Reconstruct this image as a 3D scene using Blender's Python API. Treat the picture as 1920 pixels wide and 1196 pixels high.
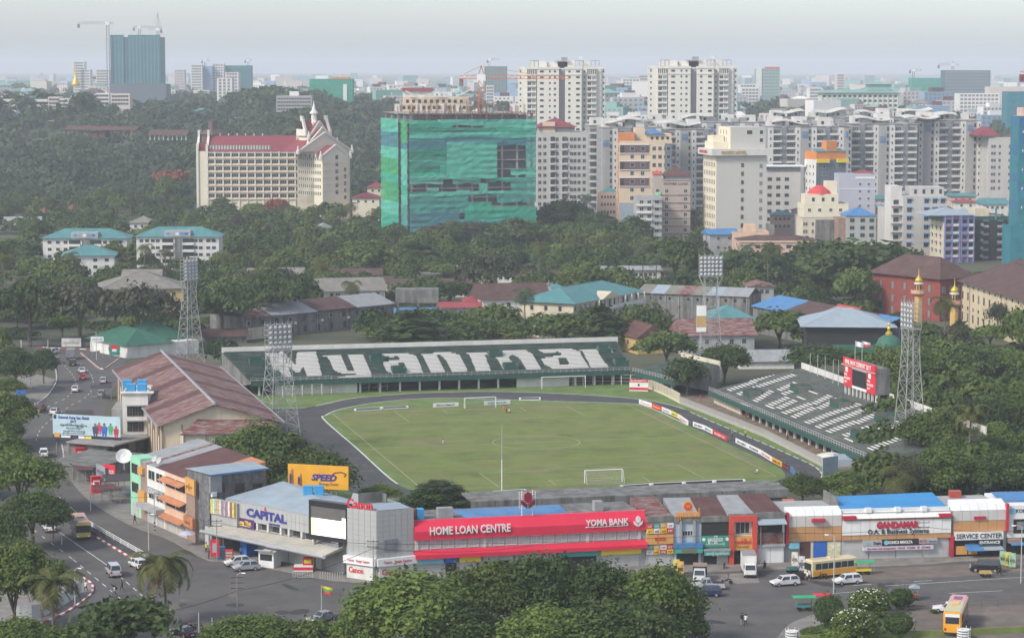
import bpy,bmesh,math,random
import numpy as np
from mathutils import Vector,Matrix
random.seed(7);rng=np.random.default_rng(7)
sc=bpy.context.scene
for o in list(bpy.data.objects):bpy.data.objects.remove(o)
COL=sc.collection
R=math.radians

# ---------------------------------------------------------------- camera, sky, sun, exposure
F=4580.0;PW,PH=1920,1196;CZ=78.0;HOR=128.0
TILT=math.atan((PH/2-HOR)/F)
cam=bpy.data.cameras.new('camera');camo=bpy.data.objects.new('camera',cam);COL.objects.link(camo)
cam.sensor_width=36;cam.lens=36*F/PW;cam.clip_start=5;cam.clip_end=60000
camo.location=(0,0,CZ);camo.rotation_euler=(R(90)-TILT,0,0)
sc.camera=camo
SUN_EL,SUN_AZ=R(40),R(-128)          # azimuth clockwise from the view axis: the sun stands to the left, a little behind
w=bpy.data.worlds.new('World');sc.world=w;w.use_nodes=True
wn=w.node_tree;wn.nodes.clear()
sky=wn.nodes.new('ShaderNodeTexSky');sky.sky_type='NISHITA';sky.sun_disc=False
sky.sun_elevation=SUN_EL;sky.sun_rotation=SUN_AZ;sky.altitude=0;sky.air_density=1.0;sky.dust_density=1.2;sky.ozone_density=4.0
hs=wn.nodes.new('ShaderNodeHueSaturation');hs.inputs['Saturation'].default_value=0.5   # overcast veil
bg=wn.nodes.new('ShaderNodeBackground');bg.inputs[1].default_value=0.1
wo=wn.nodes.new('ShaderNodeOutputWorld')
wn.links.new(sky.outputs[0],hs.inputs['Color']);wn.links.new(hs.outputs[0],bg.inputs[0]);wn.links.new(bg.outputs[0],wo.inputs[0])
sl=bpy.data.lights.new('sun','SUN');sl.energy=1.5;sl.angle=R(12);sl.color=(1.0,0.93,0.82)
slo=bpy.data.objects.new('sun',sl);COL.objects.link(slo)
sd=Vector((math.sin(SUN_AZ)*math.cos(SUN_EL),math.cos(SUN_AZ)*math.cos(SUN_EL),math.sin(SUN_EL)))
slo.rotation_euler=sd.to_track_quat('Z','Y').to_euler();slo.location=(-200,100,300)
sc.view_settings.view_transform='Standard';sc.view_settings.look='None'
sc.view_settings.gamma=1;sc.view_settings.use_curve_mapping=False
sc.view_settings.exposure=1.12
sc.render.engine='CYCLES'
cy=sc.cycles
cy.max_bounces=5;cy.diffuse_bounces=2;cy.glossy_bounces=2;cy.transmission_bounces=3;cy.transparent_max_bounces=6;cy.volume_bounces=1
cy.use_denoising=True;cy.caustics_reflective=False;cy.caustics_refractive=False

# ---------------------------------------------------------------- geometry of the place, read off the photograph
CT,ST=math.cos(TILT),math.sin(TILT)
def ray(px,py):
    b=(PH/2-py)/F
    return Vector(((px-PW/2)/F,CT+b*ST,-ST+b*CT))
def G(px,py,z=0.0):
    r=ray(px,py);k=(z-CZ)/r.z
    return Vector((r.x*k,r.y*k,z))
def AT(px,py,D):
    r=ray(px,py);k=D/r.y
    return Vector((r.x*k,D,CZ+r.z*k))
def hill(x,y):
    lf=min(max((-x/max(y,1)+0.02)/0.1,0),1)
    t=min(max((y-1350)/(1100-400*lf),0),1);t=t*t*(3-2*t)
    n=math.sin(x*.0031+1.3)*math.cos(y*.0023+.4)
    return t*(30+7*lf+5*n)
def base(px,D):
    p=AT(px,600,D);return Vector((p.x,p.y,hill(p.x,p.y)))
def ztop(px,py,D):return AT(px,py,D).z
TH=R(13.5);PC=G(1005.4,829)         # the pitch: its centre spot and its turn
def P(u,v,z=0.0):
    return Vector((PC.x+u*math.cos(TH)-v*math.sin(TH),PC.y+u*math.sin(TH)+v*math.cos(TH),z))
def UV(px,py,z=0.0):
    p=G(px,py,z)-PC
    return (p.x*math.cos(TH)+p.y*math.sin(TH),-p.x*math.sin(TH)+p.y*math.cos(TH))

# ---------------------------------------------------------------- materials
MATS={}
def M(name,col=(.5,.5,.5),rough=.8,var=.15,scale=.6,dirt=0.0,dcol=(.12,.11,.1),stretch=(1,1,.15),metal=0.0,spec=.3,bump=0.0,rand=0.0,emit=0.0,alpha=1.0,coat=0.0):
    if name in MATS:return MATS[name]
    m=bpy.data.materials.new(name);m.use_nodes=True;MATS[name]=m
    nt=m.node_tree;N=nt.nodes;L=nt.links
    b=N['Principled BSDF'];b.inputs['Roughness'].default_value=rough;b.inputs['Metallic'].default_value=metal
    b.inputs['Specular IOR Level'].default_value=spec
    if coat:b.inputs['Coat Weight'].default_value=coat
    m.diffuse_color=(*col,1)
    if var == 0 and dirt == 0 and rand == 0:
        b.inputs['Base Color'].default_value=(*col,1);cur=None
    else:
        tc=N.new('ShaderNodeTexCoord')
        nz=N.new('ShaderNodeTexNoise');nz.inputs['Scale'].default_value=scale;nz.inputs['Detail'].default_value=5;nz.inputs['Roughness'].default_value=.6
        L.new(tc.outputs['Object'],nz.inputs['Vector'])
        mr=N.new('ShaderNodeMapRange');mr.inputs[1].default_value=.3;mr.inputs[2].default_value=.7
        mr.inputs[3].default_value=1-var;mr.inputs[4].default_value=1+var;L.new(nz.outputs[0],mr.inputs[0])
        val=mr.outputs[0]
        if rand:
            oi=N.new('ShaderNodeObjectInfo');r2=N.new('ShaderNodeMapRange');r2.inputs[3].default_value=1-rand;r2.inputs[4].default_value=1+rand
            L.new(oi.outputs['Random'],r2.inputs[0]);mu=N.new('ShaderNodeMath');mu.operation='MULTIPLY';L.new(val,mu.inputs[0]);L.new(r2.outputs[0],mu.inputs[1]);val=mu.outputs[0]
        vm=N.new('ShaderNodeVectorMath');vm.operation='SCALE';vm.inputs[0].default_value=col;L.new(val,vm.inputs['Scale'])
        cur=vm.outputs[0]
        if dirt:
            mp=N.new('ShaderNodeMapping');mp.inputs['Scale'].default_value=stretch;L.new(tc.outputs['Object'],mp.inputs[0])
            n2=N.new('ShaderNodeTexNoise');n2.inputs['Scale'].default_value=.9;n2.inputs['Detail'].default_value=6;n2.inputs['Roughness'].default_value=.65;L.new(mp.outputs[0],n2.inputs['Vector'])
            r3=N.new('ShaderNodeMapRange');r3.inputs[1].default_value=.42;r3.inputs[2].default_value=.72;r3.inputs[3].default_value=0;r3.inputs[4].default_value=dirt;L.new(n2.outputs[0],r3.inputs[0])
            mx=N.new('ShaderNodeMix');mx.data_type='RGBA';L.new(r3.outputs[0],mx.inputs[0]);L.new(cur,mx.inputs[6]);mx.inputs[7].default_value=(*dcol,1)
            cur=mx.outputs[2]
        L.new(cur,b.inputs['Base Color'])
        if bump:
            bp=N.new('ShaderNodeBump');bp.inputs['Strength'].default_value=bump;bp.inputs['Distance'].default_value=.05;L.new(nz.outputs[0],bp.inputs['Height']);L.new(bp.outputs[0],b.inputs['Normal'])
    if emit:
        b.inputs['Emission Color'].default_value=(*col,1);b.inputs['Emission Strength'].default_value=emit
    if alpha < 1:
        b.inputs['Alpha'].default_value=alpha
    return m
def leafmat(name,a,b_,c=None,rand=.22):
    """foliage: every leaf spray takes its own tone from the mesh, every tree its own shade"""
    m=bpy.data.materials.new(name);m.use_nodes=True;MATS[name]=m
    nt=m.node_tree;N=nt.nodes;L=nt.links;b=N['Principled BSDF'];b.inputs['Roughness'].default_value=.6;b.inputs['Specular IOR Level'].default_value=.25
    at=N.new('ShaderNodeAttribute');at.attribute_name='tone'
    mx=N.new('ShaderNodeMix');mx.data_type='RGBA';mx.inputs[6].default_value=(*a,1);mx.inputs[7].default_value=(*b_,1);L.new(at.outputs['Fac'],mx.inputs[0])
    oi=N.new('ShaderNodeObjectInfo');r2=N.new('ShaderNodeMapRange');r2.inputs[3].default_value=1-rand;r2.inputs[4].default_value=1+rand;L.new(oi.outputs['Random'],r2.inputs[0])
    vm=N.new('ShaderNodeVectorMath');vm.operation='SCALE';L.new(mx.outputs[2],vm.inputs[0]);L.new(r2.outputs[0],vm.inputs['Scale'])
    L.new(vm.outputs[0],b.inputs['Base Color'])
    tr=N.new('ShaderNodeBsdfTranslucent');L.new(vm.outputs[0],tr.inputs['Color'])
    ms=N.new('ShaderNodeMixShader');ms.inputs[0].default_value=.25;L.new(b.outputs[0],ms.inputs[1]);L.new(tr.outputs[0],ms.inputs[2])
    L.new(ms.outputs[0],N['Material Output'].inputs[0])
    return m

# ---------------------------------------------------------------- mesh building
class MB:
    def __init__(s):s.v=[];s.f=[];s.m=[];s.x=Matrix()
    def add(s,vs,fs,m=0):
        o=len(s.v);s.v += [tuple(s.x @ Vector(p)) for p in vs];s.f += [tuple(i+o for i in f) for f in fs];s.m += [m]*len(fs);return s
    def box(s,x0,y0,z0,x1,y1,z1,m=0):
        if x0 > x1:x0,x1=x1,x0
        if y0 > y1:y0,y1=y1,y0
        if z0 > z1:z0,z1=z1,z0
        return s.add([(x0,y0,z0),(x1,y0,z0),(x1,y1,z0),(x0,y1,z0),(x0,y0,z1),(x1,y0,z1),(x1,y1,z1),(x0,y1,z1)],
                     [(0,3,2,1),(4,5,6,7),(0,1,5,4),(1,2,6,5),(2,3,7,6),(3,0,4,7)],m)
    def quad(s,a,b,c,d,m=0):return s.add([a,b,c,d],[(0,1,2,3)],m)
    def poly(s,pts,m=0):return s.add(pts,[tuple(range(len(pts)))],m)
    def prism(s,pts,z0,z1,m=0,mt=None):
        """upright prism over a counter-clockwise outline"""
        n=len(pts);a=sum(pts[i][0]*pts[(i+1) % n][1]-pts[(i+1) % n][0]*pts[i][1] for i in range(n))
        if a < 0:pts=pts[::-1]
        s.add([(p[0],p[1],z0) for p in pts]+[(p[0],p[1],z1) for p in pts],[(i,(i+1) % n,n+(i+1) % n,n+i) for i in range(n)]+[tuple(range(n))[::-1]],m)
        return s.add([(p[0],p[1],z1) for p in pts],[tuple(range(n))],m if mt is None else mt)
    def tube(s,a,b,r,r2=None,n=6,m=0,cap=True):
        a,b=Vector(a),Vector(b);r2=r if r2 is None else r2;d=(b-a)
        if d.length < 1e-6:return s
        d.normalize();u=d.orthogonal().normalized();w_=d.cross(u)
        vs=[a+(u*math.cos(t)+w_*math.sin(t))*r for t in [2*math.pi*i/n for i in range(n)]]+[b+(u*math.cos(t)+w_*math.sin(t))*r2 for t in [2*math.pi*i/n for i in range(n)]]
        fs=[(i,(i+1) % n,n+(i+1) % n,n+i) for i in range(n)]
        if cap:fs += [tuple(range(n))[::-1],tuple(range(n,2*n))]
        return s.add(vs,fs,m)
    def path(s,pts,r,n=5,m=0):
        for a,b in zip(pts[:-1],pts[1:]):s.tube(a,b,r,n=n,m=m)
        return s
    def lathe(s,prof,n=12,m=0,c=(0,0,0)):
        vs=[];fs=[]
        for r,z in prof:vs += [(c[0]+r*math.cos(2*math.pi*i/n),c[1]+r*math.sin(2*math.pi*i/n),c[2]+z) for i in range(n)]
        for k in range(len(prof)-1):fs += [(k*n+i,k*n+(i+1) % n,(k+1)*n+(i+1) % n,(k+1)*n+i) for i in range(n)]
        fs += [tuple(range(n))[::-1],tuple(range((len(prof)-1)*n,len(prof)*n))]
        return s.add(vs,fs,m)
    def mesh(s,name,mats):
        me=bpy.data.meshes.new(name);me.from_pydata(s.v,[],s.f)
        for m in (mats if isinstance(mats,(list,tuple)) else [mats]):me.materials.append(m)
        if any(s.m):me.polygons.foreach_set('material_index',s.m)
        me.update();return me
    def build(s,name,mats,parent=None,loc=None,rz=0.0,smooth=False):
        me=s.mesh(name,mats)
        if smooth:me.shade_smooth()
        return link(name,me,parent,loc,rz)
def link(name,me,parent=None,loc=None,rz=0.0):
    o=bpy.data.objects.new(name,me);COL.objects.link(o)
    if parent is not None:o.parent=parent
    if loc is not None:o.location=loc
    if rz:o.rotation_euler=(0,0,rz)
    return o
def tag(o,label,cat,group=None):
    o['label']=label;o['category']=cat
    if group:o['group']=group
    return o
def thing(name,label,cat,loc=(0,0,0),rz=0.0,group=None):
    o=bpy.data.objects.new(name,None);COL.objects.link(o);o.location=loc;o.rotation_euler=(0,0,rz);o.empty_display_size=.5
    return tag(o,label,cat,group)
def struct(o):o['kind']='structure';return o
def stuff(o):o['kind']='stuff';return o
KIDS={}
def dup(o,loc,rz,label=None,scale=None,parent=None,top=True):
    c=o.copy();COL.objects.link(c)
    if top:
        c.location=loc;c.rotation_euler=(0,0,rz)
        if scale is not None:c.scale=scale if hasattr(scale,'__len__') else (scale,)*3
        if label:c['label']=label
    if parent is not None:c.parent=parent
    for ch in KIDS.setdefault(o.name,list(o.children)):dup(ch,None,None,parent=c,top=False)
    return c
TXT={}
def text(s,h,mat,parent,loc,rot=(R(90),0,0),width=None,bold=0.0,ext=.04,name='lettering',align='LEFT',shear=0.0,space=1.0):
    """raised letters as one mesh; h is the cap height, loc the left end of the baseline"""
    k=(s,h,bold,ext,width,align,shear,space)
    if k not in TXT:
        cu=bpy.data.curves.new('t','FONT');cu.body=s;cu.size=h/.72;cu.offset=bold*h;cu.extrude=ext/2;cu.resolution_u=2;cu.align_x='LEFT';cu.shear=shear;cu.space_character=space
        o=bpy.data.objects.new('t',cu);COL.objects.link(o)
        dg=bpy.context.evaluated_depsgraph_get();dg.update()
        me=bpy.data.meshes.new_from_object(o.evaluated_get(dg));bpy.data.objects.remove(o)
        n=len(me.vertices);co=np.empty(n*3,dtype=np.float32);me.vertices.foreach_get('co',co);co=co.reshape(-1,3)
        if n:
            x0,x1=co[:,0].min(),co[:,0].max();co[:,0] -= x0
            if width:co[:,0] *= width/max(x1-x0,.01)
            if align == 'CENTER':co[:,0] -= (width or (x1-x0))/2
            me.vertices.foreach_set('co',co.ravel());me.update()
        me.materials.clear();TXT[k]=me
    me=TXT[k]
    if len(me.materials) == 0:me.materials.append(mat)
    elif me.materials[0] != mat:me=me.copy();me.materials[0]=mat
    o=link(name,me,parent,loc);o.rotation_euler=rot
    return o
def curve_pts(pts,n=6,closed=False):
    """Catmull-Rom through 2D/3D points"""
    P_=[Vector(p) for p in pts];out=[];N_=len(P_)
    rng_=range(N_ if closed else N_-1)
    for i in rng_:
        p0=P_[i-1] if (closed or i > 0) else P_[0];p1=P_[i];p2=P_[(i+1) % N_];p3=P_[(i+2) % N_] if (closed or i+2 < N_) else P_[-1]
        for k in range(n):
            t=k/n;out.append(.5*((2*p1)+(p2-p0)*t+(2*p0-5*p1+4*p2-p3)*t*t+(3*p1-p0-3*p2+p3)*t**3))
    if not closed:out.append(P_[-1])
    return out
def sheet(name,pts,z,mat,parent=None):
    """a flat sheet over an outline of world points"""
    bm=bmesh.new();vs=[bm.verts.new((p[0],p[1],z)) for p in pts];bm.faces.new(vs)
    bmesh.ops.triangulate(bm,faces=bm.faces[:])
    bmesh.ops.recalc_face_normals(bm,faces=bm.faces[:])
    if sum(f.normal.z for f in bm.faces) < 0:bmesh.ops.reverse_faces(bm,faces=bm.faces[:])
    me=bpy.data.meshes.new(name);bm.to_mesh(me);bm.free();me.materials.append(mat)
    return link(name,me,parent)
def ribbon(mb,pts,w_,z,m=0,dash=None):
    """a painted line of width w_ along points, optionally dashed (on, off)"""
    pts=[Vector((p[0],p[1])) for p in pts];s_=0.0
    for a,b in zip(pts[:-1],pts[1:]):
        d=b-a;l=d.length
        if l < 1e-4:continue
        d /= l;nrm=Vector((-d.y,d.x))*w_/2
        segs=[(0,l)]
        if dash:
            segs=[];per=dash[0]+dash[1];t=-(s_ % per)
            while t < l:
                t0,t1=max(t,0),min(t+dash[0],l)
                if t1 > t0:segs.append((t0,t1))
                t += per
        s_ += l
        for t0,t1 in segs:
            p,q=a+d*t0,a+d*t1
            mb.quad((p-nrm).to_3d()+Vector((0,0,z)),(q-nrm).to_3d()+Vector((0,0,z)),(q+nrm).to_3d()+Vector((0,0,z)),(p+nrm).to_3d()+Vector((0,0,z)),m)
# ---------------------------------------------------------------- ground, roads, pavements
def project(p):
    x,y,z=p[0],p[1],p[2]-CZ
    d=y*CT-z*ST
    return PW/2+F*x/d,PH/2-F*(y*ST+z*CT)/d
mGround=M('earth',(.075,.085,.05),.95,.45,.02,dirt=.6,dcol=(.14,.12,.085),stretch=(.02,.02,.02))
ys=[-150,100,250,330,420,520,650,800,1000,1200,1350,1500,1650,1800,1950,2100,2250,2400,2600,2900,3300,3800,4500,5500,7000,9000,12000,16000,20000]
mb=MB();nx=25
for yy in ys:
    hw=320+abs(yy)*.3
    for i in range(nx):
        xx=-hw+2*hw*i/(nx-1);mb.v.append((xx,yy,hill(xx,yy)))
for j in range(len(ys)-1):
    for i in range(nx-1):mb.f.append((j*nx+i,j*nx+i+1,(j+1)*nx+i+1,(j+1)*nx+i));mb.m.append(0)
struct(mb.build('ground',mGround))
mAsph=M('asphalt',(.098,.094,.093),.9,.2,.25,dirt=.8,dcol=(.13,.118,.105),stretch=(.1,.1,.1),bump=.2)
mAsphD=M('track_cinder',(.062,.062,.066),.95,.2,.35,dirt=.6,dcol=(.11,.105,.1),stretch=(.2,.2,.2))
mPave=M('paving',(.24,.22,.2),.9,.2,.5,dirt=.6,dcol=(.13,.12,.11),stretch=(.4,.4,.4))
mKerbW=M('white_paint',(.74,.73,.7),.7,.12,2,dirt=.35,dcol=(.35,.33,.3))
mKerbR=M('red_paint',(.42,.05,.06),.7,.15,2,dirt=.25,dcol=(.25,.15,.14))
mLine=M('road_paint',(.6,.6,.58),.8,.3,.8)
leftE=[(-60,648),(60,652),(100,680),(105,712),(86,745),(62,762),(40,800),(25,850),(10,900),(-10,950),(-20,1000),(60,1055),(140,1080),(172,1095),(174,1105),(165,1120),(130,1145),(70,1172),(-60,1205),(-200,1290)]
kerbR=[(116,838),(120,863),(128.5,892),(147,919),(170,940.6),(193.7,957),(251,988),(311,1010),(361,1037),(395,1052),(421,1053.5),(491,1063.5),(552,1075),(660,1092),(900,1092),(1284,1074),(1330,1073),(1474,1068),(1640,1063),(1750,1058),(1810,1053),(2010,1044)]
road_px=leftE+[(2150,1290)]+kerbR[::-1]+[(150,828),(190,800),(205,740),(235,700),(240,645)]
struct(sheet('road',[G(*p) for p in road_px],.02,mAsph))
kr=curve_pts([G(*p).xy for p in kerbR],4)
back=[G(1990,985).xy,G(1500,1010).xy,G(900,1040).xy,G(650,1045).xy,G(420,1000).xy,G(300,960).xy,G(255,900).xy,G(235,830).xy,G(160,820).xy]
mb=MB();mb.prism([tuple(p) for p in kr+back],0,.14);struct(mb.build('pavement',mPave))
mb=MB();mb.prism([tuple(G(*p).xy) for p in leftE[10:19]]+[tuple(G(-200,1196).xy),tuple(G(-60,1100).xy),tuple(G(-60,1000).xy)],0,.13);struct(mb.build('pavement',mPave))
mb=MB();mb.prism([tuple(G(*p).xy) for p in [(60,700),(104,712),(86,745),(62,762),(20,790),(-40,800),(-40,730)]],0,.13);struct(mb.build('pavement',mPave))
mb=MB();mb.prism([tuple(G(*p).xy) for p in [(152,663),(190,692),(224,672),(240,650),(200,656)]],0,.12);struct(mb.build('forecourt',mAsph))
# painted kerbs: alternating blocks, each its own piece
def kerb(name,pts,mats,step=1.3,label=None,w_=.3,h=.24):
    t=thing(name,label,'kerb',(pts[0][0],pts[0][1],0))
    o0=Vector((pts[0][0],pts[0][1]))
    cell={}
    acc=[];d=0
    pv=[Vector((p[0],p[1])) for p in pts]
    L_=[0]
    for a,b in zip(pv[:-1],pv[1:]):L_.append(L_[-1]+(b-a).length)
    def at(s):
        for i in range(len(pv)-1):
            if s <= L_[i+1]:return pv[i].lerp(pv[i+1],(s-L_[i])/max(L_[i+1]-L_[i],1e-6))
        return pv[-1]
    k=0;s=0
    while s < L_[-1]-.3:
        a,b=at(s),at(min(s+step,L_[-1]));d=b-a
        me=cell.get(k % len(mats))
        if me is None:
            q=MB();q.box(0,-w_/2,0,step-.02,w_/2,h);me=cell[k % len(mats)]=q.mesh('kerb_block',mats[k % len(mats)])
        o=link('kerb_block',me,t,(a.x-o0.x,a.y-o0.y,0));o.rotation_euler=(0,0,math.atan2(d.y,d.x));s += step;k += 1
    return t
gx=lambda L_:curve_pts([G(*p).xy for p in L_],5)
kerb('kerb',gx([(55,1177),(100,1160),(130,1145),(165,1120),(174,1106),(172,1096),(160,1085)]),[mKerbR,mKerbW],1.6,'red and white painted kerb curving round the corner beside the white hoarding')
kerb('kerb',gx([(178,1006),(215,1028),(262,1056),(276,1062)]),[mKerbR,mKerbW],1.5,'red and white kerb of the road median beside the white guard rails')
kerb('kerb',gx([(152,663),(170,678),(190,692.5),(207,684),(223,673)]),[mKerbW,mKerbR],1.5,'red and white kerb round the pointed forecourt near the green kiosk')
kerb('kerb',gx([(104,690),(106,712),(99,728),(86,745),(62,762)]),[mKerbW,mPave],1.0,'white dotted kerb along the inside of the road bend')
kerb('kerb',gx([(70,651),(120,654),(180,656),(240,657)]),[mKerbR,mKerbW],2.0,'red and white kerb along the far side of the street')
kerb('kerb',gx([(116,835),(119,850),(120,863),(128,888)]),[mKerbW,mPave],1.0,'white dotted kerb beside the shelters and the red kiosks')
for i in range(26):
    g=random.Random(i+3);px,py=[(g.uniform(260,640),g.uniform(1085,1160)),(g.uniform(1320,1900),g.uniform(1082,1165)),(g.uniform(70,170),g.uniform(720,930))][i % 3 if i % 3 < 2 or i < 18 else 0];p=G(px,py);a_,b_=g.uniform(.8,3.5),g.uniform(.6,1.6);th=g.uniform(0,3)
    struct(sheet('road_patch',[(p.x+a_*(.8+.35*g.random())*math.cos(k*.57)*math.cos(th)-b_*math.sin(k*.57)*math.sin(th),p.y+a_*math.cos(k*.57)*math.sin(th)+b_*(.8+.35*g.random())*math.sin(k*.57)*math.cos(th)) for k in range(11)],.022+.0004*i/10,M('patch_dark',(.05,.05,.052),.9,.25,.6) if i % 2 else M('patch_dusty',(.14,.122,.105),.95,.25,.6)))
# lane paint
mb=MB()
for a,b,dsh in [((110,996.7),(200,1058.5),None),((63,993),(137,1048.5),(2.2,4)),((137,1048.5),(226,1122),(2.4,2.6)),((200,1058.5),(267,1117),(2.4,2.2)),((170,985),(110,930),None),
                  ((1600,1097),(1760,1087),(3,7)),((1660,1098),(1980,1078),None),((1560,1112),(1620,1108),None),((1780,1112),(1880,1107),None),((140,1172),(150,1166),None),((213,1136),(224,1127),None)]:
    pa,pb=G(*a),G(*b);ribbon(mb,[pa,pb],.16,.026,0,dsh)
for L_ in ([(110,676),(125,690),(137,705),(142,722),(125,745),(95,760),(62,782)],[(150,683),(165,695),(173,708),(174,725),(160,745),(125,765),(80,800),(66,830)]):
    ribbon(mb,gx(L_),.16,.026,0,(2.6,3.4))
struct(mb.build('lane_markings',mLine))
# median strip and its triple guard rail
mb=MB();md=gx([(100,935),(140,970),(178,1003),(222,1028),(277,1058)]);md2=gx([(106,934),(148,968),(188,1000),(232,1024),(284,1054)])
mb.prism([tuple(p) for p in md+md2[::-1]],0,.16);struct(mb.build('median',mAsphD))
t=thing('guard_rail','low white triple pipe guard rail along the road median behind the bus','guard rail',G(177,994))
rl=[G(*p)-G(177,994) for p in [(165,985),(200,1005),(240,1028),(281,1051)]]
mW=M('white_metal',(.72,.72,.7),.5,.08,1)
for k in range(3):
    mb=MB();mb.path([p+Vector((0,0,.35+.28*k)) for p in rl],.06,5);mb.build('rail',mW,t)
for p in curve_pts(rl,3):
    mb=MB();mb.tube(p,p+Vector((0,0,1)),.05);mb.build('post',mW,t)

# ---------------------------------------------------------------- stadium ground
mTurf=M('pitch_turf',(.13,.165,.04),.95,.28,.16,dirt=.85,dcol=(.2,.185,.085),stretch=(.07,.04,.07),bump=.3)
mTurfR=M('rough_turf',(.12,.19,.05),.95,.3,.2,dirt=.5,dcol=(.17,.16,.08),stretch=(.12,.12,.12))
PT=lambda L_:[P(*q) for q in L_]
struct(sheet('stadium_grass',PT([(-56,90),(50,92),(51,64),(49,46),(51,2),(47,-50),(44,-64),(-52,-64),(-56,0)]),.01,mTurfR))
inner=[(-38,-44),(-38,0),(-38,43),(-36.5,50),(-32,58.5),(-23,67),(-13.7,71.5),(-4,72),(8,66.5),(20,60.5),(32,54.5),(37,51),(38.4,40),(38.4,16),(38.6,-30),(38,-46),(34,-56),(24,-63),(10,-67),(-10,-67),(-26,-62),(-34.5,-54)]
outer=[(-50,-44),(-51,0),(-51,50),(-50,63),(-38.8,63.6),(-26.7,76),(-14,81),(-4,82.2),(9,80.8),(22,74.8),(32.5,67),(40.5,58.5),(45,44),(45.4,22),(45.9,-1),(46.2,-30),(45.5,-46),(41,-58),(28,-68),(10,-73),(-14,-73),(-40,-60)]
ci,co_=curve_pts([Vector(q) for q in inner],5,True),curve_pts([Vector(q) for q in outer],5,True)
mb=MB();n=len(ci);mo=len(co_)
mb.v=[tuple(P(q.x,q.y,.015)) for q in ci]+[tuple(P(q.x,q.y,.015)) for q in co_]
assert n == mo
mb.f=[(i,n+i,n+(i+1) % n,(i+1) % n) for i in range(n)];mb.m=[0]*n
o=mb.build('running_track',mAsphD)
bm=bmesh.new();bm.from_mesh(o.data);bmesh.ops.recalc_face_normals(bm,faces=bm.faces[:])
if sum(f.normal.z for f in bm.faces) < 0:bmesh.ops.reverse_faces(bm,faces=bm.faces[:])
bm.to_mesh(o.data);bm.free();struct(o)
pl=[(-35.5,-55),(35.5,-55),(36.5,-20),(36.5,42),(34,52),(20,56),(-28,57),(-36,45),(-37,0)]
struct(sheet('pitch',PT(pl),.022,mTurf))
mb=MB();hl,hw=52.0,34.6
def ln(*q,w_=.14):ribbon(mb,[P(*s) for s in q],w_,.028)
ln((-hw,-hl),(hw,-hl),(hw,hl),(-hw,hl),(-hw,-hl));ln((-hw,0),(hw,0))
ribbon(mb,[P(9.15*math.cos(a),9.15*math.sin(a)) for a in [2*math.pi*i/48 for i in range(49)]],.16,.028)
for s in (-1,1):
    ln((-20.2,s*hl),(-20.2,s*(hl-16.5)),(20.2,s*(hl-16.5)),(20.2,s*hl));ln((-9.2,s*hl),(-9.2,s*(hl-5.5)),(9.2,s*(hl-5.5)),(9.2,s*hl))
    ribbon(mb,[P(9.15*math.sin(a),s*(hl-11-9.15*math.cos(a))) for a in [-.92+1.84*i/12 for i in range(13)]],.13,.028)
mPitchL=M('faint_line_paint',(.36,.4,.26),.9,.35,1.2)
struct(mb.build('pitch_lines',mPitchL))
mWorn=M('worn_turf',(.2,.165,.09),.95,.3,.5,dirt=.6,dcol=(.13,.16,.05),stretch=(.3,.3,.3))
for i,(u,v,a_,b_) in enumerate([(0,-50.5,5,1.2),(.5,-44,3.2,.9),(0,50.8,5,1.2),(-1,44,2.6,.8),(1,0,2,.6),(14,-38,2.5,.5),(-16,-30,2,.5),(35.8,-20,.8,26),(35.6,25,.6,14),(-10,22,3,.6),(22,-46,2,.7)]):
    g=random.Random(i);struct(sheet('worn_patch',[P(u+a_*(.7+.5*g.random())*math.cos(k*.3927),v+b_*(.7+.5*g.random())*math.sin(k*.3927)) for k in range(16)],.0245,mWorn))
mMow=M('mown_turf',(.145,.18,.042),.95,.2,.2,dirt=.6,dcol=(.18,.18,.075),stretch=(.09,.05,.09),bump=.3)
for k in range(5):struct(sheet('mowing_band',PT([(-34.6,-51.5+k*21),(34.6,-51.5+k*21),(34.6,-41+k*21),(-34.6,-41+k*21)]),.0235,mMow))
mb=MB()
ribbon(mb,[P(q.x,q.y) for q in ci[:66]],.35,.03);ribbon(mb,[P(q.x,q.y) for q in co_[20:62]],.35,.03);ribbon(mb,[P(q.x-.2,q.y) for q in co_[62:86]],.3,.03,0,(3.5,1.2))
ribbon(mb,[P(q.x,q.y) for q in co_[13:22]],.3,.03)
for vv in (-12,-20,-28):ribbon(mb,[P(-47,vv),P(-39,vv)],.1,.03,0,(1,.6))
struct(mb.build('track_edge_lines',M('track_paint',(.6,.6,.55),.85,.25,.8)))
# dirt strip under the right-hand stand
struct(sheet('dirt_yard',PT([(50,60),(62,66),(64,-48),(49,-48),(52.5,2)]),.018,M('bare_earth',(.2,.15,.115),.95,.3,.3,dirt=.5,dcol=(.12,.1,.08),stretch=(.3,.3,.3))))
# haze: one closed box of even air round everything
HZ=0.00013
def haze():
    q=MB();q.box(-7000,-400,-2,7000,21000,152)
    m=bpy.data.materials.new('haze');m.use_nodes=True;nt=m.node_tree;nt.nodes.clear()
    v=nt.nodes.new('ShaderNodeVolumePrincipled');v.inputs['Color'].default_value=(.87,.92,1.0,1);v.inputs['Density'].default_value=HZ;v.inputs['Anisotropy'].default_value=0.0
    o=nt.nodes.new('ShaderNodeOutputMaterial');nt.links.new(v.outputs[0],o.inputs['Volume'])
    stuff(q.build('haze',m))
haze()
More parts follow.
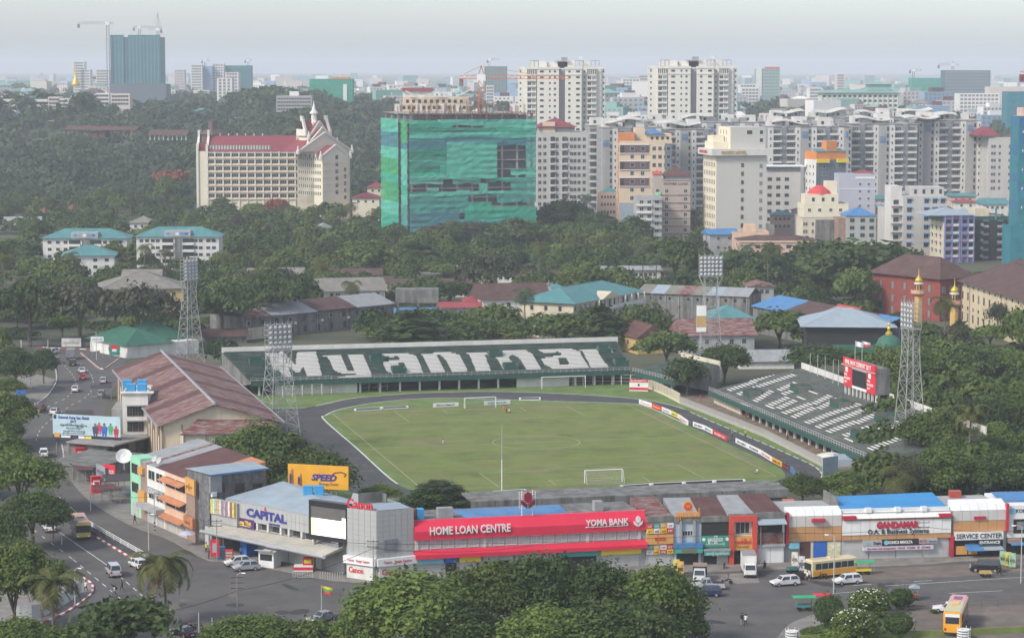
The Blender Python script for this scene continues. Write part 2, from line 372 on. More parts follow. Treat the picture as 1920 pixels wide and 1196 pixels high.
# ---------------------------------------------------------------- stadium
mConc=M('concrete',(.3,.29,.27),.9,.15,.5,dirt=.5,dcol=(.13,.125,.12),stretch=(.5,.5,.12))
mOldC=M('stained_concrete',(.2,.195,.185),.9,.25,.5,dirt=.9,dcol=(.05,.05,.05),stretch=(.6,.6,.1))
mGreenP=M('green_seat_paint',(.045,.095,.075),.75,.3,.6,dirt=.5,dcol=(.16,.17,.155),stretch=(.3,.3,.3))
mGreenF=M('green_fascia',(.028,.085,.068),.6,.15,.5)
mSeatW=M('white_seat_paint',(.72,.7,.66),.8,.1,.5,dirt=.3,dcol=(.45,.42,.38),stretch=(.4,.4,.4))
mCream=M('cream_wall',(.62,.55,.42),.9,.08,.4,dirt=.4,dcol=(.3,.26,.2),stretch=(.4,.4,.1))
mParW=M('parapet_white',(.66,.64,.6),.85,.06,.4,dirt=.35,dcol=(.36,.33,.3),stretch=(.3,.3,.1))
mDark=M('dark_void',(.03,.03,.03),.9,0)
mSteel=M('grey_steel',(.3,.31,.31),.55,.15,1,metal=.3)
mSteelL=M('pale_steel',(.46,.46,.45),.6,.12,1)
mTread=M('tread',(.075,.095,.085),.9,.25,.5,dirt=.6,dcol=(.25,.25,.23),stretch=(.3,.3,.3))

def frame(o,ex):
    """matrix with origin o, x axis ex (horizontal), z up, y = z x ex"""
    ex=Vector((ex[0],ex[1],0)).normalized();ey=Vector((-ex.y,ex.x,0))
    return Matrix(((ex.x,ey.x,0,o[0]),(ex.y,ey.y,0,o[1]),(0,0,1,o[2] if len(o) > 2 else 0),(0,0,0,1)))
def inpoly(x,y,poly):
    c=False;n=len(poly)
    for i in range(n):
        (x1,y1),(x2,y2)=poly[i],poly[i-1]
        if (y1 > y) != (y2 > y) and x < (x2-x1)*(y-y1)/(y2-y1)+x1:c=not c
    return c
UNITBOX=MB().box(0,-.3,-.13,1,.3,.06).mesh('seat_plank',mSeatW);UNITTHIN=MB().box(0,-.22,-.06,1,.22,.07).mesh('seat_plank',mSeatW)
def stand(label,o,ex,length,rows,run,rise,z0,spans,rail=True,vom=(),columns=(),wall=(),par=1.3,fascia=.75,mitre0=0.0,mitre1=0.0,parmat=None,plank=None,bm=None):
    """local x along the front edge, y towards the back; spans(row) -> white stretches along x"""
    Mx=frame(o,ex);t=thing('grandstand',label,'grandstand');t.matrix_world=Mx
    mb=MB();D_=rows*run
    for r in range(rows):
        y0,y1=r*run,(r+1)*run;x0,x1=mitre0*y0,length+mitre1*y0;z=z0+r*rise;zb=z-rise if r else z0-fascia*.5
        xa,xb=mitre0*y1,length+mitre1*y1
        mb.quad((x0,y0,z),(x1,y0,z),(xb,y1,z),(xa,y1,z));mb.quad((x0,y0,zb),(x1,y0,zb),(x1,y0,z),(x0,y0,z))
    zt=z0+(rows-1)*rise;xa,xb=mitre0*D_,length+mitre1*D_
    mb.quad((xb,D_,0),(xa,D_,0),(xa,D_,zt),(xb,D_,zt),1)
    mb.poly([(0,0,z0-.5),(xa,D_,0),(xa,D_,zt),(0,0,z0)][::-1],1);mb.poly([(length,0,z0-.5),(xb,D_,0),(xb,D_,zt),(length,0,z0)],1)
    mb.quad((0,.02,z0-.4),(length,.02,z0-.4),(xb,D_,zt-.8),(xa,D_,zt-.8),1)
    mb.build('terrace',[mTread,mOldC],t)
    for r in range(rows):
        y=r*run+run*.62;x0,x1=mitre0*y+.4,length+mitre1*y-.4;z=z0+r*rise
        q=MB();q.box(x0,y-.15,z+.16,x1,y+.15,z+.22);q.box(x0,y-.03,z,x1,y+.05,z+.16);q.build('bench',bm or mGreenP,t)
        for a,b in spans(r,Mx,y,z):
            s_=link('white_bench',plank or UNITBOX,t,(a,y,z+.225));s_.scale=(b-a,1,1)
    q=MB();q.box(0,-.12,z0-fascia-.2,length,0-.003,z0+.1);q.build('fascia',mGreenF,t)
    q=MB();q.box(xa,D_,zt-.6,xb,D_+.3,zt+par);q.build('parapet',parmat or mParW,t)
    if rail:
        q=MB()
        for k in range(int(length/1.5)+1):q.box(k*1.5,.1,z0,k*1.5+.07,.17,z0+1.0)
        for zz in (.45,.95):q.box(0,.1,z0+zz,length,.16,z0+zz+.07)
        q.build('railing',mSteelL,t)
    for x,r,w_ in vom:
        y=r*run;z=z0+r*rise;q=MB()
        q.box(x,y,z-.6,x+w_,y+.12,z+1.3*rise+.9,1);q.box(x-.1,y,z-.3,x+.1,y+3*run,z+1.6);q.box(x+w_-.1,y,z-.3,x+w_+.1,y+3*run,z+1.6);q.box(x,y+3*run,z,x+w_,y+3*run+.12,z+3*rise+1.1,1)
        q.box(x,y+.2,z+.33,x+w_,y+3*run,z+.36,2)
        for k in range(int(w_/.6)+1):q.box(x+k*.6,y+3*run,z+1.5,x+k*.6+.06,y+3*run+.06,z+3*rise+1.6)
        q.build('vomitory',[bm or mGreenP,mGreenF,mDark],t)
    for x in columns:
        q=MB();q.box(x,1.2,0,x+.45,1.65,z0-.45);q.build('column',mParW,t)
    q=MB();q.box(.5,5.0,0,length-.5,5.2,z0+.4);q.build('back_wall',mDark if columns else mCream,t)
    for x0,x1,m in wall:
        q=MB();q.box(x0,1.3,0,x1,1.6,z0-.5);q.build('infill_wall',m,t)
    return t
za=lambda L_:[(x/4.8+420,y/4.8+618) for x,y in L_]
zb_=lambda L_:[(x/2.99+640,y/2.99+398) for x,y in L_]
LETTERS=[za([(358,218),(525,205),(640,325),(652,205),(822,203),(875,418),(740,422),(708,335),(665,405),(575,338),(603,428),(470,431),(400,255)]),
 za([(885,240),(1050,235),(1107,373),(1168,373),(1113,232),(1247,230),(1328,432),(1010,447),(1045,424),(1190,418),(1185,402),(1060,405),(985,370),(930,255),(900,252)]),
 za([(1390,230),(1650,220),(1720,240),(1790,395),(1510,402),(1460,380),(1425,310),(1440,295),(1590,270),(1555,245),(1500,255),(1450,245),(1400,240)]),za([(1560,308),(1620,305),(1645,358),(1580,362)]),
 zb_([(430,797),(605,788),(655,800),(705,896),(620,901),(590,838),(555,806),(530,806),(545,830),(582,901),(500,906),(455,806)]),
 zb_([(685,790),(800,785),(830,787),(890,782),(1030,778),(1065,795),(1120,883),(1040,888),(990,815),(955,802),(935,815),(978,886),(905,886),(868,822),(830,799),(800,800),(835,893),(755,898),(715,802)]),
 zb_([(1100,775),(1290,770),(1330,782),(1385,877),(1180,880),(1135,855),(1115,825),(1240,800),(1210,785),(1180,793),(1120,790)]),zb_([(1210,823),(1260,822),(1275,855),(1220,857)]),
 zb_([(1325,770),(1515,768),(1520,790),(1450,787),(1440,797),(1495,873),(1400,878),(1350,785)])]
FAR_L=96.0
def far_spans(r,Mx,y,z):
    out=[];st=None;n=int(FAR_L/.25)
    for i in range(n+1):
        x=i*.25;p=Mx @ Vector((x,y,z));px,py=project(p);c=False
        for L_ in LETTERS:
            if inpoly(px,py,L_):c=not c
        if c and st is None:st=x
        if st is not None and (not c or i == n):
            if x-st > .6:out.append((st,x))
            st=None
    return out
f0,f1=G(470,717,3.4),G(1181,695.5,3.4)
FX=(f1-f0);FAR_L=FX.length
lx=lambda px,py:((G(px,py,3.4)-f0).dot(FX.normalized()))
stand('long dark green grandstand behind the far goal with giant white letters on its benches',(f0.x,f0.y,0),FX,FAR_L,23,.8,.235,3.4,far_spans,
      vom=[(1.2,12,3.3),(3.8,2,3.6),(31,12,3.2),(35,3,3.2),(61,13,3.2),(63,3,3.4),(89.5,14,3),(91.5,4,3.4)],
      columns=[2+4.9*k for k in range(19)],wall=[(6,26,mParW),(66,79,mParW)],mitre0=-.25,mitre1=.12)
# Myanmar under the stand's letters is read as Myanmar
c0,c1=f1,G(1262,717,3.2)
stand('short green corner stand with a cream parapet right of the lettered grandstand',(c0.x+.6,c0.y,0),c1-c0,(c1-c0).length,15,.8,.24,3.2,lambda *a:[],mitre0=.25,columns=[3,8,13,18],par=1.2,parmat=mCream)
# right-hand stand
BANDS=[(525,380,715,318),(598,412,765,350),(735,312,950,228),(805,342,1045,262),(912,378,1055,325),(970,410,1120,350),(735,465,860,390),(840,505,990,440),(900,520,1060,462),(650,480,720,500),
 (955,560,1140,490),(1020,590,1205,520),(1180,485,1340,425),(1245,520,1405,450),(1125,635,1320,560),(1210,670,1410,595),(1295,705,1500,630),(1355,560,1540,490),(1440,595,1600,530),(1540,635,1690,565),(1590,520,1690,560),
 (1440,735,1610,670),(1445,755,1530,785),(1560,760,1710,710),(1635,840,1850,760),(1730,705,1890,640),(1660,668,1760,705),(1785,612,1890,650),(1070,430,1120,455),(1165,380,1235,410),(810,500,880,525),(1100,350,1165,372)]
zs=lambda x,y:(x/4.174+1240,y/4.174+640)
RUN,RISE,ZR,NR=.95,.2,2.8,24
a0,a1=G(*zs(370,388),ZR),G(*zs(1665,945),ZR)
AX=(a0-a1).normalized();RL=(a0-a1).length      # seen from the pitch the stand runs from far (a0) to near (a1); back is to the right
def rspan_fn():
    rows={r:[] for r in range(NR)}
    ex=(a1-a0).normalized();ey=Vector((-ex.y,ex.x,0));cache={}
    for q in BANDS:
        A,B=zs(q[0],q[1]),zs(q[2],q[3])
        # band ends on the sloping terrace: solve the row each end lies on
        def onslope(px,py):
            for _ in range(1):
                best=None
                for r in range(NR):
                    p=G(px,py,ZR+r*RISE+.25)-a0;yy=p.dot(ey)
                    e=abs(yy-(r*RUN+RUN*.62))
                    if best is None or e < best[0]:best=(e,r,p.dot(ex))
            return best[1],best[2]
        (r0,x0),(r1,x1)=onslope(*A),onslope(*B)
        if abs(r0-r1) < 2:
            x0,x1=min(x0,x1),max(x0,x1);rows[r0].append((x0,max(x1,x0+2)));continue
        for r in range(min(r0,r1),max(r0,r1)+1):
            f=(r-r0)/(r1-r0);x=x0+(x1-x0)*f;rows[r].append((x-1.6,x+1.6))
    return rows
RROWS=rspan_fn()
# local frame: x along the front edge from far to near would put the back on the wrong side, so mirror through ex = near -> far with y to the right of the pitch
exr=(a1-a0).normalized();eyr=Vector((-exr.y,exr.x,0))
flip=eyr.dot(P(1,0)-P(0,0)) < 0
def right_spans(r,Mx,y,z):
    L_=sorted((max(a,.3),min(b,RL-.3)) for a,b in RROWS[r] if b > .8 and a < RL-.8);out=[]
    for a,b in L_:
        if out and a < out[-1][1]+.15:out[-1]=(out[-1][0],max(b,out[-1][1]))
        else:out.append((a,b))
    return out
stand('grey green concrete grandstand right of the pitch with slanting rows of white bench strips',(a0.x,a0.y,0),a1-a0,RL,NR,RUN,RISE,ZR,right_spans,
      vom=[(22,13,6),(14,4,5),(48,13,6),(72,14,6),(81,5,6),(101,14,5)],columns=[6+4.6*k for k in range(23)],wall=[(0,20,mCream),(94,RL-1,mCream)],par=1.5,plank=UNITTHIN,bm=M('faded_seat_paint',(.12,.135,.12),.8,.3,.6,dirt=.6,dcol=(.2,.19,.17),stretch=(.3,.3,.3)))
# LED scoreboard on the right-hand stand
mSRed=M('score_red',(.62,.03,.05),.5,.08,.4);mScreen=M('screen_black',(.025,.025,.028),.35,0);mWhiteP=M('white_panel',(.75,.75,.74),.5,.06,.4,dirt=.2,dcol=(.5,.48,.45))
s0=a0+exr*0;sb=lambda px,py,z:G(px,py,z)
q0,q1=G(1583,722,8.6),G(1642,741,8.6)
t=thing('scoreboard','red framed scoreboard with a black screen on the back edge of the right grandstand','scoreboard');Ms=frame((q0.x,q0.y,8.6),q1-q0);t.matrix_world=Ms
Lq=(q1-q0).length
q=MB();q.box(0,0,0,Lq,3.2,5.6);q.build('body',mOldC,t)
q=MB();q.box(0,-.15,0,Lq*.27,-.003,4.6);q.build('side_panel',mSRed,t);q=MB();q.box(Lq*.73,-.15,0,Lq,-.003,4.6);q.build('side_panel',mSRed,t)
q=MB();q.box(Lq*.27,-.12,.6,Lq*.73,-.003,4.2);q.build('screen',mScreen,t)
q=MB();q.box(Lq*.27,-.14,0,Lq*.73,-.003,.6);q.box(Lq*.27,-.14,4.2,Lq*.73,-.003,4.6);q.build('screen_border',mWhiteP,t)
q=MB();q.box(-.1,-.35,4.75,Lq+.1,.1,6.3);q.build('header',mSRed,t);q=MB();q.box(-.8,-.5,4.6,Lq+.2,-.1,4.75);q.build('gantry',mSteelL,t)
text('MNL MAX CEMENT 2017',1.0,mSeatW,t,(1.2,-.38,5.05),width=Lq*.82,bold=.03)
for i,s in enumerate(['MNL','MAXCEMENT','2017']):
    for bx in (.35,Lq*.73+.3):text(s,.5,mSeatW,t,(bx,-.18,2.4-i*.8),width=(Lq*.2 if i == 1 else Lq*.1),bold=.03)
for bx in (1.0,Lq*.73+1.0):q=MB();q.box(bx,-.19,3.2,bx+1.3,-.152,4.3);q.build('logo_plate',mSeatW,t)
for k in range(9):q=MB();q.box(k*Lq/8.2,.1,-4,k*Lq/8.2+.35,.5,0);q.build('post',mParW,t)
q=MB();q.box(0,.8,-4,Lq,1,0);q.build('base_wall',mOldC,t)
# flag poles
mFlagR=M('flag_red',(.6,.06,.08),.8,.05);mFlagW=M('flag_white',(.75,.75,.75),.8,.05)
def flagpole(px,py,z0,h,label,flag=None,grp=None,fw=1.8,fh=1.1):
    p=G(px,py,z0);t=thing('flagpole',label,'flagpole',p,0,grp);q=MB();q.tube((0,0,-1),(0,0,h),.09,.05);q.build('pole',mSteelL,t)
    if flag:
        q=MB();n=6
        for b,m in enumerate(flag):
            for i in range(n):
                x0,x1=i*fw/n,(i+1)*fw/n;y0,y1=.12*math.sin(x0*4),.12*math.sin(x1*4);zt,zb=h-.1-b*fh/len(flag),h-.1-(b+1)*fh/len(flag)
                q.quad((x0,y0,zb-x0*.2),(x1,y1,zb-x1*.2),(x1,y1,zt-x1*.2),(x0,y0,zt-x0*.2),b)
        q.build('flag',flag,t)
for i,(x,y,yt) in enumerate([(1519,695,661),(1533,700,663),(1547,706,668),(1562,712,674),(1572,716,675)]):
    flagpole(x,y,8,(y-yt)/8.2,'bare thin flagpole standing behind the parapet of the right grandstand',None,'bare flagpoles behind the right grandstand')
flagpole(1603,690,13,6,'flagpole with a white flag on top of the scoreboard, left one',[mFlagW]);flagpole(1616,690,13,6,'flagpole with a red and white flag on top of the scoreboard, right one',[mFlagW,mFlagR])
flagpole(603,1150,0,4.2,'white flagpole with a yellow green and red flag beside the road',[M('flag_yellow',(.7,.55,.05),.8,.05),M('flag_green',(.1,.35,.1),.8,.05),mFlagR],fw=1.6)
# floodlight towers
mLampF=M('floodlight_glass',(.42,.43,.45),.25,.1,2,spec=.6);mMast=M('galvanised',(.38,.38,.37),.6,.15,.8,dirt=.4,dcol=(.2,.17,.15),stretch=(.5,.5,.5))
def floodlight(px,py,h,wb,wt,rz,label,hw,hh,rowsn,colsn):
    p=G(px,py);t=thing('floodlight_tower',label,'floodlight tower',p,rz);q=MB();hm=h-hh;n=9
    zs_=[hm*(1-(1-k/n)**1.15) for k in range(n+1)]
    def cnr(z):s_=(wb+(wt-wb)*min(z/(hm*.8),1))/2;return [(-s_,-s_,z),(s_,-s_,z),(s_,s_,z),(-s_,s_,z)]
    for k in range(n):
        A,B=cnr(zs_[k]),cnr(zs_[k+1])
        for i in range(4):
            q.tube(A[i],B[i],.1,n=4);j=(i+1) % 4
            q.tube(B[i],B[j],.05,n=4);q.tube(A[i],B[j],.045,n=4);q.tube(A[j],B[i],.045,n=4)
            ma,mb_=Vector(A[i]).lerp(Vector(A[j]),.5),None
    q.build('lattice_mast',mMast,t)
    q=MB()
    for y in (-.9,.9):
        for k in range(rowsn+1):q.tube((-hw/2,y,hm+k*hh/rowsn),(hw/2,y,hm+k*hh/rowsn),.06,n=4)
        for k in range(5):x=-hw/2+k*hw/4;q.tube((x,y,hm),(x,y,hm+hh+.6),.06,n=4)
    for k in range(5):
        x=-hw/2+k*hw/4
        for kk in range(rowsn+1):q.tube((x,-.9,hm+kk*hh/rowsn),(x,.9,hm+kk*hh/rowsn),.05,n=4)
    for sx in (-1,1):
        for y in (-.9,.9):q.tube((sx*wt/2,y*.8,hm-3),(sx*hw/2,y,hm),.09,n=4)
    q.box(-hw/2,-.9,hm-.1,hw/2,.9,hm-.03);q.build('head_frame',mMast,t)
    lamp=MB();lamp.lathe([(.12,.32),(.42,.1),(.48,0),(.44,.03)],10);lm=lamp.mesh('floodlight',mLampF)
    for r in range(rowsn):
        for c in range(colsn):
            o=link('floodlight',lm,t,(-hw/2+(c+.5)*hw/colsn,-1.0,hm+(r+.5)*hh/rowsn));o.rotation_euler=(R(105),0,0)
    q=MB()
    for k in range(int(hm/.5)):q.box(-.25,wt/2*.4,k*.5,.25,wt/2*.4+.05,k*.5+.05)
    q.box(-.3,wt/2*.4,0,-.24,wt/2*.4+.06,hm);q.box(.24,wt/2*.4,0,.3,wt/2*.4+.06,hm);q.build('ladder',mMast,t)
floodlight(1331,716,31.5,6.4,3.2,R(2),'floodlight tower in the corner between the lettered stand and the right stand',5.8,5.0,5,6)
floodlight(357,702,29.5,6.0,2.6,R(40),'floodlight tower behind the rusty roofed hall at the green roofs',4.0,5.4,6,4)
floodlight(524,845,26,7.2,4.0,R(30),'floodlight tower between the rusty roofed hall and the running track',5.2,5.2,5,5)
floodlight(1704,862,31.5,5.2,2.6,R(-70),'floodlight tower at the near end of the right grandstand',5.0,5.0,5,4)
p=G(1312,716);t=thing('advert_column','narrow white advertising column strapped to the corner floodlight tower','sign',(p.x,p.y-3.6,0));q=MB();q.box(-1.2,-.2,13,1.2,.2,19.5);q.build('panel',mWhiteP,t);q=MB();q.box(-1.2,-.26,14.2,1.2,-.203,17);q.build('patch',M('ochre',(.45,.3,.12),.7,.1),t);q=MB();q.tube((0,.3,0),(0,.3,19),.15);q.build('post',mMast,t)
# goals
def goal(c,face,label,net=.35,back=1.6,w_=7.32,h=2.44):
    t=thing('goal',label,'goal',c,face);q=MB()
    for x in (-w_/2,w_/2):q.tube((x,0,0),(x,0,h),.1,n=8)
    q.tube((-w_/2-.06,0,h),(w_/2+.06,0,h),.1,n=8);q.build('goal_frame',mW,t)
    q=MB()
    for x in (-w_/2,w_/2):q.tube((x,0,h),(x,back*.5,h-.2),.04,n=4);q.tube((x,back*.5,h-.2),(x,back,0),.04,n=4)
    q.tube((-w_/2,back,0),(w_/2,back,0),.04,n=4);q.build('stanchion',mW,t)
    q=MB();nx_=30
    for i in range(nx_+1):
        x=-w_/2+i*w_/nx_;sag=.35*math.sin(i*.9)*.3;q.tube((x,.05,h-.1),(x,back*.5,h-.55+sag),.012,n=3,cap=False);q.tube((x,back*.5,h-.55+sag),(x,back,.05),.012,n=3,cap=False)
    for k in range(5):y=back*.5+(back*.5)*k/5;z=(h-.5)*(1-k/5);q.tube((-w_/2,y,z),(w_/2,y,z),.012,n=3,cap=False)
    stuff(q.build('net',M('net_white',(.5,.5,.48),.9,0),t))
goal(G(1131.5,904.5),TH+math.pi,'white goal with a sagging net at the near end of the pitch')
goal(G(900.7,764.8),TH,'white goal at the far end of the pitch between two white boards')
goal(G(1057,728),TH,'spare white goal standing on the grass in front of the lettered grandstand',w_=11,h=2.9,back=2)
# perimeter fence and boards
def picket(pts,h,step,label,m,rails=(.5,.95),solid=None,pr=.06):
    pts=[Vector((p[0],p[1],0)) for p in pts];o0=pts[0].copy();t=thing('fence',label,'fence',o0)
    cp=MB().tube((0,0,0),(0,0,h),pr,n=5).mesh('fence_post',m)
    for a,b in zip(pts[:-1],pts[1:]):
        d=b-a;l=d.length;n=max(1,int(l/step));rz=math.atan2(d.y,d.x)
        for k in range(n):link('fence_post',cp,t,a+d*(k/n)-o0)
        q=MB()
        for rr in rails:q.box(0,-.03,h*rr-.05,l,.03,h*rr)
        if solid:q.box(0,-.08,0,l,.08,solid)
        q.build('fence_panel',m,t,a-o0,rz)
    return t
FG=lambda L_:[G(*p) for p in L_]
picket(FG([(530,744),(640,737),(760,728),(880,724),(1000,722),(1130,721),(1200,722)]),2.6,2.3,'long pale post and rail fence in front of the lettered grandstand',mParW,rails=(.35,.7,.98),pr=.11)
t=picket(FG([(1205,724),(1240,738),(1262,749),(1276,757)]),2.4,1.2,'cream picket fence in the far right corner of the running track',mCream,rails=(.4,.9),solid=.5,pr=.2)
picket(FG([(1276,757),(1330,778),(1433,819),(1500,853),(1560,884)]),1.7,1.0,'weathered white concrete picket fence between the track and the right grandstand',M('weathered_white',(.42,.4,.37),.9,.2,.5,dirt=.7,dcol=(.2,.17,.14),stretch=(.5,.5,.3)),rails=(.35,.9),solid=.7,pr=.24)
mInk=M('ink_black',(.03,.03,.035),.6,0);mRedI=M('ink_red',(.55,.03,.04),.6,0)
mBY=M('board_yellow',(.75,.62,.04),.6,.05);mBO=M('board_orange',(.72,.36,.04),.6,.05);mBB=M('board_blue',(.08,.16,.35),.6,.05)
BM={'w':mWhiteP,'r':mSRed,'y':mBY,'o':mBO,'b':mBB,'k':mInk}
def board(pa,pb,h,bm_,s,inkm,label,z=.05,grp=None,bold=.02,th=.5):
    d=pb-pa;t=thing('advertising_board',label,'advertising board',(pa.x,pa.y,0),math.atan2(d.y,d.x),grp);l=d.length
    q=MB();q.box(0,0,z,l,.12,h);q.build('panel',bm_,t)
    for x in (.2,l-.25):q=MB();q.box(x,.12,0,x+.06,.6,h*.9);q.build('strut',mSteel,t)
    if s:text(s,h*th*.8,inkm,t,(l*.14,-.02,h*.28),width=l*.72,bold=bold,ext=.02)
    return t
bd=[(1198,757,1222,764,'w','Canon',mRedI,'white board with red letters, first of the row at the far right corner'),(1222,764,1241,771,'r','Denon',mBY,'red board with yellow letters in the row along the right touchline'),
 (1241,771,1258,778,'w','LWIC',mInk,'white board with dark letters between the red and the yellow board'),(1258,778,1272,785,'y','MFF',mBB,'yellow board in the row along the right touchline'),(1272,785,1290,797,'w','kanbawza',mRedI,'white board with small red letters at the end of the far row'),
 (1299,799,1320,806,'w','MAXCEMENT',mInk,'white board with black emblem just before the red board'),(1320,806,1336,814,'w','MAX',mInk,'white board touching the red board on its far side'),(1336,814,1363,827,'r','MAXCEMENT 2017',mSeatW,'large red board with white letters halfway along the right touchline'),
 (1379,830,1402,841,'w','MAXCEMENT',mInk,'white board, first after the gap along the right touchline'),(1402,841,1425,852,'w','PREMIER',mInk,'white board with a black round mark, second after the gap'),(1425,852,1447,866,'w','KBZ BANK',mRedI,'white board with red letters before the orange board'),
 (1447,866,1466,876,'o','PREMIER COFFEE',mInk,'orange board with dark letters near the right corner flag'),(1466,876,1481,884,'k','RED BULL',mRedI,'black board with red letters near the right corner'),(1481,884,1492,893,'b','',mInk,'pale blue curved board end at the right corner')]
for x0,y0,x1,y1,c,s,im,lb in bd:board(G(x0,y0),G(x1,y1),1.05,BM[c],s,im,lb)
board(G(812,764),G(860,762),1.0,mWhiteP,'MAXCEMENT',mInk,'white board with black letters left of the far goal')
board(G(908,760),G(957,757.5),1.0,mWhiteP,'KBZ BANK',mBB,'white board with dark blue letters right of the far goal')
p0,p1=G(1180,736),G(1215,730)
t=board(G(1180,733),G(1215,734),2.9,mWhiteP,'',mInk,'red and white hoarding on the grass in the far right corner');Lh=(G(1215,734)-G(1180,733)).length
for z0_,z1_ in ((.35,.95),(2.2,2.9)):q=MB();q.box(0,-.06,z0_,Lh,-.003,z1_);q.build('red_band',mSRed,t)
text('MNL MAXCEMENT 2017',.36,mSeatW,t,(.3,-.07,2.4),width=Lh*.85,bold=.03,ext=.02);q=MB();q.lathe([(.28,0),(.28,.05)],12);o=q.build('emblem',mInk,t,(Lh/2,-.01,1.55));o.rotation_euler=(R(90),0,0)
# benches / dugouts lying along the near side and the far side
def dugout(a,b,label,h=1.0,grp=None):
    d=b-a;l=d.length;t=thing('dugout',label,'dugout',a,math.atan2(d.y,d.x),grp)
    q=MB();q.box(0,0,0,l,.15,h*.35);q.box(0,1.0,0,l,1.15,h);q.box(0,0,0,.25,1.15,h);q.box(l-.25,0,0,l,1.15,h);q.build('shelter_frame',mWhiteP,t)
    q=MB();q.box(.25,.15,.02,l-.25,1.0,.05);q.box(.25,.93,.05,l-.25,.997,h*.9);q.build('lining',M('lining_black',(.035,.035,.045),.7,0),t)
    q=MB();q.box(.4,.4,.3,l-.4,.8,.4);q.build('seat',mSteel,t)
dugout(G(928,932),G(988,928),'white framed dugout with black lining beside the tall pole at the near left')
for i,(a,b) in enumerate([((1167,921),(1223,917)),((1223,917),(1284,914)),((1284,914),(1341,911)),((1341,911),(1398,909))]):
    dugout(G(*a),G(*b),'white framed dugout with black lining behind the near goal, %s' % ['left end of the row','second from the left end','third from the left end','right end of the row'][i])
dugout(G(667,771),G(717,768),'low white trough bench at the far left corner of the pitch',.5);dugout(G(717,767.5),G(766,765),'low white trough bench left of the white lettered board',.5)
dugout(G(975,751),G(1014,750),'small black covered bench on the grass behind the far goal',.6)
for i,(a,b,s) in enumerate([((1000,934),(1048,931),'HOSANNA'),((1051,931.5),(1163,923),'grand royal'),((1400,917),(1462,913),'PREMIER')]):
    board(G(*a,1.2),G(*b,1.2),2.0,mWhiteP,s,mInk,'white banner on the concrete roof edge, %s' % ['beside the near left dugout','between the dugouts','right of the row of dugouts'][i],z=1.2)
p=G(941,921);t=thing('light_pole','tall thin white pole standing before the near left dugout','pole',p);q=MB();q.tube((0,0,0),(0,0,6),.13,.1);q.build('lower_pole',mW,t);q=MB();q.tube((0,0,6),(0,0,12.4),.07,.04);q.build('upper_pole',mSteelL,t)
# long stained concrete roof edge of the shops under the near stand
a,b=G(885,941,5.2),G(1478,917,5.2);t=thing('stand_building','stained grey concrete back of the near stand with ochre panels below its parapet','building');t.matrix_world=frame((a.x,a.y,0),b-a);L_=(b-a).length;n=14
for k in range(n):q=MB();q.box(k*L_/n+.04,-.3,3.9,(k+1)*L_/n-.04,0,5.35);q.build('parapet_panel',mOldC,t)
q=MB();q.box(0,0,5.0,L_,9,5.3);q.box(0,.5,0,L_,.9,5);q.build('deck',mOldC,t)
mOch=M('ochre_wall',(.52,.36,.14),.85,.1,.5,dirt=.4,dcol=(.3,.24,.15))
for k in range(16):
    if k % 2 == 0:q=MB();q.box(k*L_/16,.2,0,(k+1)*L_/16-.3,.497,3.6);q.build('ochre_panel',mOch,t)
    else:q=MB();q.box(k*L_/16,.3,.3,(k+1)*L_/16-.3,.497,3.3);q.build('shutter',mSteel,t)
# ---------------------------------------------------------------- vegetation
LG={'mid':leafmat('leaf_mid',(.026,.06,.012),(.15,.2,.042)),'dark':leafmat('leaf_dark',(.018,.042,.012),(.095,.14,.036)),'light':leafmat('leaf_light',(.07,.12,.02),(.16,.21,.045)),
      'olive':leafmat('leaf_olive',(.05,.058,.03),(.095,.098,.055)),'blue':leafmat('leaf_blue',(.026,.06,.028),(.1,.15,.06)),'flame':leafmat('leaf_flame',(.16,.06,.03),(.3,.09,.05)),
      'palm':leafmat('leaf_palm',(.05,.075,.015),(.15,.15,.04)),'brown':leafmat('leaf_brown',(.07,.055,.045),(.11,.09,.07))}
mBark=M('bark',(.12,.095,.075),.95,.25,1.5);mBarkP=M('palm_bark',(.17,.14,.115),.95,.25,2);mDry=M('dry_frond',(.2,.13,.06),.9,.2,1);mFlower=M('white_blossom',(.8,.8,.72),.8,0)
